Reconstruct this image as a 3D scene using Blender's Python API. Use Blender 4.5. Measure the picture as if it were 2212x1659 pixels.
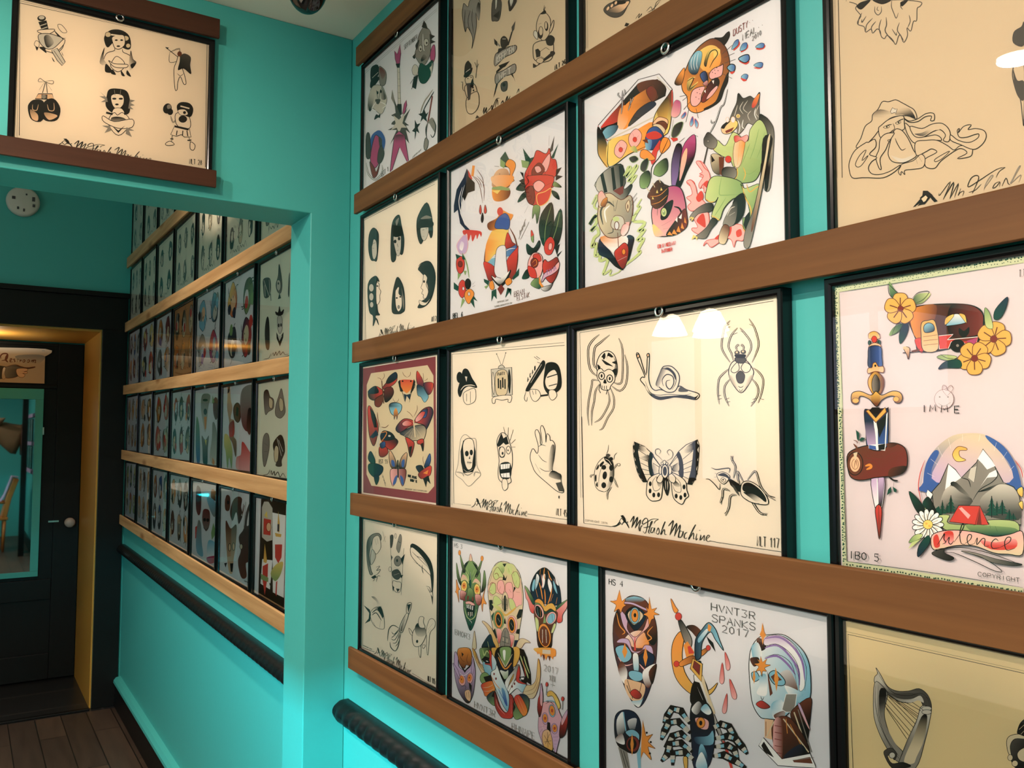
import bpy, math, random
from mathutils import Vector, geometry
for o in list(bpy.data.objects): bpy.data.objects.remove(o)
SC = bpy.context.scene
COL = SC.collection
# ---------------------------------------------------------------- scale and camera
# Lengths are written in units of the distance from the lens to the print wall (1 unit = 0.83 m);
# heights are given with the lens at 1.6 and the shop floor at -0.33.
S = 0.83
FLOOR = -0.33
def W(p): return Vector((p[0]*S, p[1]*S, (p[2]-FLOOR)*S))
FPX, YAW, PITCH, ROLL = 1828.636, 0.573581, 0.0607157, 0.0013726
cf = Vector((math.sin(YAW)*math.cos(PITCH), math.cos(YAW)*math.cos(PITCH), math.sin(PITCH)))
r0 = Vector((math.cos(YAW), -math.sin(YAW), 0)); u0 = r0.cross(cf)
cr = math.cos(ROLL)*r0 + math.sin(ROLL)*u0; cu = -math.sin(ROLL)*r0 + math.cos(ROLL)*u0
cam = bpy.data.cameras.new('camera'); camo = bpy.data.objects.new('camera', cam); COL.objects.link(camo)
from mathutils import Matrix
M = Matrix((cr, cu, -cf)).transposed().to_4x4(); M.translation = W((0, 0, 1.6)); camo.matrix_world = M
cam.sensor_fit = 'HORIZONTAL'; cam.sensor_width = 36; cam.lens = FPX/2212*36; cam.clip_start = 0.02
SC.camera = camo
# ---------------------------------------------------------------- light and exposure
SC.view_settings.view_transform = 'Standard'; SC.view_settings.look = 'None'
SC.view_settings.gamma = 1; SC.view_settings.use_curve_mapping = False
SC.view_settings.exposure = 0.0
wd = bpy.data.worlds.new('daylight'); SC.world = wd; wd.use_nodes = True
wd.node_tree.nodes['Background'].inputs[0].default_value = (0.72, 0.80, 1.0, 1)
wd.node_tree.nodes['Background'].inputs[1].default_value = 2.2
def lamp(name, p, power, color, size=0.12, aim=None, spread=180, kind='AREA', size_y=None):
    l = bpy.data.lights.new(name, kind); l.energy = power; l.color = color
    if kind == 'AREA':
        l.shape = 'DISK' if size_y is None else 'RECTANGLE'; l.size = size
        if size_y: l.size_y = size_y
        l.spread = math.radians(spread)
    else: l.shadow_soft_size = size
    o = bpy.data.objects.new(name, l); COL.objects.link(o); o.location = W(p)
    d = (W(aim) - W(p)) if aim else Vector((0, 0, -1))
    o.rotation_euler = d.to_track_quat('-Z', 'Y').to_euler()
    return o
WARM = (1.0, 0.83, 0.70)
lamp('downlight', (-0.93, 1.39, 2.846), 42, WARM, 0.10)
lamp('downlight', (-0.93, -0.30, 2.846), 46, WARM, 0.10)
lamp('downlight', (-0.93, -2.00, 2.846), 10, WARM, 0.10)
lamp('downlight', (-0.15, 4.10, 3.60), 32, WARM, 0.10, spread=125)
lamp('added_print_spot', (-0.70, 0.70, 2.74), 0.7, (1, .78, .58), 0.05, aim=(0.24, 2.48, 2.52), spread=34)  # added narrow spot, only to brighten the print over the opening
lamp('downlight', (-2.3, 1.1, 2.846), 52, WARM, 0.10)
lamp('vestibule_light', (0.1, 7.2, 2.15), 2.2, (1, .84, .62), 0.06, aim=(0.1, 7.2, 3))
# ---------------------------------------------------------------- materials
def srgb(h):
    if isinstance(h, str): h = [int(h[i:i+2], 16)/255 for i in (0, 2, 4)]
    return tuple(c/12.92 if c <= .04045 else ((c+.055)/1.055)**2.4 for c in h)
def mat(name, color, rough=0.5, metal=0.0, spec=0.5, emit=None, estr=0, coat=0):
    m = bpy.data.materials.new(name); m.use_nodes = True
    b = m.node_tree.nodes['Principled BSDF']
    b.inputs['Base Color'].default_value = (*color, 1); b.inputs['Roughness'].default_value = rough
    b.inputs['Metallic'].default_value = metal; b.inputs['Specular IOR Level'].default_value = spec
    b.inputs['Coat Weight'].default_value = coat
    if emit: b.inputs['Emission Color'].default_value = (*emit, 1); b.inputs['Emission Strength'].default_value = estr
    return m
def nodes(m): return m.node_tree.nodes, m.node_tree.links, m.node_tree.nodes['Principled BSDF']
def paint(name, color, rough=0.42, bump=0.15, scale=60, spec=.4):
    m = mat(name, color, rough, spec=spec); n, l, b = nodes(m)
    tc = n.new('ShaderNodeTexCoord'); nz = n.new('ShaderNodeTexNoise'); nz.inputs['Scale'].default_value = scale
    nz.inputs['Detail'].default_value = 4; bp = n.new('ShaderNodeBump'); bp.inputs['Strength'].default_value = bump
    bp.inputs['Distance'].default_value = 0.002
    l.new(tc.outputs['Object'], nz.inputs['Vector']); l.new(nz.outputs['Fac'], bp.inputs['Height']); l.new(bp.outputs['Normal'], b.inputs['Normal'])
    return m
def wood(name, c1, c2, rough=0.45, axis='Y', knots=0.0, scale=1.0):
    m = mat(name, c1, rough, spec=.2); n, l, b = nodes(m)
    tc = n.new('ShaderNodeTexCoord'); mp = n.new('ShaderNodeMapping')
    sc = {'Y': (26, 1.1, 26), 'X': (1.1, 26, 26), 'Z': (26, 26, 1.1)}[axis]
    mp.inputs['Scale'].default_value = [v*scale for v in sc]
    nz = n.new('ShaderNodeTexNoise'); nz.inputs['Scale'].default_value = 1; nz.inputs['Detail'].default_value = 6
    nz.inputs['Roughness'].default_value = .6; nz.inputs['Distortion'].default_value = .4
    rp = n.new('ShaderNodeValToRGB'); rp.color_ramp.elements[0].position = .35; rp.color_ramp.elements[1].position = .68
    rp.color_ramp.elements[0].color = (*c1, 1); rp.color_ramp.elements[1].color = (*c2, 1)
    l.new(tc.outputs['Object'], mp.inputs['Vector']); l.new(mp.outputs['Vector'], nz.inputs['Vector'])
    l.new(nz.outputs['Fac'], rp.inputs['Fac'])
    out = rp.outputs['Color']
    if knots:
        m2 = n.new('ShaderNodeMapping'); m2.inputs['Scale'].default_value = (9, 2.6, 9) if axis == 'Y' else (2.6, 9, 9)
        vo = n.new('ShaderNodeTexVoronoi'); vo.inputs['Scale'].default_value = 1
        r2 = n.new('ShaderNodeValToRGB'); r2.color_ramp.elements[0].position = .05; r2.color_ramp.elements[1].position = .22
        r2.color_ramp.elements[0].color = (.38, .24, .12, 1); r2.color_ramp.elements[1].color = (1, 1, 1, 1)
        mx = n.new('ShaderNodeMix'); mx.data_type = 'RGBA'; mx.blend_type = 'MULTIPLY'; mx.inputs[0].default_value = knots
        l.new(tc.outputs['Object'], m2.inputs['Vector']); l.new(m2.outputs['Vector'], vo.inputs['Vector'])
        l.new(vo.outputs['Distance'], r2.inputs['Fac']); l.new(out, mx.inputs[6]); l.new(r2.outputs['Color'], mx.inputs[7]); out = mx.outputs[2]
    l.new(out, b.inputs['Base Color'])
    bp = n.new('ShaderNodeBump'); bp.inputs['Strength'].default_value = .25; bp.inputs['Distance'].default_value = .001
    l.new(nz.outputs['Fac'], bp.inputs['Height']); l.new(bp.outputs['Normal'], b.inputs['Normal'])
    return m
def glassmat(name, rough=0.0, ior=1.5):
    m = bpy.data.materials.new(name); m.use_nodes = True; n = m.node_tree.nodes; l = m.node_tree.links; n.clear()
    o = n.new('ShaderNodeOutputMaterial'); mx = n.new('ShaderNodeMixShader'); fr = n.new('ShaderNodeFresnel'); fr.inputs['IOR'].default_value = ior
    t = n.new('ShaderNodeBsdfTransparent'); g = n.new('ShaderNodeBsdfGlossy'); g.inputs['Roughness'].default_value = rough
    l.new(fr.outputs[0], mx.inputs[0]); l.new(t.outputs[0], mx.inputs[1]); l.new(g.outputs[0], mx.inputs[2]); l.new(mx.outputs[0], o.inputs[0])
    return m
def inkmat(name, rough=.6):
    m = mat(name, (1, 1, 1), rough, spec=.2); n, l, b = nodes(m)
    a = n.new('ShaderNodeVertexColor'); a.layer_name = 'ink'; l.new(a.outputs['Color'], b.inputs['Base Color'])
    return m
TEAL = (.066, .430, .400)
MT = dict(
    teal=paint('teal wall paint', TEAL), ceil=paint('ceiling paint', (.88, .77, .66), .8),
    black=mat('black gloss frame', (.0035, .0035, .004), .2, spec=.3), blackpaint=paint('black trim paint', (.0045, .005, .005), .42, .2, spec=.25),
    rail=wood('brown stained wood', (.125, .050, .0155), (.185, .078, .024), .55), raild=wood('dark brown stained wood', (.040, .016, .009), (.070, .027, .015), .42, 'X'),
    pine=wood('knotty pine', (.38, .205, .08), (.62, .38, .175), .45, 'Y', .8),
    glass=glassmat('picture glass'), ink=inkmat('printed paper'), steel=mat('steel', (.62, .60, .56), .25, 1),
    ochre=paint('ochre gloss paint', (.52, .27, .045), .4), white=mat('white plastic', (.60, .59, .52), .5),
    mirror=mat('mirror glass', (.36, .38, .38), .02, 1), domeg=mat('smoked dome', (.008, .008, .009), .07, spec=.8),
    led=mat('cool led', (1, 1, 1), .5, emit=(.02, .84, 1), estr=460), lampe=mat('lamp glow', (1, 1, 1), .5, emit=(1, .80, .55), estr=60),
    grey=mat('dark grey', (.05, .05, .055), .4), orange=wood('orange varnished wood', (.36, .10, .018), (.5, .17, .035), .35, 'Z'),
    lilac=mat('lilac cloth', (.42, .33, .50), .8), tan=paint('short tan fur', (.13, .08, .035), .8, .6, 200), curtain=mat('sheer curtain', (.8, .76, .78), .8),
)
# ---------------------------------------------------------------- mesh helpers
class MB:
    def __init__(s): s.v = []; s.f = []; s.sm = []
    def quad(s, *p): i = len(s.v); s.v += p; s.f.append(tuple(range(i, i+len(p)))); s.sm.append(False); return s
    def box(s, a, b):
        x0, x1 = sorted((a[0], b[0])); y0, y1 = sorted((a[1], b[1])); z0, z1 = sorted((a[2], b[2])); i = len(s.v)
        s.v += [(x, y, z) for z in (z0, z1) for y in (y0, y1) for x in (x0, x1)]
        for f in ((0, 2, 3, 1), (4, 5, 7, 6), (0, 1, 5, 4), (2, 6, 7, 3), (0, 4, 6, 2), (1, 3, 7, 5)):
            s.f.append(tuple(i+k for k in f)); s.sm.append(False)
        return s
    def prism(s, prof, a, b):
        """profile points swept between two frames: a/b map (p,q) to a point"""
        i = len(s.v); n = len(prof)
        s.v += [a(*p) for p in prof] + [b(*p) for p in prof]
        for k in range(n):
            j = (k+1) % n; s.f.append((i+k, i+j, i+n+j, i+n+k)); s.sm.append(False)
        s.f.append(tuple(i+k for k in reversed(range(n)))); s.f.append(tuple(i+n+k for k in range(n))); s.sm += [False, False]
        return s
    def rings(s, rings, smooth=True, cap=True):
        i = len(s.v); n = len(rings[0])
        for r in rings: s.v += r
        for a in range(len(rings)-1):
            for k in range(n):
                j = (k+1) % n; s.f.append((i+a*n+k, i+a*n+j, i+(a+1)*n+j, i+(a+1)*n+k)); s.sm.append(smooth)
        if cap:
            s.f.append(tuple(i+k for k in reversed(range(n)))); s.f.append(tuple(i+(len(rings)-1)*n+k for k in range(n))); s.sm += [False, False]
        return s
    def lathe(s, c, prof, ax='Z', n=24, smooth=True):
        R = []
        for r, h in prof:
            ring = []
            for k in range(n):
                t = 2*math.pi*k/n; a, b = max(r, 1e-5)*math.cos(t), max(r, 1e-5)*math.sin(t)
                ring.append({'Z': (c[0]+a, c[1]+b, c[2]+h), 'X': (c[0]+h, c[1]+a, c[2]+b), 'Y': (c[0]+a, c[1]+h, c[2]+b)}[ax])
            R.append(ring)
        return s.rings(R, smooth)
    def tube(s, pts, rad, n=10):
        R = []; P = [Vector(p) for p in pts]; rad = rad if isinstance(rad, (list, tuple)) else [rad]*len(P)
        up = Vector((0, 0, 1))
        for i, p in enumerate(P):
            d = (P[min(i+1, len(P)-1)] - P[max(i-1, 0)]).normalized()
            a = d.cross(up if abs(d.z) < .95 else Vector((1, 0, 0))).normalized(); b = d.cross(a)
            R.append([tuple(p + rad[i]*(math.cos(t)*a + math.sin(t)*b)) for t in [2*math.pi*k/n for k in range(n)]])
        return s.rings(R)
    def build(s, name, m, parent=None, bevel=0, kind=None, colors=None, recalc=True):
        me = bpy.data.meshes.new(name); org = parent['_o'] if parent is not None else None
        vs = [W(p) for p in s.v]
        if parent is None:
            lo = Vector([min(v[i] for v in vs) for i in range(3)]); hi = Vector([max(v[i] for v in vs) for i in range(3)])
            O = (lo+hi)/2; O.z = lo.z
        else:
            O = Vector(org)
        me.from_pydata([v-O for v in vs], [], s.f); me.materials.append(m)
        me.polygons.foreach_set('use_smooth', s.sm)
        if colors:
            at = me.color_attributes.new('ink', 'FLOAT_COLOR', 'POINT')
            at.data.foreach_set('color', [c for col in colors for c in (*col, 1.0)])
        if recalc:
            import bmesh
            bm = bmesh.new(); bm.from_mesh(me); bmesh.ops.recalc_face_normals(bm, faces=bm.faces); bm.to_mesh(me); bm.free()
        o = bpy.data.objects.new(name, me); COL.objects.link(o)
        if parent is not None: o.parent = parent; o['_o'] = org; o.location = (0, 0, 0)
        else: o.location = O
        if bevel:
            bv = o.modifiers.new('bevel', 'BEVEL'); bv.width = bevel*S; bv.segments = 3; bv.limit_method = 'ANGLE'; bv.harden_normals = True
        if kind: o['kind'] = kind
        return o
def thing(name, label, cat, p, group=None, kind=None):
    o = bpy.data.objects.new(name, None); COL.objects.link(o); o.location = W(p); o['_o'] = list(W(p)); o.empty_display_size = .05
    if kind: o['kind'] = kind
    if label: o['label'] = label; o['category'] = cat
    if group: o['group'] = group
    return o
def tag(o, label, cat, group=None):
    o['label'] = label; o['category'] = cat
    if group: o['group'] = group
    return o
# ---------------------------------------------------------------- print engine
def ray(px, py): return cf*1.0 + cr*((px-1106)/FPX) + cu*((829.5-py)/FPX)
INK = {k: srgb(v) for k, v in dict(k='17150f', w='f6f2ea', g='8d867a', d='4a463f', l='cfc7b6', r='cf4438', c='7c3128', p='eeb2aa', m='b44a78',
    o='e8953f', y='ecd070', b='41619f', n='1c2c40', s='86bccb', t='1f9a8a', e='87a366', f='c6d18c', u='8f6fa6', i='c9aecb', h='6b3a24',
    a='eabf94', z='e0b055', x='1c4a3a', q='dcc9a4', j='2b3a37', B='8a3f44', Y='cfd3a8').items()}
FONT = {'A': '0,0 .5,1 1,0;.2,.4 .8,.4', 'B': '0,0 0,1 .8,1 .9,.75 .7,.53 0,.5;.7,.53 1,.3 .8,0 0,0', 'C': '1,.85 .7,1 .3,1 0,.7 0,.3 .3,0 .7,0 1,.15', 'D': '0,0 0,1 .6,1 1,.7 1,.3 .6,0 0,0',
    'E': '1,1 0,1 0,0 1,0;0,.5 .8,.5', 'F': '1,1 0,1 0,0;0,.5 .8,.5', 'G': '1,.85 .7,1 .3,1 0,.7 0,.3 .3,0 .9,0 1,.45 .6,.45', 'H': '0,0 0,1;1,0 1,1;0,.5 1,.5', 'I': '.5,0 .5,1', 'J': '.8,1 .8,.2 .5,0 .1,.2',
    'K': '0,0 0,1;1,1 0,.45 1,0', 'L': '0,1 0,0 .9,0', 'M': '0,0 .1,1 .5,.3 .9,1 1,0', 'N': '0,0 0,1 1,0 1,1', 'O': '.5,1 .1,.8 0,.5 .1,.2 .5,0 .9,.2 1,.5 .9,.8 .5,1', 'P': '0,0 0,1 .8,1 1,.75 .8,.5 0,.5',
    'Q': '.5,1 0,.5 .5,0 1,.5 .5,1;.6,.3 1,0', 'R': '0,0 0,1 .8,1 1,.75 .8,.5 0,.5;.5,.5 1,0', 'S': '1,.85 .7,1 .2,1 0,.75 .3,.55 .8,.45 1,.25 .8,0 .2,0 0,.15', 'T': '0,1 1,1;.5,1 .5,0', 'U': '0,1 0,.2 .3,0 .7,0 1,.2 1,1',
    'V': '0,1 .5,0 1,1', 'W': '0,1 .25,0 .5,.7 .75,0 1,1', 'X': '0,0 1,1;0,1 1,0', 'Y': '0,1 .5,.5 1,1;.5,.5 .5,0', 'Z': '0,1 1,1 0,0 1,0', '0': '.5,1 .1,.75 .1,.25 .5,0 .9,.25 .9,.75 .5,1', '1': '.2,.75 .55,1 .55,0',
    '2': '0,.8 .4,1 .9,.8 .8,.5 0,0 1,0', '3': '0,1 .9,1 .5,.58 .95,.35 .7,0 0,.05', '4': '.75,0 .75,1 0,.35 1,.35', '5': '.9,1 .1,1 .1,.6 .7,.6 .95,.3 .6,0 0,.08', '6': '.8,1 .2,.6 .05,.25 .4,0 .85,.15 .8,.5 .2,.5', '7': '0,1 1,1 .4,0',
    '8': '.5,.52 .1,.75 .5,1 .9,.75 .5,.52 0,.25 .5,0 1,.25 .5,.52', '9': '.2,0 .9,.5 .9,.8 .5,1 .1,.75 .4,.45 .9,.6', '.': '.45,0 .55,.05', '·': '.45,.5 .55,.55', "'": '.5,1 .45,.75'}
VIEWS = dict(A=(0, 0, .35262), B=(740, 0, .24412), C=(1240, 0, .24412), D=(1700, 0, .23146), E=(740, 380, .24412), F=(1240, 300, .24412), G=(740, 740, .23508),
    H=(1200, 640, .2622), I=(1740, 540, .21338), J=(740, 1080, .34906), K=(1240, 1180, .2887), L=(1740, 880, .25322), M=(1700, 1240, .25259), Q=(1240, 900, .217),
    R=(970, 1160, .14469), S=(970, 1400, .14469), U=(770, 1100, .24096), X=(1900, 240, .14465), P=(0, 700, .1085))
def catmull(p, closed, k=4):
    n = len(p)
    if n < 3: return p
    o = []
    for i in range(n if closed else n-1):
        a, b, c, d = (p[(i-1) % n], p[i], p[(i+1) % n], p[(i+2) % n]) if closed else (p[max(i-1, 0)], p[i], p[i+1], p[min(i+2, n-1)])
        for j in range(k):
            t = j/k
            o.append(tuple(.5*((2*b[m]) + (c[m]-a[m])*t + (2*a[m]-5*b[m]+4*c[m]-d[m])*t*t + (3*b[m]-a[m]-3*c[m]+d[m])*t**3) for m in (0, 1)))
    if not closed: o.append(p[-1])
    return o
class Print:
    """flat ink shapes on one sheet: traced points go through `place`, which lays them on the sheet's plane"""
    def __init__(s, place, nrm, paper):
        s.place = place; s.nrm = Vector(nrm); s.paper = paper; s.v = []; s.f = []; s.c = []; s.k = 0; s.view = (0, 0, 1); s.off = None
    def col(s, k): return s.paper if k == 'Z' else INK[k]
    def face(s, pts, tris, cols):
        i = len(s.v); s.k += 1; d = s.nrm*(4e-6*s.k)
        for p in pts: q = s.place(*p); s.v.append(tuple(q + d))
        s.c += cols; s.f += [tuple(i+j for j in t) for t in tris]
    def fill(s, pts, c1, c2=None, ga=None, gb=None):
        P = [Vector((x, y, 0)) for x, y in pts]
        try: tr = geometry.tessellate_polygon([P])
        except Exception: return
        if c2 is None: cols = [c1]*len(pts)
        else:
            dx, dy = gb[0]-ga[0], gb[1]-ga[1]; L = dx*dx+dy*dy or 1; cols = []
            for x, y in pts:
                t = min(1, max(0, ((x-ga[0])*dx+(y-ga[1])*dy)/L)); cols.append(tuple(a+(b-a)*t for a, b in zip(c1, c2)))
        s.face(pts, tr, cols)
    def stroke(s, p, w, c, closed=False, taper=False):
        q = [p[0]]
        for a in p[1:]:
            if abs(a[0]-q[-1][0])+abs(a[1]-q[-1][1]) > 1e-6: q.append(a)
        if closed and len(q) > 2: q.append(q[0])
        n = len(q)
        if n < 2: return
        L = []; R = []
        for i in range(n):
            if closed and i in (0, n-1): a, b = q[-2], q[1]
            else: a, b = q[max(i-1, 0)], q[min(i+1, n-1)]
            dx, dy = b[0]-a[0], b[1]-a[1]; l = math.hypot(dx, dy) or 1; h = w/2
            if taper: h *= min(1, .35+3*min(i, n-1-i)/n)
            nx, ny = -dy/l*h, dx/l*h; L.append((q[i][0]+nx, q[i][1]+ny)); R.append((q[i][0]-nx, q[i][1]-ny))
        pts = L+R; tr = []
        for i in range(n-1): tr.append((i, i+1, n+i+1, n+i))
        s.face(pts, tr, [c]*len(pts))
    def ell(s, cx, cy, rx, ry, ang=0, n=22):
        a = math.radians(ang); return [(cx+rx*math.cos(t)*math.cos(a)-ry*math.sin(t)*math.sin(a), cy+rx*math.cos(t)*math.sin(a)+ry*math.sin(t)*math.cos(a)) for t in [2*math.pi*k/n for k in range(n)]]
    def text(s, c, w, a, b, h, txt):
        n = len(txt); dx, dy = (b[0]-a[0])/n, (b[1]-a[1])/n
        for i, ch in enumerate(txt.upper()):
            for st in FONT.get(ch, '').split(';'):
                if st:
                    g = [tuple(map(float, p.split(','))) for p in st.split()]
                    s.stroke([(a[0]+dx*(i+.74*x), a[1]+dy*(i+.74*x)-h*y) for x, y in g], w, c)
    def flower(s, cx, cy, R, n, a0, fill, line, w, wid=.45):
        for k in range(n):
            t = math.radians(a0+360*k/n); ux, uy = math.cos(t), math.sin(t); m = R*wid
            p = [(cx, cy), (cx+ux*R*.5-uy*m, cy+uy*R*.5+ux*m), (cx+ux*R*.9-uy*m*.8, cy+uy*R*.9+ux*m*.8), (cx+ux*R, cy+uy*R), (cx+ux*R*.9+uy*m*.8, cy+uy*R*.9-ux*m*.8), (cx+ux*R*.5+uy*m, cy+uy*R*.5-ux*m)]
            p = catmull(p, True); s.fill(p, s.col(fill)); s.stroke(p, w, s.col(line), True)
            s.stroke([(cx+ux*R*.2, cy+uy*R*.2), (cx+ux*R*.7, cy+uy*R*.7)], w*1.6, s.col('h' if fill != 'w' else 'l'))
    def run(s, src):
        for ln in src.strip().split('\n'):
            t = ln.split()
            if not t: continue
            op = t[0]; X, Y, K = s.view
            def xy(q): a, b = q.split(','); return (X+float(a)*K, Y+float(b)*K)
            if op == 'V':
                s.view = VIEWS[t[1]] if t[1] in VIEWS else tuple(map(float, t[1:4]))
            elif op in 'FP' and len(op) == 1:
                p = [xy(q) for q in t[2:]]; s.fill(catmull(p, True) if op == 'F' else p, s.col(t[1]))
            elif op in ('L', 'J'):
                p = [xy(q) for q in t[3:]]; s.stroke(catmull(p, False) if op == 'L' else p, float(t[2])*K, s.col(t[1]), taper=(op == 'L'))
            elif op == 'W':
                p = catmull([xy(q) for q in t[2:]], False, 3); w = float(t[1])*K
                s.stroke(p, w*1.05, INK['k'], taper=True); s.stroke(p, w*.3, s.paper, taper=True)
            elif op == 'Y':
                p = [xy(q) for q in t[1:]]; s.stroke(p, 62*K, INK['k'], taper=True)
                for a, b in zip(p, p[1:]):
                    m = ((a[0]+b[0])/2, (a[1]+b[1])/2); n1 = ((a[0]*2+m[0])/3, (a[1]*2+m[1])/3)
                    s.stroke([n1, m], 34*K, INK['l']); s.stroke([m, ((b[0]+m[0])/2, (b[1]+m[1])/2)], 26*K, INK['s'])
            elif op in ('O', 'Q') :
                p = [xy(q) for q in t[4:]]; p = catmull(p, True) if op == 'O' else p
                s.fill(p, s.col(t[1])); s.stroke(p, float(t[3])*K, s.col(t[2]), True)
            elif op == 'G':
                p = [xy(q) for q in t[3:]]; s.fill(catmull(p[2:], True), s.col(t[1]), s.col(t[2]), p[0], p[1])
            elif op == 'H':
                p = [xy(q) for q in t[5:]]; c = catmull(p[2:], True); s.fill(c, s.col(t[1]), s.col(t[2]), p[0], p[1]); s.stroke(c, float(t[4])*K, s.col(t[3]), True)
            elif op == 'E':
                c = xy(t[2]); r = [float(v)*K for v in t[3].split(',')]; s.fill(s.ell(*c, *r, float(t[4]) if len(t) > 4 else 0), s.col(t[1]))
            elif op == 'D':
                c = xy(t[4]); r = [float(v)*K for v in t[5].split(',')]; p = s.ell(*c, *r, float(t[6]) if len(t) > 6 else 0)
                s.fill(p, s.col(t[1])); s.stroke(p, float(t[3])*K, s.col(t[2]), True)
            elif op == 'T': s.text(s.col(t[1]), float(t[2])*K, xy(t[3]), xy(t[4]), float(t[5])*K, ' '.join(t[6:]))
            elif op == 'PETALS': c = xy(t[1]); s.flower(*c, float(t[2])*K, int(t[3]), float(t[4]), t[5], 'h', 7*K)
            elif op == 'PETW': c = xy(t[1]); s.flower(*c, float(t[2])*K, int(t[3]), 0, 'w', 'k', 6*K, .16)
            elif op == 'DOTS':
                a, b = xy(t[1]), xy(t[2]); n = int(t[3]); rnd = random.Random(n)
                for i in range(n):
                    f = (i+.5+rnd.uniform(-.3, .3))/n; j = rnd.uniform(-6, 6)*K
                    s.fill(s.ell(a[0]+(b[0]-a[0])*f+j, a[1]+(b[1]-a[1])*f+j, float(t[4])*K, float(t[4])*K, 0, 6), INK['x'])
            elif op == 'TREE':
                x, y0 = xy(t[1]); yb = Y+float(t[2])*K; w = float(t[3])*K
                for k in range(4):
                    a = y0+(yb-y0)*.2*k; b = a+(yb-y0)*.3; h = w*(.25+.25*k)
                    s.fill([(x, a), (x+h, b), (x-h, b)], INK['x'])
                s.stroke([(x, y0), (x, yb)], w*.12, INK['k'])
            elif op == 'SIGAT':
                pass
            else: raise ValueError(ln)
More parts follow.
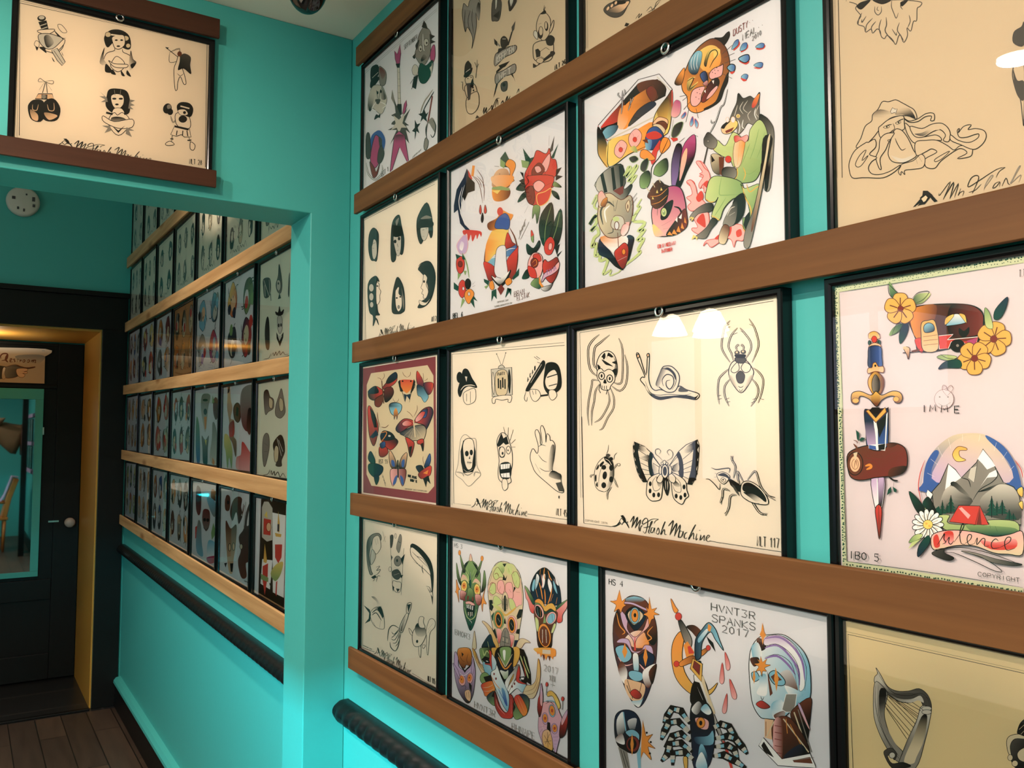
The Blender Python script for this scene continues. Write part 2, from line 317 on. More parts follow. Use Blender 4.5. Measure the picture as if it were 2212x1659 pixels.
# ---------------------------------------------------------------- printed artwork, traced as flat ink shapes
ART = {}
ART['insects'] = r'''
V H
J k 4 1795,38 200,300 226,1659
J k 2 1795,20 184,288 208,1659
W 17 352,665 285,600 268,445 300,370 362,315
W 17 345,600 315,560 322,430 365,385 447,318
W 15 480,710 522,722 550,680 552,440 520,345
W 15 465,740 530,780 582,718 592,580 570,480
W 15 355,695 305,690 300,725 275,850 265,960 275,1065
W 15 365,720 330,780 318,870 300,950 298,1065
W 14 430,770 445,860 415,940 370,1010 320,1040
W 14 450,750 480,830 478,920 430,1000 390,1085 360,1102
O Z k 7 430,450 485,485 510,580 498,660 440,690 352,625 338,560 370,480
G k Z 500,560 470,560 470,480 512,570 500,660 470,640 492,560
F k 378,500 405,465 412,500 398,522 388,505
F k 440,465 475,495 462,505 432,492 422,520 428,480
F k 380,520 420,540 475,578 440,570 410,560
F k 466,612 505,595 500,650 480,640
F k 345,560 372,585 352,600
F k 465,545 500,535 504,560
O Z k 6 345,612 378,596 400,618 440,600 480,628 490,690 456,738 440,772 380,765 370,715 345,672
D Z k 8 380,656 24,30
E k 380,656 8,15
D Z k 8 447,678 24,30
E k 447,678 8,15
F k 408,680 422,716 394,714
J k 5 385,735 385,762
J k 5 402,738 402,766
J k 5 420,738 420,768
J k 6 366,725 358,770 372,798
J k 6 430,765 418,808
O Z k 8 735,655 668,492 690,480 746,650 758,490 775,490 768,660 785,740 820,775 870,770 960,790 1020,740 1080,770 1183,805 1160,850 1080,840 985,830 930,840 850,850 780,810 735,735 700,690 715,665
E k 681,492 14,20
E a 681,492 7,12
E k 763,486 13,18
E a 763,486 6,11
F d 1030,745 1075,765 1090,785 1015,785
G k Z 850,810 850,770 735,735 780,790 850,825 930,822 1080,815 1150,830 1180,805 1150,850 1080,840 985,830 930,840 850,850 780,810
L k 5 740,700 780,790 850,815 930,808 1060,815 1120,800
O Z k 8 905,575 960,580 1015,640 1018,710 985,780 920,790 850,745 830,720 862,630 880,590
G k Z 850,640 900,660 862,630 885,590 915,600 880,680 850,750 832,722
L k 9 890,740 880,690 915,645 965,660 975,715 945,765 915,740 915,700 945,690
L k 6 870,600 930,590 985,640 992,710 960,770
F k 895,600 940,592 985,640 990,690 965,640 930,610
W 15 1440,545 1395,480 1368,410 1385,290 1400,240 1440,200
W 15 1465,530 1450,470 1425,410 1450,320 1500,260
W 15 1570,510 1610,440 1605,370 1555,300 1520,260
W 15 1620,545 1665,440 1672,370 1640,260 1595,185
W 15 1440,590 1380,640 1345,690 1338,800 1350,890
W 15 1440,680 1395,740 1395,820 1430,905
W 15 1630,590 1680,630 1712,690 1700,790 1670,880
W 15 1610,670 1665,740 1665,820 1610,908
J k 3 1338,822 1365,815
J k 3 1342,850 1370,842
J k 3 1400,850 1432,838
J k 3 1410,875 1440,866
J k 3 1655,840 1625,850
J k 3 1645,865 1612,878
J k 3 1690,845 1718,850
J k 3 1395,270 1440,250
J k 3 1390,255 1432,228
J k 3 1455,318 1500,300
J k 3 1550,300 1525,285
J k 3 1630,245 1598,230
O Z k 7 1480,530 1570,530 1620,590 1632,640 1590,730 1528,795 1460,720 1428,640 1440,570
O Z k 6 1455,590 1500,545 1515,600 1480,630 1450,620
O Z k 6 1530,590 1560,545 1608,570 1600,615 1560,628
O d k 6 1490,650 1525,615 1560,650 1545,710 1505,710
G k Z 1440,720 1480,700 1430,650 1470,670 1500,740 1528,790 1460,720
G k Z 1620,720 1575,700 1632,650 1585,670 1560,740 1528,790 1590,730
L k 5 1505,740 1528,752 1550,738
L k 5 1515,765 1528,785 1545,762
O d k 6 1480,510 1525,500 1570,515 1560,545 1525,552 1490,540
F k 1480,480 1565,480 1560,505 1525,512 1488,505
E d 1497,465 22,18
E d 1548,458 22,18
E q 1495,462 10,8
E q 1546,455 10,8
W 14 1500,448 1488,420 1505,400 1512,410
W 14 1545,448 1552,420 1538,400 1530,412
V Q
J k 5 78,0 98,1060 370,1095
J k 5 1350,1235 1420,1250 2080,1348
L k 8 370,1095 430,1080 465,1045
L k 5 400,1100 450,1075 480,1050
L k 4 345,280 340,330 325,372
L k 4 432,358 405,385 398,430
W 14 395,525 425,480 458,470
W 14 200,575 165,590 175,605
W 14 400,610 420,670 440,705
W 16 375,700 335,760 335,825
D Z d 5 447,478 14,12
O Z k 6 290,410 335,400 385,450 398,560 380,650 330,735 265,740 215,690 205,560 235,470
G k Z 395,600 320,600 385,450 400,560 385,650 335,730 290,740 345,650 360,540
F k 300,410 330,400 385,455 385,510 350,470 318,445
E d 340,385 22,16
E k 370,420 20,18
L Z 5 310,420 350,440 385,500
L Z 6 300,440 262,510 245,600 240,700
L k 4 345,465 285,500 255,580 245,700
E k 308,585 22,40 8
E k 298,683 24,30
E k 372,625 20,30
E k 372,510 20,30
E k 298,505 24,24 30
F k 222,520 245,475 250,505 230,530
F k 210,590 225,580 225,640 212,640
F k 220,680 235,650 238,700
F k 255,480 290,445 300,460 268,500
Q Z k 7 600,250 700,295 760,350 860,490 850,580 735,650 690,650 655,600 630,540 610,460 595,380 590,295
P k 600,250 655,278 640,350 655,430 670,500 705,580 735,652 688,652 680,625 655,600 650,570 628,540 630,505 608,455 615,430 592,378 605,345 586,295 603,280
F k 762,352 795,385 778,440 785,520 805,575 765,590 745,520 740,430
J k 5 640,330 745,400
J k 5 650,405 742,450
J k 5 665,460 745,500
J k 5 680,520 752,540
J k 5 700,575 760,575
J k 5 790,400 860,492
J k 5 785,460 862,510
J k 5 785,525 855,540
G k Z 650,310 710,330 655,285 720,310 720,360 650,330
G k Z 740,400 690,395 665,400 742,380 742,440 660,410
G k Z 760,500 820,500 785,470 830,500 845,575 800,570
Q Z k 7 1232,230 1120,280 1045,345 950,490 985,560 1085,620 1130,670 1175,678 1215,600 1232,520 1245,380 1248,290
P k 1235,228 1175,262 1190,340 1180,440 1165,540 1130,672 1178,680 1182,650 1218,628 1210,600 1232,570 1220,520 1240,465 1232,430 1250,378 1230,330 1248,290 1230,262
F k 1048,348 1022,382 1045,440 1042,540 1055,595 1090,600 1092,500 1080,420
J k 5 1085,425 1185,340
J k 5 1090,480 1182,435
J k 5 1092,525 1175,490
J k 5 1090,560 1168,548
J k 5 1085,590 1150,625
J k 5 1030,400 950,492
J k 5 1040,460 955,510
J k 5 1045,545 985,545
G k Z 1175,300 1110,320 1175,265 1185,335 1110,370 1095,330
G k Z 1000,520 1050,520 985,500 1042,470 1045,540 985,540
O Z k 8 870,570 800,580 740,630 725,720 725,780 760,830 800,840 860,825 878,760 885,650
O Z k 8 970,565 1050,590 1115,650 1125,730 1142,790 1110,820 1080,872 1030,850 990,800 975,700
L k 5 825,590 785,650 800,735 850,725 870,680
L k 5 1000,590 1060,660 1065,750 1010,740 985,680
G k Z 830,640 850,720 825,600 880,640 870,690 840,690
G k Z 1010,650 1020,720 985,620 1060,680 1040,700 995,680
E k 762,668 14,24
E k 760,740 14,24
E k 797,780 15,24
E k 845,778 15,24
E k 1098,700 15,24
E k 1020,790 15,24
E k 1066,805 15,24
E k 1108,780 15,24
O Z k 7 845,590 880,570 890,620 865,660 825,640
O Z k 7 945,590 970,565 1015,610 1000,660 955,640
O Z k 7 860,480 850,520 850,560 870,575 875,520
O Z k 7 955,480 975,520 972,560 950,575 945,520
O k k 6 900,620 930,615 950,680 945,740 930,785 905,730 895,680
O Z k 6 908,640 918,640 920,740 912,720
O Z k 6 930,640 942,660 940,720 932,740
D Z k 9 908,545 34,68
E k 908,542 20,46
D Z k 6 903,455 16,20
L k 5 885,440 850,400 815,370 815,330 845,320 865,345 850,375
L k 5 925,440 975,410 985,360 955,328 930,350 950,385
D Z k 5 880,465 10,14
D Z k 5 928,468 10,14
O Z k 6 1425,575 1480,550 1540,575 1550,610 1500,670 1450,640
F k 1435,580 1490,560 1540,590 1548,620 1510,600 1460,590
D Z k 5 1490,630 26,20 35
E k 1488,628 8,8
P k 1530,600 1600,640 1680,690 1690,760 1620,740 1560,680
F d 1570,660 1620,720 1650,790 1600,730
L k 8 1545,560 1552,515 1500,515 1420,525 1370,508
L k 8 1455,665 1450,725 1400,670 1350,625 1315,620
L k 6 1405,562 1430,570
L k 6 1398,602 1425,600
W 18 1590,610 1610,500 1580,440 1565,390
J k 5 1580,440 1585,390
W 18 1690,650 1640,560 1630,550 1635,620 1655,680
W 18 1730,630 1790,550 1820,560 1860,690 1930,780 2010,835
J k 7 1940,785 2005,805
W 20 1555,740 1490,720 1480,800 1455,860
J k 5 1480,800 1470,875
W 20 1620,780 1560,790 1545,900 1510,985
J k 5 1530,940 1500,965
W 22 1690,790 1740,790 1830,930 1880,970 1925,965
J k 5 1880,970 1925,985
O Z k 8 1690,650 1760,645 1850,700 1920,790 1935,870 1840,870 1740,840 1670,780 1665,700
G k k 0,0 1,1 1700,665 1760,660 1850,720 1910,800 1910,850 1800,780 1700,745 1680,710
G k Z 1770,770 1830,850 1690,750 1800,775 1900,850 1840,860 1750,800
L k 6 1700,810 1780,860 1850,865
T k 7 1826,1285 2050,1308 95 NLT 117
T g 3 115,1040 340,1068 18 COPYRIGHT 2016
SIGAT 1346.3,1123.5 1535.1,1168.6
'''
# the signature and little machine at the foot of the black ink sheets, kept once
ART['_sig'] = r'''
V Q
P k 465,985 490,980 512,1010 522,1050 500,1055 490,1020 475,1000
Q Z k 9 455,1040 475,1010 500,1040 478,1075
L k 12 500,1045 525,1060 550,1110
L k 9 455,1045 430,1078 390,1095
J k 7 525,1055 540,1045
L k 9 560,1050 600,990 575,1105
L k 10 575,1105 635,1000 610,1110
L k 8 610,1110 665,1025 640,1120
L k 7 640,1120 645,1140
L k 7 650,1075 655,1140 670,1090 690,1085
L k 7 690,1145 695,1150
L k 7 845,1020 780,1020 710,1060 685,1070 685,1040 715,1010 735,1030 730,1100 710,1160 690,1140
L k 5 845,1020 810,1040 800,1065
L k 6 690,1105 730,1100 755,1090
L k 7 735,1150 775,1060 780,1040 765,1060 745,1150 760,1160
L k 7 800,1110 775,1105 765,1150 785,1150 805,1105 800,1160
L k 7 815,1165 840,1105 850,1150 835,1170 820,1160
L k 7 860,1170 905,1060 905,1050 885,1100 865,1175 900,1120 905,1170 925,1170
L k 9 940,1090 965,1060 990,1040 955,1180
L k 10 955,1180 1025,1060 1000,1190
L k 8 1000,1190 1060,1075 1040,1190 1050,1200
L k 7 1085,1145 1055,1140 1045,1195 1070,1195 1090,1140 1085,1200
L k 7 1130,1150 1105,1165 1100,1210 1130,1205
L k 7 1140,1220 1205,1090 1208,1080 1180,1130 1140,1225 1190,1155 1190,1215 1205,1210
L k 7 1225,1160 1215,1225 1235,1210
J k 7 1250,1135 1255,1130
L k 7 1250,1235 1265,1175 1260,1230 1300,1180 1295,1230 1310,1225
L k 7 1315,1225 1350,1190 1335,1180 1315,1215 1330,1240 1360,1238
'''
ART['heads28'] = r'''
V A
J k 4 118,830 122,18 1268,262 1258,1024
J k 2 104,838 108,2 1275,252 1266,1026
E k 255,112 26,18
E l 255,108 18,11
P k 235,135 285,125 300,190 262,200
J l 5 240,160 285,145
J l 5 248,180 290,165
O Z k 4 235,185 325,178 330,192 290,210 240,200
F k 330,185 380,230 405,232 370,245 385,265
O l k 4 235,215 290,205 350,220 385,240 385,290 340,330 300,310 250,270
G k l 280,240 330,220 270,225 300,215 330,260 300,290 280,280
O Z k 4 245,290 320,300 390,240 392,270 340,320 290,315
O Z k 3 355,150 380,155 410,195 385,200 360,175
F k 240,290 270,290 285,325 262,310
F k 215,270 235,285 225,310
O Z k 3 220,250 240,260 235,290 210,275
Q l k 4 315,310 350,295 400,380 380,402 350,370
J k 3 330,310 385,390
P k 375,310 382,335 390,345
F k 318,350 335,378 325,372
O k k 3 645,215 680,185 740,185 790,220 800,290 770,300 700,260 660,290 640,250
D q k 3 662,212 18,16
D q k 3 770,235 20,16
D q k 3 785,280 14,14
O Z k 4 690,225 755,215 765,270 735,300 705,295 690,260
J Z 9 680,212 755,222
E k 712,246 9,5
E k 745,246 9,5
E k 725,283 11,5
L k 4 700,295 700,310 650,330 625,400
L k 4 750,300 755,320 800,345 800,400
O Z k 4 685,380 715,345 760,380 755,420 720,440 680,410
O Z k 4 665,370 700,390 780,395 770,415 700,410
G k Z 610,340 660,400 610,380 640,290 635,360 665,400 640,400
G k Z 830,380 780,400 800,310 815,360 835,385 790,430
F k 650,390 690,440 645,440
F k 690,425 710,458 680,450
F k 740,430 765,465 745,462
F k 780,430 803,470 775,455
F k 800,395 835,385 810,420
W 7 1040,320 1100,298 1090,345
L k 3 1040,320 1038,380 1090,375
J k 4 1015,290 1090,350
P k 1012,288 1035,292 1025,302
O Z k 4 1095,340 1110,370 1120,430 1130,460 1140,510 1125,515 1105,470 1090,500 1085,548 1072,545 1065,430 1080,380
G k d 1120,420 1170,350 1105,345 1130,328 1168,350 1165,400 1170,455 1125,420 1090,430 1100,380
E h 1100,330 14,16
L k 3 1085,450 1105,465 1125,450
L k 3 275,500 235,500 245,480 275,500 320,515 325,495 280,498
L k 3 275,500 240,550
L k 3 280,500 318,555
J k 4 278,505 260,570
J k 4 283,505 290,570
Q a k 5 235,575 320,575 330,610 215,605
Q d k 3 255,580 290,582 288,606 255,605
G k k 0,0 1,1 215,610 265,620 280,690 250,745 190,730 170,660 185,625
G k k 0,0 1,1 275,620 330,605 370,665 350,735 280,740 245,690
G a k 210,720 190,640 185,670 230,700 230,740 195,725
G a k 320,715 300,650 270,690 335,700 350,715 300,735
L a 4 200,640 200,670 225,675 235,640
L a 5 290,640 300,675 330,675 330,630
D g g 2 268,592 12,12
O k k 4 655,590 670,550 720,545 775,560 795,620 790,690 750,700 690,690 650,650
O Z k 3 680,590 715,575 755,590 755,640 720,670 690,645
J g 3 700,550 705,585
J g 3 740,550 735,585
E k 700,605 13,6
E k 740,605 13,6
E k 716,640 11,6
O Z k 3 700,665 745,665 760,700 690,700
P g 655,600 610,560 640,590 608,590 645,610 618,625 660,625
P g 795,610 828,615 798,630 825,645 795,650 818,670 785,665
O Z k 4 670,720 700,690 720,705 750,690 790,725 785,780 725,830 670,775
G k Z 720,720 720,790 680,725 720,715 770,730 760,770 725,810 690,770
O Z k 4 632,710 700,745 810,730 808,780 720,785 635,745
P g 675,770 625,770 660,785 640,815 680,800
P g 775,780 822,800 790,800 808,840 770,820
P k 685,770 725,815 765,770 725,800
J k 12 650,690 690,700
J k 12 760,700 780,690
E k 1025,665 26,32 20
E g 1035,655 13,15
E k 1042,685 18,20
W 8 1045,710 1060,750 1080,730
O Z k 4 1075,700 1120,690 1160,720 1165,780 1120,790 1080,760
E k 1120,730 26,22
O k k 4 1085,650 1110,628 1160,635 1182,670 1165,715 1120,700 1095,690
O Z k 3 1090,675 1130,670 1150,690 1145,705 1105,705
J Z 8 1105,650 1160,665
E k 1130,690 9,9
Q Z k 4 1070,770 1160,790 1170,840 1130,840 1110,825 1080,835 1045,825
J k 10 1070,775 1155,795
J k 6 1085,800 1080,830
J k 6 1120,800 1118,830
J k 6 1145,800 1150,835
W 14 1055,830 1048,880
W 14 1155,835 1175,900
O Z k 4 1040,865 1068,885 1030,892 1012,882
O Z k 4 1168,870 1195,890 1185,920 1165,910
J k 6 1043,850 1062,852
J k 6 1148,860 1172,858
T k 3.5 1160,1003 1240,1012 30 NLT 28
SIGAT 142.8,306.8 328,341
'''
ART['rockers'] = r'''
V B
J g 2 205,1640 200,650 836,92
J g 2 192,1650 190,640 836,75
O k k 4 262,590 310,575 320,640 300,690 255,720 248,640
J l 5 262,690 315,640
O k k 4 245,770 260,700 330,680 310,720 270,770
O g k 4 320,600 340,590 385,640 380,740 340,760 325,700
G c g 350,600 350,760 325,610 345,600 380,650 350,700
O l d 4 235,850 270,760 345,760 380,830 390,900 345,1010 270,960 225,970
G k l 230,960 290,860 225,870 265,770 280,840 260,960 235,980
G k l 380,850 320,850 345,760 385,870 340,870
J k 4 300,800 310,870
J k 4 335,790 320,880
E k 310,820 8,14
E k 340,810 8,14
F d 290,880 335,880 320,920 300,915
L w 6 300,900 260,960 300,980
L w 6 330,900 385,930 350,960
F k 280,1060 300,1010 335,1045 315,1040
F k 330,1040 335,1010 318,1020
Q m k 4 460,450 485,480 510,390 516,470 505,580 485,590 465,520
P k 470,565 510,560 505,600 482,600
Q l d 3 484,600 505,600 515,920 490,920
J d 2 490,640 508,640
J d 2 490,700 510,700
J d 2 490,760 512,760
J d 2 490,820 512,820
J d 2 490,870 514,870
P k 485,920 522,920 525,1010 480,1050 470,1000
Q m k 4 545,920 565,885 570,930 550,1000 530,1010
P g 440,790 455,860 490,990 430,870
P d 430,1020 480,1050 440,1080 430,1100 480,1110 400,1150 480,1150 420,1280 500,1160 590,1270 560,1150 600,1180 560,1110 590,1110 550,1080 600,960 530,1050 580,950 520,1040 490,960 455,880 470,1000
P l 450,1020 500,1060 555,1000 530,1090 570,1130 520,1130 500,1180 480,1130 430,1150 470,1090
Q m k 5 460,1200 500,1160 550,1200 585,1420 570,1430 505,1300 440,1500 420,1520 435,1380
G k m 500,1180 510,1260 465,1200 545,1200 525,1300 500,1290 480,1290
J d 4 330,1080 330,1080
O g k 4 690,280 720,240 765,260 790,330 780,400 775,480 740,560 700,580 660,530 640,480 660,400 670,330
P k 700,240 720,180 740,210 755,260 730,250
F k 660,460 620,500 640,520 650,470
P k 770,300 820,320 780,350 825,370 775,390
F k 645,400 680,350 660,440
D l k 4 740,375 22,34
D l k 4 690,430 18,30
E k 745,380 7,10
E k 692,435 7,10
G k g 690,520 740,470 695,520 720,480 745,510 700,545
L w 6 712,300 715,420 725,450
O m k 4 790,420 815,400 820,500 795,560 775,500
O x k 4 690,560 740,580 800,530 790,640 740,730 690,730 670,650
G g l 780,560 790,640 790,560 800,580 780,680
P l 770,600 790,580 785,640
O l k 3 615,610 640,570 670,600 660,660 625,660
P k 630,680 670,660 650,790 615,770
J k 4 625,700 600,740
J k 4 635,740 610,790
L k 8 800,790 760,850 730,890 700,960 690,1010
L q 3 800,790 760,850 730,890 700,960 690,1010
L k 9 810,810 780,860 740,930 710,990
J c 12 795,850 755,1090
P k 720,960 740,1010 760,990 740,1040 750,1080 715,1050 690,1080 700,1030 670,1010 705,1000
P k 640,1060 660,1100 690,1090 665,1130 680,1180 655,1160 640,1240 640,1170 615,1160 640,1130
G k g 740,1130 770,1100 740,1110 790,1040 825,1100 820,1170 790,1130 760,1090 745,1180 750,1250 735,1180
L k 8 800,1060 825,1110 815,1190 795,1215 780,1190
O g k 5 735,1220 760,1250 750,1310 730,1330 720,1290
F b 300,1160 340,1160 375,1220 375,1290 340,1400 300,1440 240,1380 250,1220
O m k 5 280,1220 310,1200 345,1260 350,1350 330,1430 280,1490 245,1400
F d 320,1210 350,1240 340,1340 325,1280
O d k 4 320,1330 345,1290 370,1360 340,1440 310,1430
O c k 4 240,1430 280,1480 300,1520 330,1440 310,1540 270,1570
O d k 4 210,1200 240,1190 250,1380 210,1390
L k 14 210,1440 230,1540 290,1590 350,1530 350,1460
L w 6 210,1440 230,1540 290,1590 350,1530 350,1460
T d 3 545,440 665,340 40 SEPTEMBER
T d 4 345,1565 410,1510 40 CCT 1
T g 2 620,1400 700,1330 16 COPYRIGHT
'''
ART['snowman'] = r'''
V B
J k 4 975,0 985,1170
O g k 5 1065,60 1075,30 1110,60 1130,0 1210,0 1215,80 1205,180 1180,110 1185,230 1145,430 1150,330 1105,240 1085,280 1060,140
L k 4 1130,90 1110,200 1150,330
L k 4 1150,80 1145,180 1160,300
L k 5 1085,90 1080,200 1090,290
G k g 1210,60 1170,100 1200,20 1220,60 1210,180 1180,110
O d k 6 1330,0 1400,0 1400,110 1380,180 1345,185 1320,170
Q l k 4 1350,0 1370,0 1365,60 1350,90
P k 1335,140 1390,90 1380,170
O k k 4 1470,0 1540,0 1515,60 1480,100 1470,60
G l k 1490,20 1520,60 1480,0 1510,0 1490,60
O Z k 6 1745,130 1790,110 1835,160 1840,230 1835,290 1795,350 1770,360 1725,300 1715,220
F k 1750,125 1790,90 1800,120
L k 5 1785,45 1780,95 1795,60 1780,100
E k 1750,300 24,44
D Z k 5 1755,275 18,40
E k 1805,235 16,40
D Z k 5 1800,225 12,34
L k 5 1735,215 1760,205
O Z k 6 1830,270 1855,200 1870,180 1865,240 1840,290
O l k 5 1690,310 1700,270 1725,290 1725,350
O Z k 7 1695,390 1760,360 1850,360 1868,430 1850,520 1780,550 1700,530 1685,450
F k 1800,340 1840,310 1878,340 1860,400 1815,400 1800,370
P k 1705,440 1730,430 1752,455 1750,500 1715,510
J k 4 1750,455 1800,420
J k 4 1755,500 1790,520
J k 4 1800,420 1830,440
P k 1780,520 1840,470 1870,460 1850,500 1700,600 1685,600 1685,560 1720,580
O Z k 5 1715,530 1750,510 1780,530 1760,560 1725,555
O k k 4 1840,460 1870,455 1878,475 1850,500
J g 14 1395,410 1370,385
P k 1340,340 1370,370 1370,410 1345,390
J k 12 1465,400 1500,280
P d 1500,290 1495,240 1530,185 1520,260
O k k 5 1400,350 1430,320 1460,350 1460,400 1410,420
J l 5 1415,345 1445,345
O g k 6 1350,490 1400,450 1530,400 1525,460 1430,510 1350,585
O g k 6 1355,660 1430,620 1525,565 1525,640 1430,680 1360,745
P k 1380,430 1520,400 1450,420 1370,480
P k 1380,580 1480,540 1440,590 1400,610
P k 1360,650 1420,600 1400,590 1360,630
P k 1500,640 1532,730 1515,690 1490,660
P k 1360,740 1335,865 1350,830 1375,745
O d k 5 1405,740 1455,720 1455,790 1425,810 1405,790
E k 1428,750 14,16
T l 6 1365,560 1520,455 60 KEEP'EM
T l 6 1385,710 1500,645 55 WET
O k k 5 1085,580 1110,540 1125,555 1140,580 1130,640 1085,670
J l 5 1090,640 1130,610
O k k 4 1075,680 1085,650 1130,620 1150,600 1135,650 1100,680
O Z k 5 1090,690 1150,670 1150,720 1115,755 1090,730
E k 1110,695 5,5
E k 1138,685 5,5
O Z k 6 1085,760 1160,740 1190,800 1180,860 1120,880 1090,830
O Z k 6 1100,870 1190,810 1210,900 1190,970 1140,1010 1100,980
P d 1088,740 1150,730 1130,880 1110,890 1100,760
O k k 3 1130,770 1150,700 1160,760
E k 1155,775 7,9
E k 1160,800 7,9
J d 6 1180,690 1190,590
J d 4 1188,600 1170,550
J d 4 1188,600 1192,530
J d 4 1188,600 1205,565
L d 5 1090,810 1065,790 1065,720
J d 4 1065,730 1048,725
T k 6 1880,620 1975,560 40 NLT 26
P k 1175,1050 1190,1020 1215,1040
L k 6 1240,1000 1255,950 1250,1010 1275,950 1270,1000 1300,960
L k 6 1300,970 1325,930 1320,980 1360,880 1390,870
L k 6 1350,950 1370,880 1375,930
L k 6 1400,920 1420,890 1420,925
L k 7 1440,900 1460,850 1455,900 1485,850
L k 4 1540,830 1560,785 1560,820
'''
ART['hat'] = r'''
V C
J k 3 100,0 105,430
J k 2 115,0 122,425
O d k 5 265,100 275,60 340,20 490,0 470,60 430,130 370,155 310,140
G a d 400,40 360,120 300,90 480,10 455,70 400,110 330,110
E k 400,20 60,20
D a k 4 300,75 12,22 30
D a k 4 335,50 12,20 30
D a k 4 370,25 12,18 30
L k 5 545,165 580,120 570,160 600,120 590,150
L k 5 640,100 680,60 700,100 730,20 770,0
L k 5 650,110 700,80 760,10
P k 445,230 460,200 490,210 470,235
'''
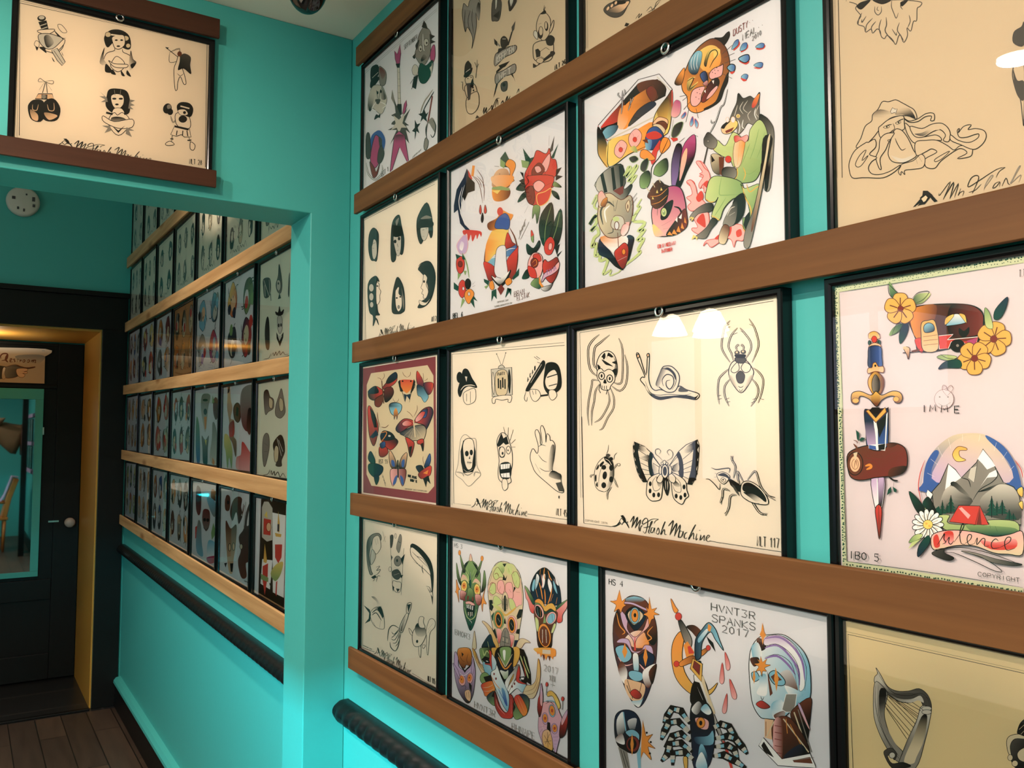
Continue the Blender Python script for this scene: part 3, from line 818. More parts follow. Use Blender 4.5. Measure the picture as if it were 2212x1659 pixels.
ART['pirate'] = r'''
V D
J k 6 478,0 490,500 500,900 515,1659
J k 2 446,0 455,700 470,1659
O Z d 8 560,0 960,0 1090,0 1250,20 1240,60 1215,80 1210,190 1180,200 1155,290 1120,260 1125,330 1090,395 1060,330 1040,340 1015,415 985,370 935,330 910,360 880,340 870,290 840,270 800,310 785,270 735,300 720,250 665,230 660,200 690,150 670,120 640,80 650,40
P Z 560,-10 545,45 600,5 900,-10
F k 650,60 690,20 780,0 740,50 690,90
F k 800,0 960,0 950,20 880,40
L d 9 700,120 670,180 665,230
L d 9 740,150 700,210 700,180
L d 9 800,170 745,230 735,290
L d 9 830,200 790,250 790,290
L d 9 880,180 860,260 880,340
L d 10 925,160 930,230 920,300 1015,415
L d 8 980,270 1020,330 1020,300
L d 9 1050,210 1030,280 1060,330 1090,380
L d 8 1140,140 1150,200 1125,260
L d 8 980,0 975,60 1000,130 1020,170 1040,120
L d 8 820,60 820,110 850,140 880,110 880,60
L d 6 850,60 840,90 860,100
L d 8 1100,0 1060,50 1080,90
F k 1060,20 1130,0 1100,40 1070,60
O Z k 8 790,1130 800,1070 850,1020 890,950 950,950 1015,932 1075,960 1130,990 1190,1030 1210,1110 1120,1080 1000,1090 930,1130 870,1200 800,1290 720,1360 645,1375 690,1290 730,1180
G k Z 860,1010 880,1080 800,1080 870,1020 1000,1060 940,1080 830,1180 740,1320 720,1340 760,1240 820,1160
G k Z 1120,1080 1100,1010 1040,1010 1130,1000 1200,1100 1150,1090 1080,1070 1010,1070
Q l k 5 965,1040 985,1005 1010,1020 1030,1015 1020,1045 1025,1055 1000,1052 975,1060
O Z k 8 855,1200 880,1170 960,1110 1080,1080 1095,1150 1090,1210 1000,1220 920,1260 870,1280
L k 9 895,1190 940,1170 980,1160
L k 9 1010,1150 1060,1120 1090,1110
D q k 5 930,1185 26,12 -10
D q k 5 1040,1145 24,12 -20
E k 932,1184 10,8
E k 1042,1144 10,8
L k 6 990,1150 1005,1200 970,1225
O Z k 8 1000,1220 1060,1210 1110,1260 1150,1330 1180,1400 1210,1450 1160,1490 1080,1520 990,1510 950,1460 950,1390
O Z k 8 990,1240 920,1250 870,1300 860,1390 840,1440 830,1480 860,1570 880,1575 870,1480 920,1400 950,1330 1000,1250
L k 8 1010,1290 1030,1340 1070,1400 1110,1385
L k 6 970,1300 940,1310 960,1330
G l Z 1080,1500 1080,1420 970,1450 1080,1480 1190,1440 1150,1490 1060,1515
O Z k 8 1090,1100 1140,1130 1220,1110 1300,1060 1370,1060 1375,1120 1340,1125 1350,1085 1290,1090 1220,1135 1140,1140
O Z k 8 1100,1150 1150,1190 1180,1260 1260,1280 1380,1260 1430,1280 1440,1310 1380,1310 1250,1330 1180,1330 1120,1240
O Z k 8 1150,1180 1260,1200 1350,1160 1440,1150 1500,1190 1525,1250 1510,1320 1460,1310 1480,1260 1430,1210 1360,1230 1270,1280 1190,1270
G d Z 1270,1260 1300,1200 1190,1250 1270,1270 1360,1220 1430,1210 1340,1200 1260,1240
O Z k 8 1200,1330 1300,1310 1400,1310 1500,1360 1560,1400 1620,1360 1720,1370 1730,1430 1700,1465 1590,1480 1680,1430 1640,1390 1580,1400 1440,1500 1380,1570 1300,1560 1285,1500 1310,1470 1400,1420 1350,1390 1290,1420 1210,1450
O Z k 7 1380,1490 1440,1450 1520,1410 1450,1480 1390,1510
O Z k 8 1530,1260 1600,1310 1700,1330 1780,1290 1790,1250 1740,1260 1680,1280 1610,1280 1590,1220 1610,1200 1600,1240 1650,1180 1720,1165 1690,1210 1760,1200 1840,1220 1860,1280 1820,1350 1740,1395 1620,1350 1530,1310
O Z k 8 740,1330 640,1400 590,1490 580,1570 610,1659 700,1659 760,1659 900,1659 1010,1600 1060,1540 960,1600 860,1630 790,1620 760,1570 790,1510 840,1470 770,1440 830,1370 820,1300 760,1330
O Z k 7 700,1500 760,1450 700,1540 660,1560 640,1530 680,1450 740,1400
O Z k 7 1080,1530 1060,1560 1040,1600 1060,1635 1070,1600 1100,1630 1100,1590 1180,1580 1270,1560 1290,1480 1250,1440 1180,1500
L k 5 1200,1470 1220,1530
L k 5 1230,1460 1260,1510
O d d 6 2212,210 2190,250 2120,300 2115,400 2212,420
O Z d 10 2212,560 2130,600 2105,700 2140,850 2180,930 2200,1100 2212,1140
F d 2110,640 2150,750 2212,760 2212,930 2170,920 2130,830
V X
P k 500,1435 610,1310 600,1300 640,1260 650,1190 720,1190 790,1250 800,1270 870,1345 820,1360 780,1320 760,1290 680,1390 620,1400
P q 600,1380 630,1350 560,1420 530,1430
P q 625,1310 690,1260 720,1290 690,1340 660,1360
L k 10 890,1225 900,1255 1060,1050 950,1320
L k 16 950,1320 1110,1060 1050,1310
L k 12 1050,1310 1180,1080 1120,1290
L k 10 1215,1150 1175,1260 1200,1220 1260,1195 1240,1270
L k 13 1880,840 1750,870 1500,1030 1350,1125 1320,1110 1370,1000 1450,960 1480,1010 1400,1200 1380,1225
L k 9 1880,840 1790,900 1740,995
L k 9 1330,1215 1430,1180 1520,1090
L g 13 1560,1160 1690,975 1660,970 1590,1080 1560,1180
L k 10 1800,1050 1730,1080 1690,1150 1740,1130 1800,1060 1790,1130
L k 12 1830,1120 1890,1000 1920,1080 1950,1100
L g 12 1960,1080 2100,830 2070,850 1990,1010 1960,1080 2110,950 2080,1060
'''
ART['haircuts'] = r'''
V E
J k 3 205,1448 190,392 815,72
J k 2 192,1452 178,400 815,55
O j k 4 235,520 270,460 310,490 320,560 305,740 280,750 250,740 230,650
O l k 3 260,600 280,560 300,590 303,690 280,740 262,700
J k 3 270,600 290,590
J g 4 265,640 278,640
F j 255,530 300,540 310,590 280,550 262,620 245,600
O j k 4 430,500 450,390 500,345 520,430 545,560 535,680 510,690 480,600 470,740 430,740
O l k 3 450,540 510,510 518,600 510,680 490,710 470,670
F k 445,430 500,420 530,520 450,535
F g 470,400 500,370 480,440
E k 465,580 12,16
E k 500,555 11,16
J k 3 485,600 490,630
L k 5 478,665 495,655
O j k 4 655,450 670,350 745,235 790,360 798,500 780,550 750,480 700,600 670,560
O l k 3 690,460 750,430 760,500 730,570 700,550
F k 660,430 700,380 795,400 795,450 700,460 665,480
F g 690,380 740,350 790,370 740,380
J k 3 705,480 725,475
J k 3 735,470 750,465
L k 4 705,535 725,535
O j k 4 225,960 290,885 325,935 300,950 310,1180 330,1230 290,1240 320,1320 300,1260 270,1330 270,1240 235,1190
O Z k 4 300,950 325,960 322,990 338,1020 330,1060 330,1110 300,1130
E k 308,975 8,7
D l k 3 255,990 22,34
D l k 3 255,1070 20,34
D l k 3 258,1140 16,26
O j k 4 490,895 540,990 552,1170 530,1210 490,1222 440,1205 440,1080 460,960
O Z k 3 470,1010 500,985 520,1040 525,1150 495,1200 470,1140
F j 465,1020 500,975 495,1040 525,1060 510,980 470,960
E k 480,1080 9,7
E k 512,1070 9,7
D g k 2 497,1160 10,16
G g j 540,1100 500,960 520,980 545,1100 540,1180
O j k 4 690,850 670,820 720,760 780,765 820,860 815,980 780,1100 720,1160 665,1165 700,1110 740,1080 760,1000 730,900
O Z k 4 720,870 750,900 740,960 760,1020 740,1080 715,1080 715,1050 700,1040 712,1010 695,990 710,940
L k 5 745,758 700,770 672,800
O Z k 4 680,1100 740,1120 790,1060 740,1140 690,1140
E k 722,935 8,12
SIGAT 824,718 896,703
V E
T k 5 788,1290 832,1278 42 NLT 2
'''
ART['roses'] = r'''
V B
P n 1075,1560 1100,1490 1145,1600 1170,1659 1070,1659
P r 1110,1500 1148,1580 1140,1600 1115,1560
J o 22 1160,1465 1148,1560
L h 5 1190,1500 1240,1580 1245,1659
L h 5 1160,1560 1210,1600 1230,1659
P x 1395,1400 1440,1340 1480,1420 1480,1480 1420,1480
P e 1395,1405 1440,1440 1430,1490 1395,1470
O o k 4 1440,1460 1470,1410 1520,1430 1530,1480 1500,1560 1520,1600 1480,1600 1480,1500
G a h 1340,1500 1480,1659 1330,1659 1335,1560 1380,1500 1450,1495 1480,1560 1470,1659
E h 1390,1540 4,4
E h 1420,1560 4,4
E h 1400,1600 4,4
J k 3 1345,1470 1385,1475
P x 1595,1310 1660,1400 1720,1380 1660,1500 1630,1480
P e 1580,1415 1650,1430 1640,1490 1590,1480
P d 1820,1370 1875,1200 1860,1330
P x 1840,1400 1910,1270 1870,1400
L h 4 1825,1290 1828,1200
O r k 5 1640,1480 1690,1400 1720,1330 1800,1360 1830,1310 1850,1400 1890,1420 1895,1540 1840,1600 1860,1659 1640,1659 1610,1560
O p k 4 1770,1440 1830,1360 1835,1430 1800,1520 1760,1480
O c k 4 1680,1500 1740,1440 1790,1500 1740,1560 1680,1560
O p k 4 1700,1480 1740,1470 1760,1510 1720,1530
L k 4 1650,1500 1640,1600 1680,1650
L k 4 1790,1520 1800,1600 1780,1659
P k 1890,1500 1940,1480 1900,1550 1950,1560 1885,1600
P k 1600,1530 1570,1520 1600,1580 1560,1600 1610,1640
V E
P n 1080,0 1110,0 1060,200 1040,330 1080,430 1130,480 1210,495 1100,490 1040,420 1020,300 985,330 985,260 1010,120
L w 6 1060,100 1030,220 1050,340 1090,430
L w 4 1080,80 1050,200 1060,300
P k 1110,0 1170,60 1170,130 1110,150 1080,220 1060,180
L h 5 1150,0 1210,80 1240,240
L h 5 1190,0 1250,80 1250,220
F r 1070,480 1220,490 1225,540 1210,510 1190,560 1180,520 1150,580 1135,520 1115,575 1100,510 1080,530
O r k 4 1220,255 1230,310 1220,340 1210,310
O r k 4 1262,255 1275,310 1262,335 1252,310
O k k 4 1240,325 1248,380 1235,415 1225,380
G o h 1330,100 1480,100 1325,110 1380,90 1480,120 1470,190 1400,225 1335,210
G a o 1330,60 1480,60 1325,60 1330,0 1510,0 1480,80 1400,110
P e 1325,100 1400,90 1480,110 1475,130 1390,125 1320,120
P y 1320,130 1400,125 1370,160
O r k 5 1615,110 1650,50 1640,0 1860,0 1850,100 1800,230 1720,265 1640,230
O p k 5 1690,70 1740,40 1790,80 1740,140 1700,120
O c k 5 1620,120 1680,90 1700,160 1690,250 1640,230
O r y 6 1720,170 1790,140 1850,110 1820,220 1740,265
L k 4 1700,150 1710,260
L k 4 1640,60 1700,70
L k 4 1790,90 1850,60
H x k k 3 1530,120 1600,60 1535,120 1580,60 1610,60 1610,130
H x k k 3 1550,230 1600,120 1550,235 1580,170 1620,140 1620,190
H e k k 3 1860,80 1940,90 1865,90 1880,50 1940,100
H x k k 3 1850,130 1920,210 1850,130 1900,150 1920,210 1870,180
H e x k 3 1680,270 1720,410 1690,265 1745,270 1740,350 1720,425 1705,330 1680,380
L k 3 1640,270 1610,330
O i p 4 1040,560 1090,520 1110,600 1090,680 1040,690 1010,620
G i w 1040,540 1060,660 1050,580 1075,600 1060,660 1035,640
L e 10 1060,680 1100,780 1120,900
O r k 4 1010,740 1050,710 1080,760 1070,840 1035,865 1010,820
D c k 3 1042,780 20,28
P x 1000,690 1050,710 1010,740
P x 1060,690 1090,740 1060,740
P e 1020,860 1050,870 1020,920
P e 1070,840 1100,840 1085,880
O r k 4 1030,960 1060,920 1090,950 1090,1030 1060,1080 1030,1040
O o k 4 1090,1020 1130,1000 1165,1040 1140,1110 1110,1130 1080,1070
D Z k 3 1070,997 10,16
D Z k 3 1120,1045 10,16
E k 1110,955 28,48
P x 985,940 1030,980 1020,1020 985,1000
P e 1045,1170 1060,1080 1085,1100
P x 1130,1110 1170,1170 1160,1090 1195,1110 1160,1060
L k 4 1150,980 1175,970
L k 3 1150,960 1175,935
L h 12 1290,560 1265,680 1260,800 1300,920
L h 12 1480,460 1530,560 1550,700 1530,850 1480,930
G o y 1270,640 1340,640 1280,580 1330,480 1400,460 1470,470 1430,640 1340,700 1270,780 1265,660
G s b 1310,700 1530,700 1310,740 1400,680 1470,640 1535,610 1530,700 1440,720 1330,800 1280,780
L w 6 1320,730 1400,700 1470,650 1530,640
H r c k 3 1270,790 1340,930 1250,760 1340,800 1360,890 1300,930 1270,860
H r c k 3 1460,740 1530,900 1450,760 1540,640 1555,640 1530,880 1470,900
H r c k 3 1450,560 1530,620 1460,500 1500,580 1530,610 1440,640
G h o 1300,420 1370,440 1285,420 1370,370 1400,300 1470,330 1510,345 1480,400 1380,470 1300,480
E r 1395,315 26,38
O b k 3 1350,460 1370,380 1440,330 1480,380 1470,470 1420,470
O Z k 4 1370,640 1440,620 1450,740 1460,890 1380,900 1345,850 1350,760
O k k 4 1320,880 1400,930 1490,830 1460,920 1400,980 1340,930
G w k 1380,900 1400,970 1320,885 1390,915 1480,840 1400,960
P c 1370,1000 1405,960 1435,1000 1400,1055
O o k 3 1305,940 1330,930 1345,990 1320,1010 1300,980
O o k 3 1440,930 1480,900 1500,940 1460,970
P x 1250,910 1300,930 1290,970 1255,940
P e 1255,980 1300,960 1270,1000
P x 1320,1020 1360,1000 1365,1090 1340,1060 1318,1110
P x 1440,1080 1460,990 1490,1060 1495,1000
P x 1505,900 1565,815 1560,880 1510,920
H x k k 4 1760,600 1860,240 1780,620 1740,480 1760,340 1850,235 1870,400 1840,560
H k x k 4 1830,640 1930,330 1810,660 1850,480 1930,290 1945,460 1900,620
L e 5 1790,600 1800,440 1850,260
L e 5 1830,640 1890,480 1925,320
O r k 4 1810,560 1850,540 1880,600 1850,690 1800,690 1785,620
O p k 4 1830,600 1855,600 1850,650 1825,650
O e k 3 1670,480 1690,520 1690,590 1670,560
P r 1670,475 1695,520 1670,540
H x k k 3 1620,600 1700,680 1630,600 1690,640 1740,570 1750,620 1700,690 1640,690
H x k k 3 1590,900 1640,840 1590,910 1620,840 1650,830 1650,900
H e x k 3 1660,960 1750,1000 1665,960 1720,900 1760,950 1740,1000
O p k 5 1640,780 1680,690 1730,680 1770,720 1770,830 1740,900 1670,890
O r k 4 1640,800 1700,820 1720,900 1660,890
O r k 4 1690,700 1740,690 1760,750 1700,760
D c k 4 1700,770 34,44
L o 5 1680,770 1710,740 1720,780 1690,800
H r c k 5 1780,760 1900,760 1790,740 1820,760 1860,740 1900,720 1920,790 1900,880 1850,950 1790,890 1770,800
H i p k 5 1770,930 1920,800 1765,920 1790,860 1850,830 1915,760 1915,820 1860,870 1800,900 1770,940
T u 5 1780,895 1900,825 40 ·TINA
P o 1740,870 1760,950 1800,1000 1780,1010 1740,950
H w k k 4 1760,950 1850,1000 1760,990 1850,960 1870,930 1840,1000 1790,1020
P k 1880,640 1925,600 1900,700 1945,660 1905,720
J g 3 1560,560 1620,380
J g 3 1575,565 1650,410
T g 4 1570,520 1620,440 40 HH
T h 3 1520,1070 1640,1030 44 BRAM·
T h 3 1545,1105 1680,1065 44 ELSTAK·
T g 2 1370,1125 1470,1105 14 COPYRIGHT 2011
T g 2 1345,1165 1500,1130 14 TATTOOFLASHCOLLECTIVE.COM
T k 5 980,1262 1070,1245 44 BEL 6
'''
ART['beasts'] = r'''
V C
H o h k 7 940,900 1350,400 985,620 1040,500 1120,400 1230,340 1330,400 1375,520 1370,640 1320,760 1290,860 1180,960 1080,1000 1010,960 1000,860 960,800 950,700
G y o 1100,400 1300,600 1100,460 1200,400 1280,430 1300,540 1250,620 1180,640 1120,600 1090,520
H k k k 3 1240,340 1380,300 1240,335 1310,330 1350,290 1375,280 1375,330 1330,400 1300,370
H o k k 5 960,650 900,740 980,600 925,660 890,735 920,755 960,730
H s n k 3 1060,480 1080,650 1050,490 1090,450 1130,460 1130,520 1110,600 1085,655 1040,655 1010,610 1020,540
L w 4 1050,500 1035,560 1045,620
L w 4 1075,480 1058,560 1070,620
L w 4 1100,470 1085,560 1092,610
G k y 1150,540 1240,500 1150,560 1190,450 1280,430 1290,470 1240,520 1230,460 1190,520 1170,590
L k 8 1165,580 1200,470 1250,440 1270,480 1230,540 1200,600
G k y 970,800 1060,700 1000,790 1010,700 1080,680 1050,700 1040,760 1100,720 1040,800
L k 8 1000,720 1060,690 1020,790 1090,740
O p k 6 1195,660 1230,610 1300,580 1320,570 1310,660 1260,690 1210,700
O p k 6 1050,800 1110,770 1160,770 1130,840 1120,900 1080,940 1040,930 1030,870
H b k k 6 1110,700 1180,700 1115,660 1160,630 1185,680 1180,740 1140,720
H p c k 4 1150,710 1180,760 1140,740 1180,710 1185,760 1160,760
H c k k 6 1130,850 1270,780 1165,790 1220,710 1270,690 1285,740 1240,820 1160,900 1125,890
O p k 4 1170,880 1200,820 1260,760 1270,780 1220,850
P w 1220,715 1240,710 1235,745
P w 1150,805 1165,795 1165,825
F k 1360,640 1365,720 1330,800 1290,900 1180,970 1150,960 1250,900 1300,780
E k 1245,620 4,4
E k 1265,600 4,4
E k 1225,640 4,4
E k 1250,650 4,4
E k 1275,625 4,4
E k 1110,790 4,4
E k 1090,820 4,4
E k 1115,830 4,4
E k 1080,860 4,4
E k 1105,875 4,4
J d 4 1310,480 1400,400
J d 4 1330,510 1420,470
J d 4 1330,560 1430,525
J d 4 1310,650 1400,695
J d 4 1000,840 935,855
J d 4 1010,850 960,890
J d 4 1020,950 990,1080
J d 4 1080,960 1100,1045
J d 4 1030,900 970,970
F r 1410,445 1450,360 1470,390 1440,430
H b s k 4 1440,350 1400,440 1395,440 1420,370 1455,350 1450,400
F r 1475,460 1530,390 1540,420 1510,450
H b s k 4 1520,380 1470,450 1470,450 1490,390 1530,380 1525,430
F r 1610,430 1690,400 1680,430 1640,442
H b s k 4 1670,400 1610,420 1605,418 1650,382 1685,390 1670,425
F r 1460,540 1550,540 1520,572
H b s k 8 1540,510 1470,530 1455,522 1500,490 1545,485 1550,530 1510,555
F r 1590,600 1670,590 1640,610
H b s k 4 1660,570 1600,580 1590,580 1635,552 1672,560 1655,600
H b s k 8 1410,590 1370,600 1355,600 1390,568 1425,580 1420,625 1390,635
F r 1380,640 1425,630 1400,655
H b s k 4 1530,680 1490,680 1480,680 1510,655 1540,665 1530,700 1505,708
F r 1475,690 1530,708 1500,720
H b s r 4 970,1010 960,1050 985,990 990,1020 960,1050 950,1030
H b s r 4 1040,1060 1040,1110 1050,1030 1058,1090 1035,1120 1025,1090
H b s r 4 1080,1060 1090,1120 1070,1050 1100,1090 1090,1135 1072,1110
Q Z k 6 215,1110 570,705 755,655 870,790 860,950 810,1080 300,1245 235,1190
P k 240,1120 565,740 740,700 820,790 810,850 500,1010 300,1220 240,1180
G h k 560,740 820,830 565,740 740,705 820,790 760,860 600,830
G r h 280,1060 420,950 240,1120 440,900 400,1060 300,1110
G o h 520,820 740,800 400,1120 410,990 520,870 640,790 700,760 740,830 730,880 600,960 520,1060 460,1140
H c h k 4 640,800 740,850 640,800 680,760 725,790 738,850 700,900 660,860
G a o 390,1120 480,1020 385,1110 410,960 470,940 480,1060 430,1145
H d n k 4 500,1100 720,920 480,1120 560,980 680,900 725,930 600,1030
H s n k 3 260,1150 400,1140 250,1180 300,1120 390,1110 360,1180 280,1230
J l 12 300,1240 860,960
J l 9 735,680 855,800
W 16 420,1010 430,900 430,800
W 12 430,880 390,840 400,820
W 12 430,870 455,820 445,790
W 14 480,980 500,920 500,870
W 12 495,930 520,880 525,860
L r 9 300,1250 230,1180 215,1110
G z k 300,1420 330,1250 210,1120 290,1260 300,1480 230,1400 210,1330
G y o 310,1250 620,1180 305,1255 500,1180 700,1080 650,1290 480,1370 310,1470
L k 7 305,1255 310,1480 480,1370 650,1290
L k 7 215,1120 210,1330 240,1410 300,1485
H y h k 6 780,1100 870,900 720,1010 830,850 870,800 870,950 830,1180 700,1180
G k z 760,900 860,1050 735,990 830,860 840,960 800,1100
J r 9 870,800 870,960
O p k 4 370,1290 420,1240 470,1280 450,1350 410,1400 360,1360
D r c 3 415,1325 18,22
O p k 4 490,1200 550,1140 600,1190 580,1270 530,1310 490,1270
D r c 3 540,1235 18,22
L c 4 415,1325 400,1270
L c 4 415,1325 450,1310
L c 4 540,1235 520,1180
L c 4 540,1235 575,1200
G y e 480,1320 560,1330 490,1320 540,1290 560,1350
O a h 6 720,1060 760,1035 830,1060 820,1120 750,1130 700,1100
O h k 5 730,1090 790,1070 830,1110 800,1160 740,1140
O q h 5 700,1110 760,1100 810,1150 780,1190
H b n k 5 640,1180 780,1280 660,1150 730,1120 790,1180 790,1260 720,1320 650,1320 630,1250
F r 640,1190 720,1160 780,1200 740,1230 660,1230
G s b 640,1280 700,1290 635,1250 690,1240 680,1320 640,1320
P r 760,1240 790,1280 740,1340 720,1430 690,1460 670,1400 700,1330
P h 605,1240 650,1230 660,1270 630,1260
O o h 5 600,1330 650,1330 720,1400 680,1420 600,1400 585,1370
O o h 5 790,1220 840,1230 850,1290 780,1360 760,1300
L k 6 850,1200 770,1370 690,1480 690,1580
H p m g 4 870,1040 940,900 880,920 910,885 945,910 940,1000 900,1040 860,1020
L k 5 880,1060 860,1200
H d k e 4 870,1180 960,1090 865,1200 890,1110 965,1080 940,1170 890,1220
P r 855,1220 915,1220 920,1240 880,1255
H d k e 4 490,1400 570,1390 490,1400 540,1380 570,1410 520,1440
H d k e 4 600,1500 650,1420 590,1500 600,1440 650,1400 660,1440 630,1520
H e k k 4 720,1520 830,1450 705,1530 730,1460 820,1400 830,1500 770,1560 720,1550
H e k k 4 600,1640 670,1530 590,1659 590,1560 660,1510 680,1580 650,1659
H u k k 5 870,1640 940,1290 870,1659 865,1450 900,1300 930,1270 955,1300 940,1420 910,1659
H m k k 5 1000,1300 1060,1400 900,1659 940,1500 945,1400 980,1270 1065,1190 1080,1290 1060,1400 1000,1520 940,1659
G a p 980,1320 960,1600 955,1400 1000,1310 1000,1400 970,1520 935,1600
J d 3 1060,1190 1100,1210
J d 3 930,1260 980,1220
W 12 1360,790 1330,920 1300,950 1260,1070 1220,1150 1190,1200
W 10 1260,1070 1220,1090 1215,1060
J d 12 1185,1300 1150,1450
H k g k 4 1480,840 1600,1130 1440,910 1455,825 1500,870 1560,850 1600,870 1645,815 1640,900 1640,960 1640,1050 1600,1110 1540,1090 1500,1150 1450,1190 1440,1110 1380,1080 1400,1000
G r o 1600,950 1650,830 1575,940 1595,880 1645,830 1620,920 1590,955
L l 6 1450,930 1430,1000 1420,1030
L l 6 1500,900 1470,960 1500,1010
L l 6 1540,890 1500,960 1540,1000
L l 6 1570,980 1540,1020 1560,1070
L w 7 1610,960 1600,1010 1620,1060
L w 7 1450,1060 1470,1120 1460,1180
L w 7 1500,1060 1490,1120 1510,1140
L l 6 1640,930 1610,1000 1640,1040
H a y k 4 1320,1130 1450,1110 1305,1130 1340,1090 1400,1060 1450,1080 1440,1130 1380,1180 1320,1180
P c 1340,1160 1420,1125 1400,1160 1350,1180
F k 1305,1130 1340,1090 1390,1070 1350,1110 1330,1140
D y a 4 1455,1028 16,16
D y k 3 1455,1030 6,8
D Z a 4 1410,1060 18,26
D Z a 3 1360,1060 14,22
H k g k 4 1640,1050 1760,1300 1640,1040 1690,1030 1740,1080 1770,1150 1770,1300 1740,1659 1680,1659 1700,1400
G q k 1740,1280 1690,1400 1740,1200 1755,1300 1720,1659 1690,1659 1700,1400
H f e k 5 1400,1240 1700,1500 1440,1180 1540,1250 1560,1150 1640,1060 1700,1130 1720,1280 1660,1450 1650,1520 1600,1600 1500,1620 1420,1610 1440,1500 1480,1380 1420,1480 1380,1400 1330,1390 1250,1340 1240,1310 1270,1240 1340,1290 1400,1180
L e 6 1560,1270 1530,1350 1480,1470
L e 6 1640,1140 1600,1300 1560,1410
L e 5 1690,1170 1660,1300 1620,1400
L e 5 1500,1520 1560,1540 1640,1480
L z 8 1440,1470 1450,1540 1410,1610
L z 8 1500,1480 1520,1540 1500,1600
L z 7 1270,1240 1250,1300 1240,1330
H q o h 4 1440,1240 1500,1230 1430,1250 1480,1230 1520,1240 1480,1450 1430,1480 1410,1370
L o 6 1470,1250 1450,1460
H r p c 4 1430,1200 1540,1220 1420,1210 1450,1200 1480,1215 1530,1195 1545,1220 1520,1260 1480,1240 1430,1260
H k g k 4 1160,1180 1270,1290 1160,1210 1190,1170 1240,1210 1270,1250 1260,1300 1220,1320 1160,1290 1150,1240
D g k 3 1190,1250 12,10
H q k k 4 1220,1350 1330,1540 1215,1370 1310,1390 1300,1540 1230,1510
P k 1215,1370 1250,1420 1220,1440
P h 1285,1390 1330,1390 1320,1560 1290,1540
D r c 3 1368,1410 28,30
H k g k 4 1330,1480 1430,1560 1310,1520 1340,1480 1430,1490 1440,1560 1390,1590 1330,1570
O p r 4 1085,1440 1120,1425 1160,1460 1200,1540 1200,1659 1130,1659 1150,1580 1110,1560 1140,1540 1130,1480
O p r 4 1000,1620 1030,1590 1070,1620 1060,1659
H h k k 4 730,1659 860,1640 730,1659 750,1610 800,1630 860,1659
L f 16 445,1560 480,1480 500,1490 470,1560 550,1470
L f 16 480,1600 555,1550 500,1640
H l k k 4 200,1640 430,1500 195,1659 230,1570 330,1490 430,1460 440,1659
P k 235,1560 260,1545 290,1659 250,1659
P k 325,1500 350,1490 370,1659 345,1659
P k 395,1470 425,1465 440,1640 415,1659
T c 5 1412,320 1600,200 55 DUSTY··
T d 5 1495,360 1690,240 55 NEAL··
T k 4 1580,365 1665,305 42 2010
V F
H l k k 5 190,400 440,300 195,410 230,330 330,250 435,235 440,440 510,400 505,450 440,540 380,540 300,500 220,470
P k 235,320 262,300 300,470 270,480
P k 330,258 355,248 378,440 350,460
P k 400,240 430,238 440,420 415,430
P c 350,460 440,415 440,480 410,500
L f 22 440,330 490,250 500,260 460,340 550,240 555,260 480,380 550,320 500,400
L f 26 160,580 200,500 210,520 180,600 230,640 180,700 140,760 190,680 200,740 150,820 200,780 220,840 180,880 160,960 200,920 190,1040 240,1000 230,1080 300,1060 280,1140 260,1200 330,1160 320,1210 400,1180
L f 26 600,530 560,600 590,600 540,680 530,730 630,740 570,820 630,800 560,900 620,880 570,980 590,1000 530,1060 440,1130 400,1180
H n k k 4 225,980 400,1130 235,880 300,960 380,1080 440,1160 370,1130 300,1060 220,1010
H n k k 4 470,870 540,950 470,870 530,870 520,950 480,1080
G o w 240,880 300,950 235,870 460,860 470,950 400,990 340,1000
H q g h 7 300,600 520,700 215,640 240,520 320,480 420,540 500,500 525,580 510,720 470,800 400,870 300,870 240,800 215,720
L d 16 260,760 240,640 300,560 360,600
L w 14 290,740 275,640 320,590
L d 8 300,840 350,820 330,740
H p q h 5 230,480 260,590 225,600 215,500 250,460 290,520 300,560 260,600
H o h k 3 240,540 280,600 240,590 260,540 300,520 280,600
O q h 5 460,590 490,540 500,600 480,650
E h 480,600 5,22
O l h 5 340,720 370,680 430,690 450,740 430,800 360,800 330,770
E f 375,710 30,22
D Z h 7 382,768 20,36
H p w h 4 420,800 490,860 440,760 490,760 480,820 440,860 415,830
P p 460,740 495,735 490,770 470,760
J h 6 390,830 400,990
J h 4 400,1000 400,1110
H r c k 5 360,1000 480,1100 360,1010 400,960 450,920 485,960 480,1060 440,1150 390,1100
D o h 5 444,1000 16,26
L w 5 390,1080 470,1040
J d 3 500,560 560,480
J d 3 510,590 560,520
J d 3 510,690 560,660
J d 3 500,740 560,720
J d 3 370,640 390,540
J d 3 360,640 350,550
H m p k 8 940,430 780,840 690,660 720,560 830,430 940,430 985,540 990,660 930,760 870,850 740,860 710,800
H h k k 4 660,500 830,480 655,500 740,370 800,400 790,430 840,440 820,560 740,620 690,590 680,540
J q 6 675,470 640,430
J q 6 720,430 700,390
J q 6 770,390 755,355
L o 5 680,510 760,500 830,440
L o 5 690,580 760,560 830,500
P y 740,450 750,480 730,480
P y 700,510 712,535 695,535
P y 775,430 788,455 768,460
F k 770,680 800,590 880,540 870,620 830,700 780,720
D f k 8 800,650 28,42
E e 800,655 12,18
E w 797,645 4,6
L d 4 740,680 745,620 760,600
L k 16 890,600 940,620 960,700 910,760
H k c k 5 900,700 1000,700 890,740 980,620 1005,680 1000,780 900,850 820,850
P o 830,850 850,820 880,855
P o 870,840 890,800 920,850
P o 910,820 930,770 950,830
P o 950,790 960,740 980,800
P o 980,740 985,690 1000,750
P w 900,720 920,690 920,740
P w 930,700 960,660 955,710
L d 3 760,790 690,770
L d 3 780,770 870,720
L d 3 790,800 850,790
G y p 720,760 800,860 700,760 740,780 800,850 720,860
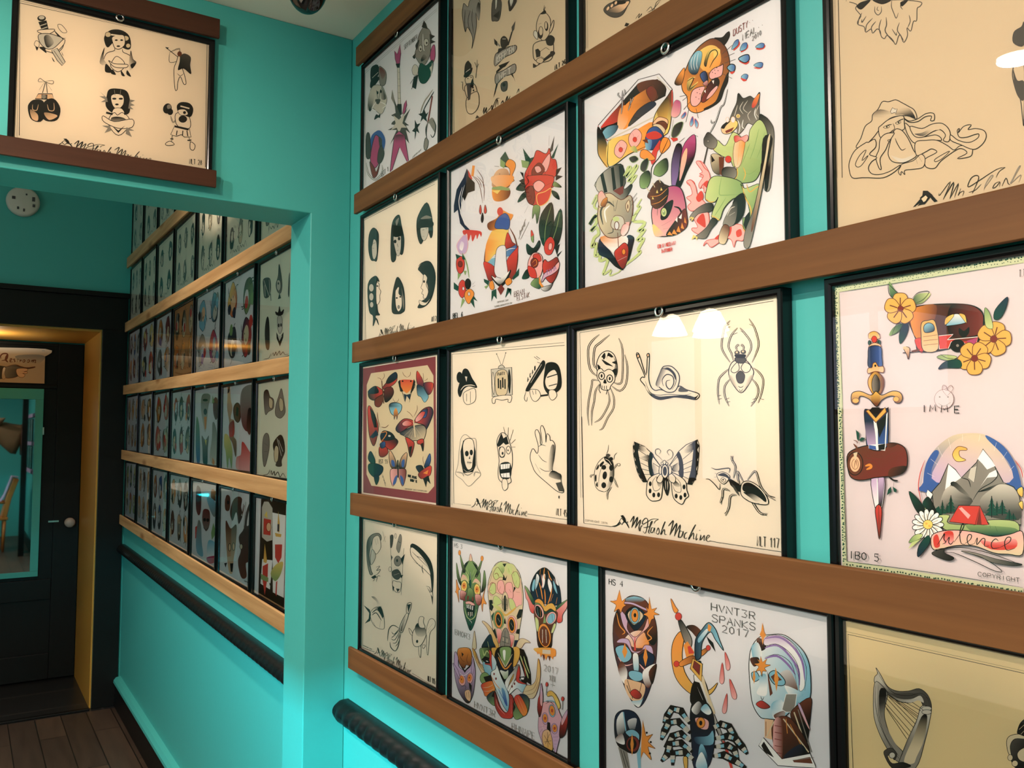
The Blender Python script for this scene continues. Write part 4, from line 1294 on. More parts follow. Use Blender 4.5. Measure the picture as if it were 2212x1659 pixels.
O p r 5 1085,210 1120,200 1160,260 1200,300 1210,400 1160,480 1150,400 1120,440 1110,400 1150,330 1115,310 1140,290
O p r 5 1000,380 1040,365 1080,420 1100,500 1160,560 1170,600 1050,640 1010,600 1040,560 1000,520 1050,490 1030,410
O p r 5 1060,680 1180,640 1200,760 1160,860 1060,820 1050,790 1100,780
F r 1085,520 1130,460 1150,520 1110,560
F r 1150,400 1190,370 1190,440
F r 1090,720 1150,660 1170,780 1120,760
O p r 5 1150,950 1180,900 1300,870 1400,770 1480,760 1520,820 1500,900 1440,900 1420,960 1400,900 1360,880 1300,910 1220,960 1180,920
F r 1250,880 1350,800 1400,780 1380,860 1300,890
F r 1440,820 1480,800 1490,850 1450,870
H f e k 6 1180,500 1500,500 1215,350 1300,330 1480,380 1500,500 1450,520 1400,540 1330,620 1290,720 1220,690 1280,520 1250,560 1170,540 1180,440
L e 7 1310,340 1290,480 1330,500 1480,490
L e 6 1350,520 1290,620 1250,680
L z 9 1170,530 1210,560 1245,555
L z 9 1220,680 1260,700 1295,725
H f e k 5 1500,400 1650,500 1480,400 1520,440 1650,400 1650,520 1620,640 1560,780 1510,800 1500,700 1560,700 1540,560
L z 10 1495,420 1520,520 1570,620 1570,760 1520,820 1490,760
L z 9 1530,400 1560,470 1620,430 1665,415
P k 1505,760 1520,690 1560,640 1560,780 1520,800
H k k k 3 1400,600 1500,600 1420,540 1500,480 1520,560 1500,680 1430,760 1390,760 1400,650
H g k k 3 1330,700 1450,560 1440,540 1450,640 1420,760 1330,780 1340,700
L l 8 1430,600 1390,620 1360,680
L l 8 1430,650 1380,680
H q h k 4 1300,900 1380,800 1330,760 1380,780 1370,860 1340,930 1290,920 1290,850
H g k k 4 1050,650 1230,590 1030,690 1090,620 1180,570 1235,580 1220,640 1120,660 1080,690 1050,730
H g k k 4 1080,880 1280,740 1050,880 1100,850 1180,780 1230,700 1275,730 1220,800 1170,880 1100,880
P y 1040,690 1015,720 1050,700 1040,735 1070,700
P y 1060,850 1045,895 1080,870 1090,900 1100,870
H k g k 4 1650,300 1560,940 1680,0 1760,0 1700,300 1620,700 1560,950 1510,950 1520,820 1600,600 1660,300
G h q 1560,800 1690,200 1690,200 1720,0 1740,0 1660,480 1590,800 1580,740
T r 5 745,970 905,935 32 COLIN MCCLAIN
T r 5 778,1012 875,990 30 TATTOOER
'''
ART['butterflies'] = r'''
V G
P B 187,238 855,128 862,1475 190,1378
P q 262,282 780,207 835,303 842,1320 785,1385 265,1315 220,1210 222,390
L k 2 262,282 265,283
H r c k 5 460,430 400,400 375,400 490,280 498,350 450,400 380,430
H n k k 5 460,290 420,350 400,370 430,310 490,272 495,330 440,370
H r k k 5 350,430 250,480 370,440 300,400 240,450 245,510 300,530 370,470
H n k k 4 260,430 330,430 300,400 240,440 245,470 330,460
H c k k 5 400,400 440,520 385,430 450,410 470,460 440,520 390,545
H h c k 5 330,500 320,590 370,480 300,520 300,580 340,590 370,540
J h 9 360,350 378,560
L h 4 360,350 345,330 320,325
L h 4 362,345 385,310 378,280
G r o 590,330 590,470 530,350 590,340 655,350 650,400 600,460 580,460 540,420
P k 510,360 530,340 535,400 560,450 530,450
P k 670,360 655,335 640,400 620,470 650,440
P n 560,470 590,480 625,470 620,530 590,490 575,550
L k 5 530,350 520,400 550,460 570,540
L k 5 655,350 665,400 630,470 615,550
L h 4 592,320 565,300 550,270
L h 4 595,320 620,300 625,268
E k 552,355 8,8
E k 628,355 8,8
H r n k 4 690,270 740,420 685,260 735,340 745,400 700,400 680,350
H n s k 4 700,400 740,540 685,390 740,410 770,460 790,500 755,550 720,500 690,480
H r n k 4 830,380 760,400 750,370 830,370 825,440 790,480 750,420
L o 6 690,260 735,330
L o 6 828,372 820,440
L h 3 745,360 742,300 740,280
L h 3 750,350 775,340 780,325
H s n k 5 450,600 440,580 430,570 480,550 540,570 540,620 500,670 470,670 440,640
G o n 490,620 490,700 470,640 490,600 510,650 500,710 490,670 475,710
L h 3 488,550 470,530 462,510
L h 3 490,550 510,535 518,515
H r n k 6 700,650 800,680 660,720 730,620 800,590 830,620 825,680 770,800 750,760 690,740
H b k k 4 730,640 780,610 720,640 780,605 770,680 730,690
H p r k 4 680,700 740,650 670,700 720,640 760,640 730,700 680,730
H r n k 6 640,710 500,780 655,720 570,700 510,750 490,800 530,830 600,780 650,760
H p r k 4 550,730 630,740 550,740 590,715 640,735 620,765 560,765
H n q k 6 640,770 740,900 530,830 650,770 740,760 770,810 740,900 680,900 620,900 570,860
L q 5 650,790 600,880
L q 5 655,790 625,900
L q 5 665,790 700,890
L q 5 670,780 735,870
L q 5 645,785 565,860
H r c k 6 600,900 620,1000 580,870 640,900 660,940 625,1055 600,950
H r c k 6 700,900 730,980 690,900 745,890 740,1000 720,940 690,930
P k 610,960 640,950 622,1055
P k 720,930 742,920 742,1000
J q 12 650,680 668,870
L h 4 650,690 620,650 590,630
L h 4 655,680 685,620 685,575
H r c k 5 240,620 280,900 232,600 260,590 310,700 330,800 290,950 250,870 235,740
P k 250,590 300,660 320,780 290,780 265,690
P n 250,870 310,800 330,850 280,880
H r k k 5 420,1000 480,900 350,880 420,850 500,890 505,930 450,985 400,960
H n k k 5 370,830 440,860 350,850 380,810 450,830 480,880 420,900 360,890
H r c k 5 380,940 380,1040 340,960 400,960 420,1010 380,1050 340,1040
H n b k 4 350,950 390,920 345,930 390,910 390,960 355,970
L o 7 350,830 400,820 400,850 350,920
J l 16 320,960 350,790
L h 6 345,780 325,700 320,640
L h 6 355,775 395,780 425,755
E l 432,858 12,9
H n x k 5 240,1020 300,1100 240,1030 262,1000 300,1080 290,1130 240,1080
H x n k 5 250,1120 370,1150 240,1120 300,1110 370,1140 360,1200 300,1240 245,1190
H n x k 4 300,1240 320,1300 290,1230 330,1220 335,1260 310,1308
L h 3 300,1090 305,1000
H a k k 5 430,1000 500,1150 435,990 480,1060 500,1150 450,1150 430,1080
H a k k 5 590,1000 530,1150 590,1010 540,1060 520,1150 570,1160 590,1080
F b 450,1080 475,1090 480,1140 455,1130
F b 570,1075 545,1090 545,1140 565,1140
H p c k 5 440,1200 580,1180 445,1165 510,1160 580,1165 580,1240 550,1320 510,1230 465,1320 440,1240
F b 480,1240 505,1220 490,1290 462,1305
F b 530,1220 560,1250 560,1310 540,1290
J k 12 508,1080 512,1240
H b n k 4 780,1030 760,1150 750,1140 800,1020 812,1080 790,1140
H n k k 4 680,1140 750,1150 675,1140 730,1130 750,1190 710,1200
H c r k 4 700,1210 800,1200 700,1200 810,1130 810,1210 770,1240 720,1250
P o 740,1200 790,1170 780,1210
P k 740,1250 790,1220 810,1300 780,1270 768,1330
L h 3 750,1130 740,1080 742,1045
T d 4 335,1110 420,1112 36 BST 55
T k 5 603,1235 683,1255 24 MARK AVALOS
T k 5 622,1275 685,1290 24 TATTOO ' 13
T g 3 370,1240 400,1330 26 FMC
T g 2 575,1350 775,1372 12 COPYRIGHT 2013 TATTOOFLASH
'''
ART['horror'] = r'''
V G
J k 4 2040,25 1005,108 1022,1478 1180,1495
J k 3 2035,0 992,90 1005,1490
J k 4 1700,1575 2062,1628
O k k 5 1060,440 1090,330 1110,250 1150,250 1190,330 1225,385 1230,415 1160,400 1110,430 1080,500
L Z 8 1085,440 1120,400 1180,390 1220,400
Q Z k 4 1122,310 1148,312 1138,362
D k k 3 1075,320 26,50
O Z k 5 1110,470 1150,440 1210,420 1225,470 1215,540 1150,570 1115,540
J k 4 1140,470 1140,540
J k 4 1175,450 1175,555
Q l k 6 1365,245 1555,228 1560,480 1375,497
O q k 5 1410,280 1510,265 1510,465 1415,475
P k 1425,330 1438,330 1440,420 1427,420
P k 1445,345 1458,345 1460,428 1447,428
P k 1465,320 1478,320 1480,415 1467,415
P k 1487,335 1498,335 1500,425 1488,425
T d 6 1425,305 1495,295 28 PARTY
O Z k 4 1380,270 1395,350 1390,480 1375,400
O k k 4 1530,245 1545,340 1535,470 1522,360
O l k 5 1435,238 1440,215 1470,208 1488,232
J g 4 1460,210 1416,105
J g 4 1465,210 1500,95
E k 1416,105 5,5
E k 1500,95 5,5
O Z k 5 1390,500 1545,485 1545,545 1520,545 1520,520 1465,530 1410,520 1400,555 1378,555
O k k 5 1690,420 1810,210 1845,165 1860,190 1840,250 1720,430 1700,445
J l 4 1730,370 1830,200
L k 5 1690,440 1670,510 1690,540 1700,500
T k 6 1700,360 1775,240 34 A.C.A.B
J k 4 1760,130 1800,160
J k 4 1780,125 1815,150
J k 4 1790,180 1820,190
O k k 5 1860,260 1880,190 1960,190 2000,260 2010,400 1960,460 1900,480 1850,400
O Z k 5 1890,280 1950,250 1980,320 1960,420 1890,430 1860,360
J k 10 1880,320 1975,290
J k 8 1895,400 1970,380
O Z k 5 1720,440 1760,430 1800,440 1820,490 1780,540 1740,520
J k 4 1745,440 1755,480
J k 4 1775,435 1778,475
J k 16 1820,490 1890,480
O Z k 5 1900,440 1950,440 1970,490 1930,530 1900,500
O Z g 5 1075,970 1090,880 1130,845 1180,880 1225,890 1230,1000 1235,1130 1270,1210 1230,1260 1160,1320 1100,1260 1040,1210 1060,1130
P k 1085,1000 1110,900 1200,900 1225,1000 1225,1130 1200,1190 1110,1200 1090,1100
O Z k 6 1105,960 1120,900 1160,880 1200,900 1212,980 1200,1080 1190,1150 1155,1170 1130,1130 1115,1060
E k 1143,1020 17,26
E k 1184,1010 15,26
P k 1160,1070 1168,1040 1175,1068
J k 5 1145,1100 1190,1105
J k 3 1152,1090 1152,1115
J k 3 1165,1092 1165,1118
J k 3 1178,1092 1178,1115
W 8 1110,1160 1150,1190 1200,1160
W 8 1105,1190 1150,1220 1205,1190
W 10 1045,1190 1100,1200 1115,1230
W 10 1265,1200 1220,1190 1210,1230
O Z k 6 1430,1000 1420,900 1460,830 1510,850 1540,930 1560,1020 1560,1130 1540,1220 1550,1280 1500,1300 1440,1260 1430,1180 1440,1090
P k 1420,940 1440,880 1460,830 1480,880 1510,860 1530,930 1500,940 1480,920 1450,950 1430,960
O q k 6 1450,960 1490,1000 1485,1050 1450,1050 1440,1000
D Z k 6 1467,1005 27,48
D Z k 6 1525,988 20,36
E k 1472,1018 9,14
E k 1522,990 6,9
J k 3 1500,860 1480,775
J k 3 1520,870 1525,780
J k 3 1540,900 1570,800
J k 3 1555,960 1590,960
J k 3 1550,930 1590,890
O k k 6 1450,1120 1540,1110 1540,1240 1460,1240
P w 1452,1120 1540,1112 1535,1155 1455,1165
P w 1455,1205 1535,1195 1540,1240 1465,1238
J k 3 1475,1120 1475,1160
J k 3 1500,1118 1500,1160
J k 3 1520,1118 1520,1158
J k 3 1480,1205 1480,1238
J k 3 1508,1200 1508,1238
O Z k 5 1470,1260 1510,1260 1520,1330 1490,1360 1470,1330
O Z k 6 1735,1000 1755,975 1790,1020 1800,950 1770,830 1790,800 1815,850 1820,930 1835,920 1820,790 1840,765 1865,830 1870,920 1880,840 1905,860 1910,900 1930,900 1955,950 1945,1060 1930,1180 2005,1210 2010,1280 2035,1370 1980,1370 1880,1290 1780,1200 1745,1130 1725,1060
L k 5 1800,960 1830,940 1870,950
L k 5 1800,1030 1840,1080 1880,1100
L k 5 1810,1150 1860,1180 1920,1180
L k 5 1770,1110 1820,1200
G k Z 1930,1190 1880,1270 1930,1175 2000,1210 2005,1260 1900,1230
P d 1960,1290 2015,1280 2035,1370 1990,1365
E d 1990,1420 6,14
L Z 4 1850,990 1855,1060
G k Z 1940,1050 1890,1050 1915,960 1950,950 1940,1080 1925,1170 1890,1150
T k 4.5 1966,1585 2066,1602 62 NLT 45
SIGAT 1031.5,1084.4 1139.6,1110
'''
ART['fish'] = r'''
V U
J k 3 55,1235 72,102 722,240
J k 2 45,1248 62,85 722,228
J k 4 50,1238 160,1280
J k 3 500,1470 712,1600
O g k 5 95,300 130,235 190,215 220,240 215,280 160,250 130,330 115,420 130,540 145,580 120,580 95,460
G k g 90,400 140,400 95,310 130,240 130,330 115,420 125,520 105,480
O Z k 4 150,260 200,240 220,330 200,380 175,400 140,360
O l k 4 140,360 170,400 165,450 130,500 125,430
L k 4 165,265 180,320
L k 4 185,260 195,310
L k 5 150,600 190,580 215,540 180,550 210,510 175,520
L k 5 140,600 160,625 150,645
L k 5 180,650 190,600 215,600
P k 130,610 165,590 185,610 150,625
L k 4 235,200 260,295
L k 4 240,290 262,240
J k 2 300,230 325,730
J k 2 425,350 400,770
O d k 3 305,240 330,240 320,330 305,340
O g k 3 360,330 390,225 405,270 385,385 365,370
J k 4 375,290 395,300
D Z k 3 350,240 8,22
D g k 4 370,465 32,46
E k 365,460 8,14
P k 400,440 435,400 420,470 410,500
P d 310,410 325,430 310,470
O d k 4 320,560 370,540 400,590 370,630 330,610
P k 395,590 420,590 400,620
L Z 4 335,590 385,575
D Z k 3 302,538 12,22
O Z k 4 330,640 360,650 400,660 390,740 350,740 325,690
P k 320,680 340,700 330,740
P k 355,710 390,715 370,745
L k 3 340,520 390,540
O k k 5 485,330 505,310 560,340 620,400 670,480 690,600 680,750 665,600 620,520 560,400 500,360
O Z k 5 485,350 510,345 580,410 640,500 665,590 610,540 560,500 500,430 485,390
L k 4 500,380 540,420 600,450 650,540
L k 4 520,400 570,450 630,510
P d 505,465 550,490 585,510 560,500
L k 6 590,500 590,540 600,575
L k 5 625,690 655,700 670,740 680,730 685,780 683,855
P g 630,695 665,740 660,755
P d 665,760 685,790 682,850
L k 4 135,785 175,800 210,860
G g Z 140,790 200,860 135,785 170,790 215,860 190,880 180,830
O Z k 4 125,930 170,880 220,880 245,960 252,1040 240,1075 180,1060 140,1010
P k 160,890 220,870 245,960 235,980 190,890
L k 9 140,930 190,900 240,980
L k 8 140,950 180,930 225,1000
L k 6 150,1010 175,1060
L k 4 215,1000 210,1060
P k 65,860 120,900 130,940 125,1000 75,1025 110,980 115,930
O Z k 5 455,850 495,845 470,940 450,930
P k 455,855 490,850 465,930
O l k 5 445,940 468,945 430,1060 410,1105 385,1090 400,1020
G k Z 400,1030 440,1030 440,950 460,950 420,1080 395,1080
L k 5 385,1070 340,1120 315,1100
L k 5 390,1080 330,1140 315,1150
L k 5 390,1090 345,1170 310,1160
L k 5 395,1090 360,1190 325,1200
L k 5 400,1100 380,1190 350,1230
L k 7 385,1070 330,1040 290,1080 280,1180
L k 7 390,1130 380,1210 350,1270 310,1240 300,1190
O Z k 5 500,1140 525,1070 590,1060 630,1100 600,1190 560,1230 515,1220
G k Z 560,1050 560,1160 525,1060 560,1020 630,1090 600,1140 540,1130
E k 545,1185 10,14
O Z k 4 555,1010 570,965 605,970 600,1010 615,1060 570,1060
O Z k 4 470,1065 500,1100 500,1130 480,1110
O Z k 4 625,1090 650,1000 680,980 708,1010 700,1060 660,1110 650,1220 640,1310 630,1240 630,1150
L k 3 640,1080 690,1020
L k 3 640,1110 670,1070
O Z k 4 560,1230 580,1240 575,1330 560,1290
O Z k 4 590,1220 620,1220 600,1250
SIGAT 817,1406 888,1452
V U
T k 5 640,1540 708,1572 48 NLT 115
T g 2 58,1225 140,1262 10 COPYRIGHT 2016
'''
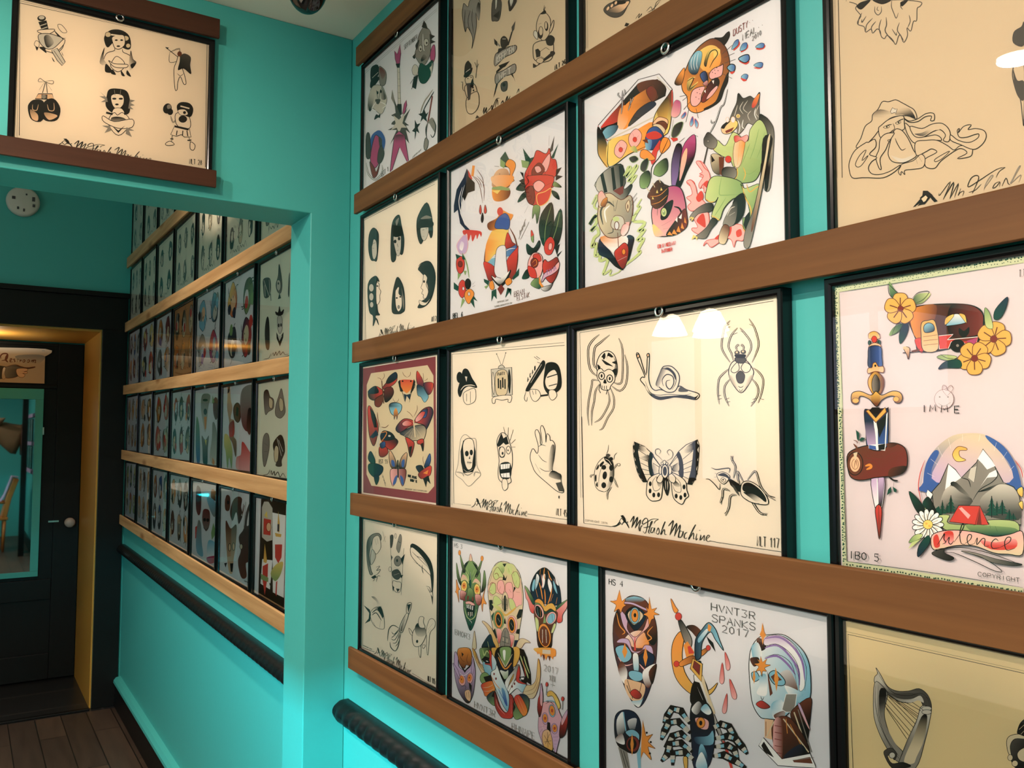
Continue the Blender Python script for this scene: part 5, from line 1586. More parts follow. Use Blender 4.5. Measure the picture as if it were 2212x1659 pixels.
ART['aliens'] = r'''
V R
T d 6 80,150 205,178 60 HS 3
H e x k 6 320,400 320,1300 240,400 320,350 400,400 460,520 470,650 465,900 420,1130 380,1290 320,1400 270,1290 220,1100 210,900 175,700 190,520
P k 200,480 250,390 300,360 250,450 200,560
P k 345,370 410,420 450,540 390,450
P x 290,700 318,500 335,700 325,780
H e k k 5 100,380 170,700 110,380 150,560 180,680 170,720 120,600
H e k k 5 530,500 490,800 525,495 550,620 545,760 480,830 500,700
H e k k 5 180,300 230,520 165,260 190,330 245,500 215,530 180,400
H e k k 5 490,350 430,560 480,350 490,380 430,580 390,590 430,480
D o h 4 157,235 18,38
D o h 4 493,320 20,40
H p q h 5 322,250 322,350 300,350 322,250 350,350
L f 9 250,520 290,600 300,660
L f 9 240,560 280,620 290,700
L f 9 260,470 300,560
L f 9 380,480 350,560
L f 9 400,530 350,640
L f 9 420,570 360,660
L w 6 320,520 322,640
G p f 230,570 230,680 180,620 210,560 260,600 300,690 240,640 180,660
G p f 410,630 410,730 350,690 400,620 465,680 460,740 400,680
D y k 6 225,735 46,86 5
D o r 5 225,728 24,42
E c 225,725 9,16
D y k 6 420,790 46,92 -5
D o r 5 418,785 24,44
E c 416,782 9,16
H p c k 5 180,800 240,900 175,800 260,830 240,900 245,960 200,940 165,920
H p c k 5 390,850 470,1000 390,860 480,880 470,1010 410,1000
L c 5 185,850 250,860
L c 5 185,890 245,900
L c 5 400,920 470,930
L c 5 405,960 465,975
H e k k 5 300,770 330,980 280,780 320,760 360,800 375,940 340,990 290,970 265,930
P c 275,880 300,880 290,940 270,940
P c 345,890 365,900 365,960 345,950
O p c 5 250,970 310,960 380,1000 370,1040 310,1000 260,1000
P k 255,1020 390,1020 380,1120 350,1190 300,1180 265,1110
J w 12 270,1010 275,1060
J w 12 295,1010 300,1070
J w 12 325,1020 325,1080
J w 12 355,1030 350,1090
J l 12 290,1170 290,1120
J l 12 320,1185 320,1120
J l 12 345,1175 345,1120
L f 10 230,1050 270,1190 330,1230 390,1180 410,1080
L w 6 300,1240 330,1260 340,1290
P k 300,1320 335,1320 318,1400
O o h 5 110,630 140,740 170,790 140,800 150,980 120,850 95,820 110,780
O o h 5 545,750 520,900 560,1000 510,1000 500,1120 485,1000 500,900
O q k 7 600,620 700,400 860,370 1030,500 1090,700 1110,900 1100,1100 1060,1350 1000,1659 740,1659 660,1400 610,1100 580,800
P k 600,940 650,940 665,1050 640,1110 610,1080
P k 1050,1080 1100,1080 1080,1200 1020,1230 1010,1180
P x 630,1180 670,1120 680,1200 650,1260
P k 640,1420 690,1360 720,1500 690,1560
P n 980,1540 1040,1540 1030,1659 960,1659
P k 1010,1380 1060,1370 1050,1450 1000,1440
H f p g 6 800,370 800,900 640,560 650,470 720,400 770,370 830,390 880,390 960,410 1010,480 1040,560 1080,640 1080,760 1090,840 1090,1000 1050,1020 1000,1040 900,900 840,850 780,860 700,830 640,880 590,820 580,740 620,640
G f e 760,400 820,540 740,400 800,390 830,480 800,550 750,500
G f e 960,640 960,800 880,420 940,460 930,560 870,520
O f h 6 660,560 720,450 780,520 820,600 760,600 700,640
O p h 6 740,660 800,650 830,740 810,850 750,820 720,740
O p h 6 850,700 930,680 950,760 960,900 900,920 850,840
O f h 6 940,560 1010,520 1060,640 1040,760 980,720
O f h 6 640,700 690,700 700,820 650,860 600,800
L c 8 680,560 720,540 750,600
L c 8 700,700 640,680 610,720
L c 8 790,460 800,520
L c 8 890,470 900,530
L c 8 960,500 975,580
L c 8 1010,650 1000,700
L c 8 770,740 750,800
L c 8 900,780 930,830
L c 8 1000,820 1060,830
L c 8 640,790 610,800
P k 820,560 840,620 870,570 850,650 800,640
P k 800,400 860,400 830,450
P k 970,740 1000,760 960,830
P k 700,860 740,820 720,840
O f g 6 680,880 740,900 790,980 700,1020 660,960
O f g 6 900,920 960,940 1000,1060 930,1090 900,1010
D q k 5 840,970 50,150
E k 838,990 38,120
J q 8 820,880 815,1100
J q 8 855,880 860,1100
J k 4 800,930 878,940
J k 4 800,1000 878,1010
J k 4 800,1060 878,1070
G f z 700,1030 840,1130 640,1000 760,1040 840,1150 900,1120 1010,1040 960,1110 850,1180 780,1140
D e g 5 745,1235 82,140 -5
D o k 6 742,1238 56,120 -5
E k 742,1238 38,88 -5
L l 8 730,1210 765,1270
D p g 5 942,1310 80,140 -5
D o k 6 938,1314 56,120 -5
E k 938,1314 38,88 -5
L l 8 925,1280 960,1350
P k 820,1290 838,1200 856,1300
H p r g 5 740,1400 740,1600 710,1380 790,1400 750,1600
H p r g 5 930,1480 930,1659 890,1470 980,1480 930,1650
O g k 6 800,1420 860,1360 910,1500 910,1659 770,1659
J k 5 800,1480 890,1510
J k 5 790,1560 900,1590
J k 5 840,1400 830,1659
J q 8 815,1500 812,1550
J q 8 870,1520 868,1580
H q z h 6 490,1270 760,1600 495,1265 540,1265 640,1370 740,1600 740,1659 690,1659 640,1520 570,1360
O q h 6 350,1659 365,1500 380,1400 395,1480 410,1659
O q h 6 1000,1659 1050,1530 1130,1520 1220,1580 1140,1580 1080,1659
H k n k 5 500,1659 640,1500 495,1659 540,1540 620,1450 660,1560 690,1659
L f 14 580,1560 600,1659
T g 6 92,1455 330,1540 80 BMOR3
H k n k 6 1430,470 1430,1000 1220,720 1300,540 1430,455 1550,560 1640,720 1670,870 1670,1010 1600,1020 1440,1000 1290,960 1230,850
H w s s 1 1430,560 1430,780 1310,560 1350,600 1330,700 1290,780
F w 1400,580 1440,560 1430,700 1400,760
F w 1490,620 1540,720 1520,830 1480,700
F s 1560,650 1600,740 1620,850 1570,760
F s 1260,660 1290,640 1270,800 1240,780
F w 1590,600 1640,720 1610,700
L o 13 1430,460 1420,560 1440,640
L o 13 1370,480 1360,560
L o 13 1480,500 1510,600 1540,650
L o 15 1350,680 1380,800 1400,930
L o 15 1430,780 1440,900 1440,1010
L o 15 1540,760 1520,880 1480,1000
L o 13 1300,780 1330,900
L o 13 1560,850 1520,960
L o 13 1620,900 1600,1000
L p 10 1380,560 1400,700 1380,760
L p 10 1500,560 1490,660
L p 10 1570,620 1600,700
L k 10 1470,560 1460,660 1480,740
L k 10 1320,600 1310,700
H p r k 6 1140,750 1280,1130 1135,740 1200,870 1270,960 1280,1130 1220,1110 1180,960 1150,900
H e x k 5 1140,750 1270,950 1130,725 1200,800 1280,960 1260,1010 1190,880
H p r k 6 1770,960 1640,1270 1775,930 1760,1060 1700,1160 1690,1260 1620,1270 1600,1100
H e x k 5 1770,940 1610,1050 1775,930 1680,1030 1600,1090 1620,1030
H h k k 6 1440,1200 1440,1659 1290,1050 1600,1100 1610,1250 1550,1450 1520,1659 1350,1659 1310,1400
O f g 5 1290,1200 1340,1250 1340,1400 1310,1380
O f g 5 1570,1300 1600,1310 1560,1420 1530,1420
H o z k 6 1300,930 1420,1040 1285,960 1340,920 1400,960 1435,1030 1480,1000 1550,990 1600,1060 1590,1110 1520,1070 1440,1110 1360,1030
H e x k 6 1300,1000 1420,1100 1290,990 1350,990 1400,1050 1430,1110 1460,1120 1530,1080 1600,1130 1580,1150 1500,1120 1440,1150 1380,1100 1330,1050
D p k 6 1350,1110 64,110 -20
D k k 4 1345,1115 44,92 -20
L s 8 1320,1050 1340,1180
L o 8 1370,1060 1370,1190
D p k 6 1530,1210 74,100 25
D s k 4 1530,1215 52,80 25
L r 8 1500,1150 1490,1250
L k 10 1540,1150 1550,1260
P e 1430,1150 1455,1280 1410,1285
D o k 6 1430,1470 94,180 -8
D h k 5 1430,1480 72,150 -8
J l 10 1400,1380 1400,1580
J l 10 1450,1380 1460,1580
J h 4 1370,1450 1490,1480
J h 4 1375,1530 1490,1560
V S
D o k 3 1400,60 10,10
G z o 1270,0 1590,100 1280,0 1560,0 1600,90 1560,130 1400,100 1310,60
P o 1310,50 1350,50 1330,95
P o 1350,60 1395,80 1375,140
P h 1395,90 1440,100 1420,190
P o 1430,100 1480,110 1450,185
P h 1480,110 1520,120 1505,195
P o 1515,120 1560,120 1555,170
P l 1400,20 1520,30 1520,90 1400,80
H o h k 6 200,10 200,300 130,60 160,0 300,0 345,110 335,260 260,250 230,300 170,250 140,150
H i k k 6 240,300 240,800 90,60 140,130 150,270 240,330 330,260 350,120 395,300 390,500 360,700 300,820 230,780 140,620 85,360
P k 160,240 240,370 330,240 300,300 240,330 190,290
P k 190,60 225,90 200,130
L h 7 160,100 200,180 240,200
L h 7 290,80 270,180 300,240
D p k 5 200,480 52,80 -8
D o r 5 196,470 32,56 -8
E c 192,465 8,14
D p k 5 318,450 44,78 5
D o r 5 312,444 28,52 5
E c 308,440 8,14
O i k 5 60,220 140,330 170,460 140,420 100,340
O i k 5 365,150 340,300 350,400 380,300
L w 6 160,360 230,410 330,330
L k 6 180,580 250,560 250,620
O a k 5 240,650 300,620 330,680 320,790 260,750
J k 4 265,660 270,740
J k 4 300,650 305,740
P k 300,500 345,560 340,660 310,600
H z q h 6 450,60 560,380 355,0 400,60 470,230 560,270 570,400 510,390 440,270 380,120
L h 5 380,40 440,200 550,330
L h 5 400,80 460,250 560,370
H e k k 6 500,40 640,0 475,0 640,0 640,60 560,230 500,200 470,100
L f 16 510,20 530,110 570,40 600,80
P k 1050,0 1120,20 1170,140 1225,380 1230,550 1160,500 1100,300 1050,160
L f 18 1070,110 1100,200 1170,380 1190,450
L r 10 1100,180 1130,290 1150,420
L f 14 1120,120 1160,250 1210,380
O z h 5 640,0 730,0 740,60 700,200 660,100
O z h 5 960,0 1050,0 1060,120 1000,260 950,250
L h 4 670,0 700,100
L h 4 1000,0 980,200
H k n k 7 730,60 950,700 730,0 960,0 960,260 960,520 880,640 700,240
F e 770,0 930,0 900,200 840,250 790,160
F w 810,40 850,40 840,180 820,150
L q 16 735,70 830,250 860,260 950,90
L o 22 740,130 840,310 940,220
G w e 780,320 880,480 770,330 850,350 890,330 880,440 820,460 780,420
P k 720,250 760,330 780,440 860,520 930,400 960,520 880,640
H s w k 6 520,260 720,80 510,210 620,160 650,90 715,210 690,330 620,400 560,400
O r k 5 540,230 620,260 650,330 640,180 640,60 600,30 610,150
P k 490,170 560,230 620,230 600,140 540,120
J w 12 560,190 590,200
D e k 6 540,450 72,90
P k 520,430 640,400 660,500 560,520
H r o k 6 490,540 680,600 490,540 660,490 690,640 560,720 520,650
L q 6 510,590 600,580 670,540
L q 6 520,640 610,640 690,600
H n e k 6 560,720 700,850 570,720 690,640 700,850 620,820
P k 680,640 700,740 640,720
H c r k 7 700,700 900,1040 690,640 760,850 830,950 890,930 900,690 970,760 960,1020 850,1050 770,1010 690,850
L p 6 710,760 740,870 840,990
L p 6 930,760 940,980
H w s k 7 700,300 880,920 630,400 700,310 720,250 790,440 900,700 890,930 840,900 760,740
L b 9 740,600 800,720 870,860
G s b 760,480 840,800 790,600 840,640 880,860 830,800
L o 10 640,420 700,530 780,620
E c 680,385 12,18
E c 708,455 12,20
H w g k 6 840,500 1060,300 840,510 960,340 1040,240 1060,330 1010,430 930,620 900,660
H z h k 5 950,380 880,620 975,380 960,460 900,560 880,610 920,480
H w s k 6 1000,500 1170,560 900,660 980,500 1040,470 1160,550 1100,660 1020,600 920,680
O r k 5 1010,490 1050,260 1070,380 1060,480 1180,540
P k 1060,430 1130,420 1170,480 1160,530 1090,500
P w 1080,440 1130,440 1120,470 1085,465
E c 985,530 12,20
E c 948,570 12,20
H z q h 6 1340,150 1180,730 1340,150 1370,300 1360,500 1290,720 1200,750 1110,700 1160,560 1240,550 1300,480 1320,330
L h 5 1340,430 1270,600 1130,650
L h 5 1350,500 1280,660 1150,700
H n e k 6 1100,700 1100,1040 1000,740 1100,680 1200,750 1180,950 1080,1040 1000,1060 960,960
H r o k 6 980,760 1160,1000 980,770 1060,700 1180,920 1110,1010
L q 6 1010,750 1110,990
L q 6 1040,730 1140,960
P k 960,800 1000,880 970,960
T g 7 385,880 705,1040 90 HVNT3R
T g 7 945,1215 1300,1375 100 BHNAPE
T g 2 610,1060 1060,1300 20 COPYRIGHT 2017  TATTOOFLASHCOLLECTIVE.COM
T g 7 1425,335 1650,400 95 2017
T g 6 1510,490 1600,510 90 XIX
J g 6 1525,540 1595,560
J g 5 1555,400 1555,580
D r k 4 1468,540 18,34
J k 7 1468,570 1460,700
D r k 4 1705,755 20,34
J k 8 1708,790 1700,920
H z y k 5 1480,650 1640,860 1480,660 1530,635 1590,680 1640,760 1670,860 1640,900 1560,720 1480,720
L o 10 1490,690 1530,660
H p i k 6 1460,700 1600,1560 1370,880 1430,800 1500,800 1600,820 1660,960 1700,1080 1680,1250 1640,1430 1600,1565 1560,1480 1500,1550 1430,1490 1380,1350 1340,1200 1350,1000
H r k k 6 1340,700 1380,1040 1385,520 1360,700 1340,760 1330,920 1365,1030 1400,900 1410,760
H i p k 5 1380,530 1400,880 1385,520 1410,700 1400,860 1370,820 1370,640
H r k k 6 1780,900 1660,1330 1785,910 1780,1100 1740,1290 1660,1330 1680,1100
H i p k 5 1780,910 1690,1150 1780,910 1770,1010 1700,1150 1690,1060
L s 12 1430,800 1500,780 1580,800 1620,900 1620,1000
L n 8 1450,830 1520,800 1590,860
D s k 5 1550,935 48,95 -8
D o h 4 1550,930 38,76 -8
D r k 4 1550,930 12,24
D i k 5 1445,1050 44,90 -5
D o h 4 1445,1045 33,64 -5
D r k 4 1445,1045 11,20
D i k 5 1585,1200 46,80 -5
D o h 4 1588,1195 34,58 -5
D r k 4 1588,1195 11,20
P k 1480,1100 1520,1110 1530,1250 1470,1200
H a z k 6 1420,1230 1540,1540 1420,1240 1500,1220 1545,1330 1560,1500 1500,1540 1440,1490 1400,1350
J k 5 1430,1300 1520,1440
J k 5 1510,1280 1450,1430
J k 5 1480,1250 1490,1480
J k 5 1430,1400 1540,1380
L k 6 1560,1330 1640,1320
L k 5 1570,1380 1630,1380
L k 5 1580,1430 1620,1430
L w 7 1400,1140 1420,1220
L k 6 1350,1280 1410,1200
L k 4 1360,1180 1440,1160
'''
ART['robots'] = r'''
V K
T k 6 262,285 372,305 42 HS 4
H h n k 5 460,380 460,1200 300,540 380,400 450,370 540,410 610,560 622,740 600,950 550,1120 490,1205 440,1170 370,1030 300,780
G s h 460,380 460,420 380,400 450,375 530,400 450,430
G k h 320,500 380,640 300,600 330,480 380,660 400,720 330,680
G w o 380,600 540,700 380,700 440,640 520,640 560,740 460,760
G h k 560,560 610,700 530,640 600,560 620,700 580,740
H i p k 4 350,500 550,560 345,480 400,540 400,620 455,680 520,620 550,540 560,600 470,690 455,770 440,700 370,600
L i 12 300,400 360,420 440,430 530,470 610,500
H k n k 4 390,560 540,560 385,500 455,450 540,520 470,630 420,590
O q k 4 400,510 455,465 520,520 450,590
D s k 4 455,520 38,62
D o h 4 455,518 26,48
E k 456,516 10,16
P o 340,325 358,410 385,390 375,430 390,440 365,460 350,500 335,470 300,490 315,440 270,410 318,405
L k 3 340,325 358,410 385,390 375,430 390,440 365,460 350,500 335,470 300,490 315,440 270,410 318,405 340,325
P o 563,378 580,470 620,460 600,490 640,512 600,515 598,540 580,550 563,590 552,530 520,510 550,490 530,450 556,470
L k 3 563,378 580,470 620,460 600,490 640,512 600,515 598,540 580,550 563,590 552,530 520,510 550,490 530,450 556,470 563,378
O i h 5 320,720 350,690 410,700 440,780 500,780 530,740 580,750 590,810 530,770 480,800 430,790 390,730
P r 455,660 465,780 448,780
L o 8 320,500 340,590 380,640 360,660
L o 8 590,600 550,650 580,690 520,720
O s k 6 310,760 380,740 430,800 420,850 370,870 330,830
P o 380,725 400,790 380,840 360,790
O n k 6 480,830 540,790 600,820 590,880 530,900 490,870
P o 535,750 552,830 535,900 518,830
L p 8 330,830 380,890 440,880
L p 9 490,880 540,930 590,900
H w s k 4 440,820 480,940 440,810 480,810 485,930 450,940
O s k 5 410,940 450,930 510,950 510,1000 460,1010 415,980
G h w 360,900 400,960 330,900 360,860 400,940 380,1030 340,960
G w h 560,950 580,1050 520,930 610,880 600,960 560,1060 520,1010
G h k 570,880 620,900 560,940 620,880 600,1000 580,1030
F a 380,1000 460,1010 530,1040 520,1120 470,1170 400,1110
J k 4 400,1000 440,1140
J k 4 510,1010 480,1140
J k 5 395,1040 420,1100
H r c k 4 430,1080 500,1130 420,1095 460,1070 505,1110 490,1140 450,1135
G s w 480,1140 480,1200 430,1160 500,1150 520,1130 490,1200 460,1190
H n k k 5 370,1230 400,1500 305,1400 310,1270 370,1225 450,1240 495,1310 500,1420 470,1540 400,1540 330,1490
G w k 330,1290 400,1400 320,1300 370,1240 380,1380 330,1420
G w n 430,1260 470,1380 400,1310 470,1290 440,1400
G h w 330,1400 360,1470 310,1440 360,1400 380,1480 330,1470
J s 8 370,1240 390,1390
O s k 5 385,1390 440,1370 490,1410 480,1480 460,1450 420,1430
D c k 5 440,1480 50,60
D k k 4 435,1480 32,40
P o 435,1400 448,1480 435,1570 422,1480
P g 330,1500 400,1540 420,1659 370,1659
J k 4 350,1520 390,1659
J k 4 370,1530 410,1659
P s 470,1550 500,1500 500,1659 480,1659
P o 515,1300 540,1420 590,1405 555,1460 610,1515 555,1500 580,1600 520,1540 500,1590 505,1450
L k 3 515,1300 540,1420 590,1405 555,1460 610,1515 555,1500 580,1600 520,1540 500,1590
E k 545,1395 8,8
E k 575,1465 8,8
E k 568,1550 8,8
G k h 840,600 960,640 840,600 900,590 955,640 930,690 880,640
H o z k 5 780,650 950,1120 790,640 740,720 730,840 760,980 840,1080 940,1130 1030,1100 1075,1020 1000,1080 900,1040 830,940 810,820 820,720 830,660
O k k 4 880,1180 880,1060 920,960 900,880 950,860 950,940 1000,1060 1000,1160
H k g k 5 780,560 860,700 780,560 810,560 880,690 870,760 830,720
O o h 4 725,390 760,450 780,480 760,500 740,470
P k 725,390 735,450 755,495 735,450
D r c 4 782,525 24,28
P o 820,740 850,710 900,790 890,830 840,830
P r 850,750 870,745 900,800 860,805
H o h k 4 780,880 930,820 790,870 850,830 900,820 920,860 860,880 800,900
D r c 4 768,880 20,22
H o h k 4 940,800 1010,760 930,800 990,760 1010,770 960,820
D r c 4 1005,760 16,20
H w g k 5 960,900 1120,1480 900,1000 960,1000 1020,1180 1130,1460 1110,1470
P k 905,1010 940,1020 1105,1460 1110,1475
P q 950,1000 965,960 1000,1080 1060,1250 1040,1260
Q z k 5 890,840 962,880 955,1015 870,915
Q c k 4 900,855 945,890 940,965 890,905
P r 1110,1450 1140,1470 1190,1659 1170,1659
H n s k 6 920,700 1080,700 910,700 960,620 1010,570 1060,620 1090,700 1120,780 1060,700 1020,640 960,720 950,830 910,840
P o 1005,580 1030,600 1020,640 1000,630
G s w 930,680 1000,600 930,690 990,620 1000,640 940,720
P k 990,670 1040,720 1060,790 1010,720
H r p c 3 1130,790 1170,920 1130,790 1165,870 1165,920 1140,915
H r p c 3 1110,875 1110,1030 1110,870 1125,990 1110,1030 1090,1000
H r p c 3 1165,990 1210,1140 1165,990 1215,1100 1210,1145 1180,1120
H r p c 3 1145,1100 1130,1250 1145,1100 1145,1220 1125,1252 1110,1220
H k n k 5 940,1150 940,1659 870,1250 900,1150 960,1150 1020,1200 1050,1300 1050,1500 1000,1659 900,1659 880,1450
G w k 890,1180 960,1200 880,1220 930,1160 960,1200 920,1260
H s w s 1 980,1200 1000,1250 950,1220 990,1180 1030,1240 1000,1260
O p k 5 905,1290 960,1280 1010,1310 1000,1370 940,1360
D o h 5 950,1320 32,40
E k 950,1322 12,18
G s n 1030,1400 900,1440 900,1430 1000,1420 1040,1380 1040,1480 930,1480
G s n 940,1500 960,1600 940,1500 970,1490 1000,1600 930,1650
G w s 950,1560 990,1659 920,1600 960,1540 1000,1659 920,1659
Y 870,1330 800,1230 735,1215 700,1270 672,1325
Y 875,1400 780,1310 710,1320 680,1380 655,1450
Y 880,1460 800,1400 740,1420 700,1500 740,1530
Y 890,1540 800,1470 720,1480 700,1560 655,1610
Y 900,1600 830,1540 740,1550 740,1640
Y 1040,1360 1100,1330 1160,1350 1200,1420 1230,1500
Y 1050,1440 1150,1420 1210,1440 1260,1500 1300,1555
Y 1050,1500 1150,1490 1200,1520 1230,1600
Y 1040,1570 1120,1560 1200,1600 1290,1659
O z k 4 820,1580 850,1580 850,1659 830,1659
P k 350,1659 350,1659
L k 6 1030,470 1030,420
T d 5 1028,478 1370,552 54 HVNT3R
T d 5 1035,562 1372,632 54 SPANKS
T d 5 1110,642 1320,686 54 2017
H w s k 6 1320,760 1760,900 1330,760 1390,680 1480,660 1580,665 1680,740 1740,820 1770,930 1770,1130 1700,1170 1660,1200 1560,1285 1440,1290 1390,1270 1340,1180 1320,1040 1312,880
G h k 1360,700 1420,740 1370,690 1420,700 1440,760 1390,780
H i w k 3 1560,680 1560,760 1440,680 1540,665 1640,730 1710,860 1730,1040 1690,1080 1680,960 1620,820 1540,740 1430,740
L u 16 1430,690 1540,680 1640,750 1710,860 1730,1000
L u 16 1430,760 1520,740 1600,800 1680,920 1690,1040
L u 16 1430,840 1520,820 1600,880 1660,960
L k 4 1410,680 1540,665 1660,740 1740,900 1730,1080
L k 4 1420,760 1510,730 1610,790 1680,900 1690,1060
L k 4 1430,830 1530,810 1630,880 1670,1030
G h w 1620,1100 1520,860 1540,960 1620,930 1680,1080 1600,1060
G w s 1620,1040 1720,1100 1580,1040 1720,1105 1640,1140
P o 1412,570 1425,640 1440,665 1425,690 1415,740 1405,680 1392,660 1405,630
G s w 1340,800 1400,800 1330,760 1380,720 1410,820 1360,880
G h k 1320,880 1380,860 1320,840 1380,830 1390,870 1350,900
O s k 5 1330,950 1370,940 1390,990 1350,1010
O s k 6 1460,960 1510,930 1580,1000 1570,1040 1500,1030
P h 1475,975 1510,950 1560,1000 1500,1015
P o 1512,905 1535,990 1518,1085 1500,990
P o 1350,920 1362,980 1350,1030 1340,980
G s w 1410,960 1430,1060 1390,970 1440,960 1450,1080 1430,1120 1370,1100 1390,1040
P h 1450,930 1490,1100 1470,1120 1455,1000
G s w 1500,1160 1560,1200 1480,1180 1560,1150 1580,1260 1500,1290
G h w 1560,1240 1620,1240 1500,1260 1580,1230 1570,1290 1520,1295
H r c k 4 1370,1160 1470,1210 1365,1180 1400,1155 1430,1165 1470,1200 1440,1215 1400,1210
L k 4 1400,1120 1412,1150 1425,1125
P o 1400,820 1415,865 1448,840 1435,880 1475,888 1430,910 1445,935 1415,935 1410,975 1395,930 1365,935 1385,900 1350,880 1390,870 1370,840 1395,855
L k 3 1400,820 1415,865 1448,840 1435,880 1475,888 1430,910 1445,935 1415,935 1410,975 1395,930 1365,935 1385,900 1350,880 1390,870 1370,840 1395,855 1400,820
Q g w 5 1590,1105 1670,1105 1660,1190 1640,1240 1590,1240 1560,1220
H h k k 4 1700,1180 1760,1300 1640,1220 1770,1130 1775,1250 1740,1500 1700,1400 1630,1290
H i p k 3 1680,1200 1750,1330 1680,1190 1700,1190 1770,1370 1740,1330
J q 10 1650,1240 1760,1550
J g 6 1680,1220 1780,1540
P a 1430,1290 1500,1300 1500,1450 1430,1430
J h 4 1440,1310 1440,1420
H h k k 4 1560,1290 1750,1560 1500,1300 1630,1290 1770,1550 1560,1590 1490,1450
G p h 1500,1300 1560,1300 1500,1310 1560,1310 1560,1590 1500,1570
J c 5 1505,1340 1558,1350
J c 5 1505,1390 1558,1400
J c 5 1505,1440 1558,1450
J c 5 1505,1490 1558,1500
J c 5 1505,1540 1558,1550
J q 9 1570,1290 1760,1540
J o 5 1590,1290 1600,1400
J o 5 1620,1330 1700,1480
J q 9 1440,1430 1500,1310
G n k 1600,1500 1660,1590 1580,1560 1700,1480 1740,1560 1600,1600
Q w k 5 1385,1490 1420,1430 1560,1590 1770,1550 1810,1640 1810,1659 1530,1640
P k 1405,1490 1425,1460 1500,1580 1430,1540
P h 1640,1600 1770,1575 1790,1625 1650,1615
J g 4 1640,1600 1800,1580
'''
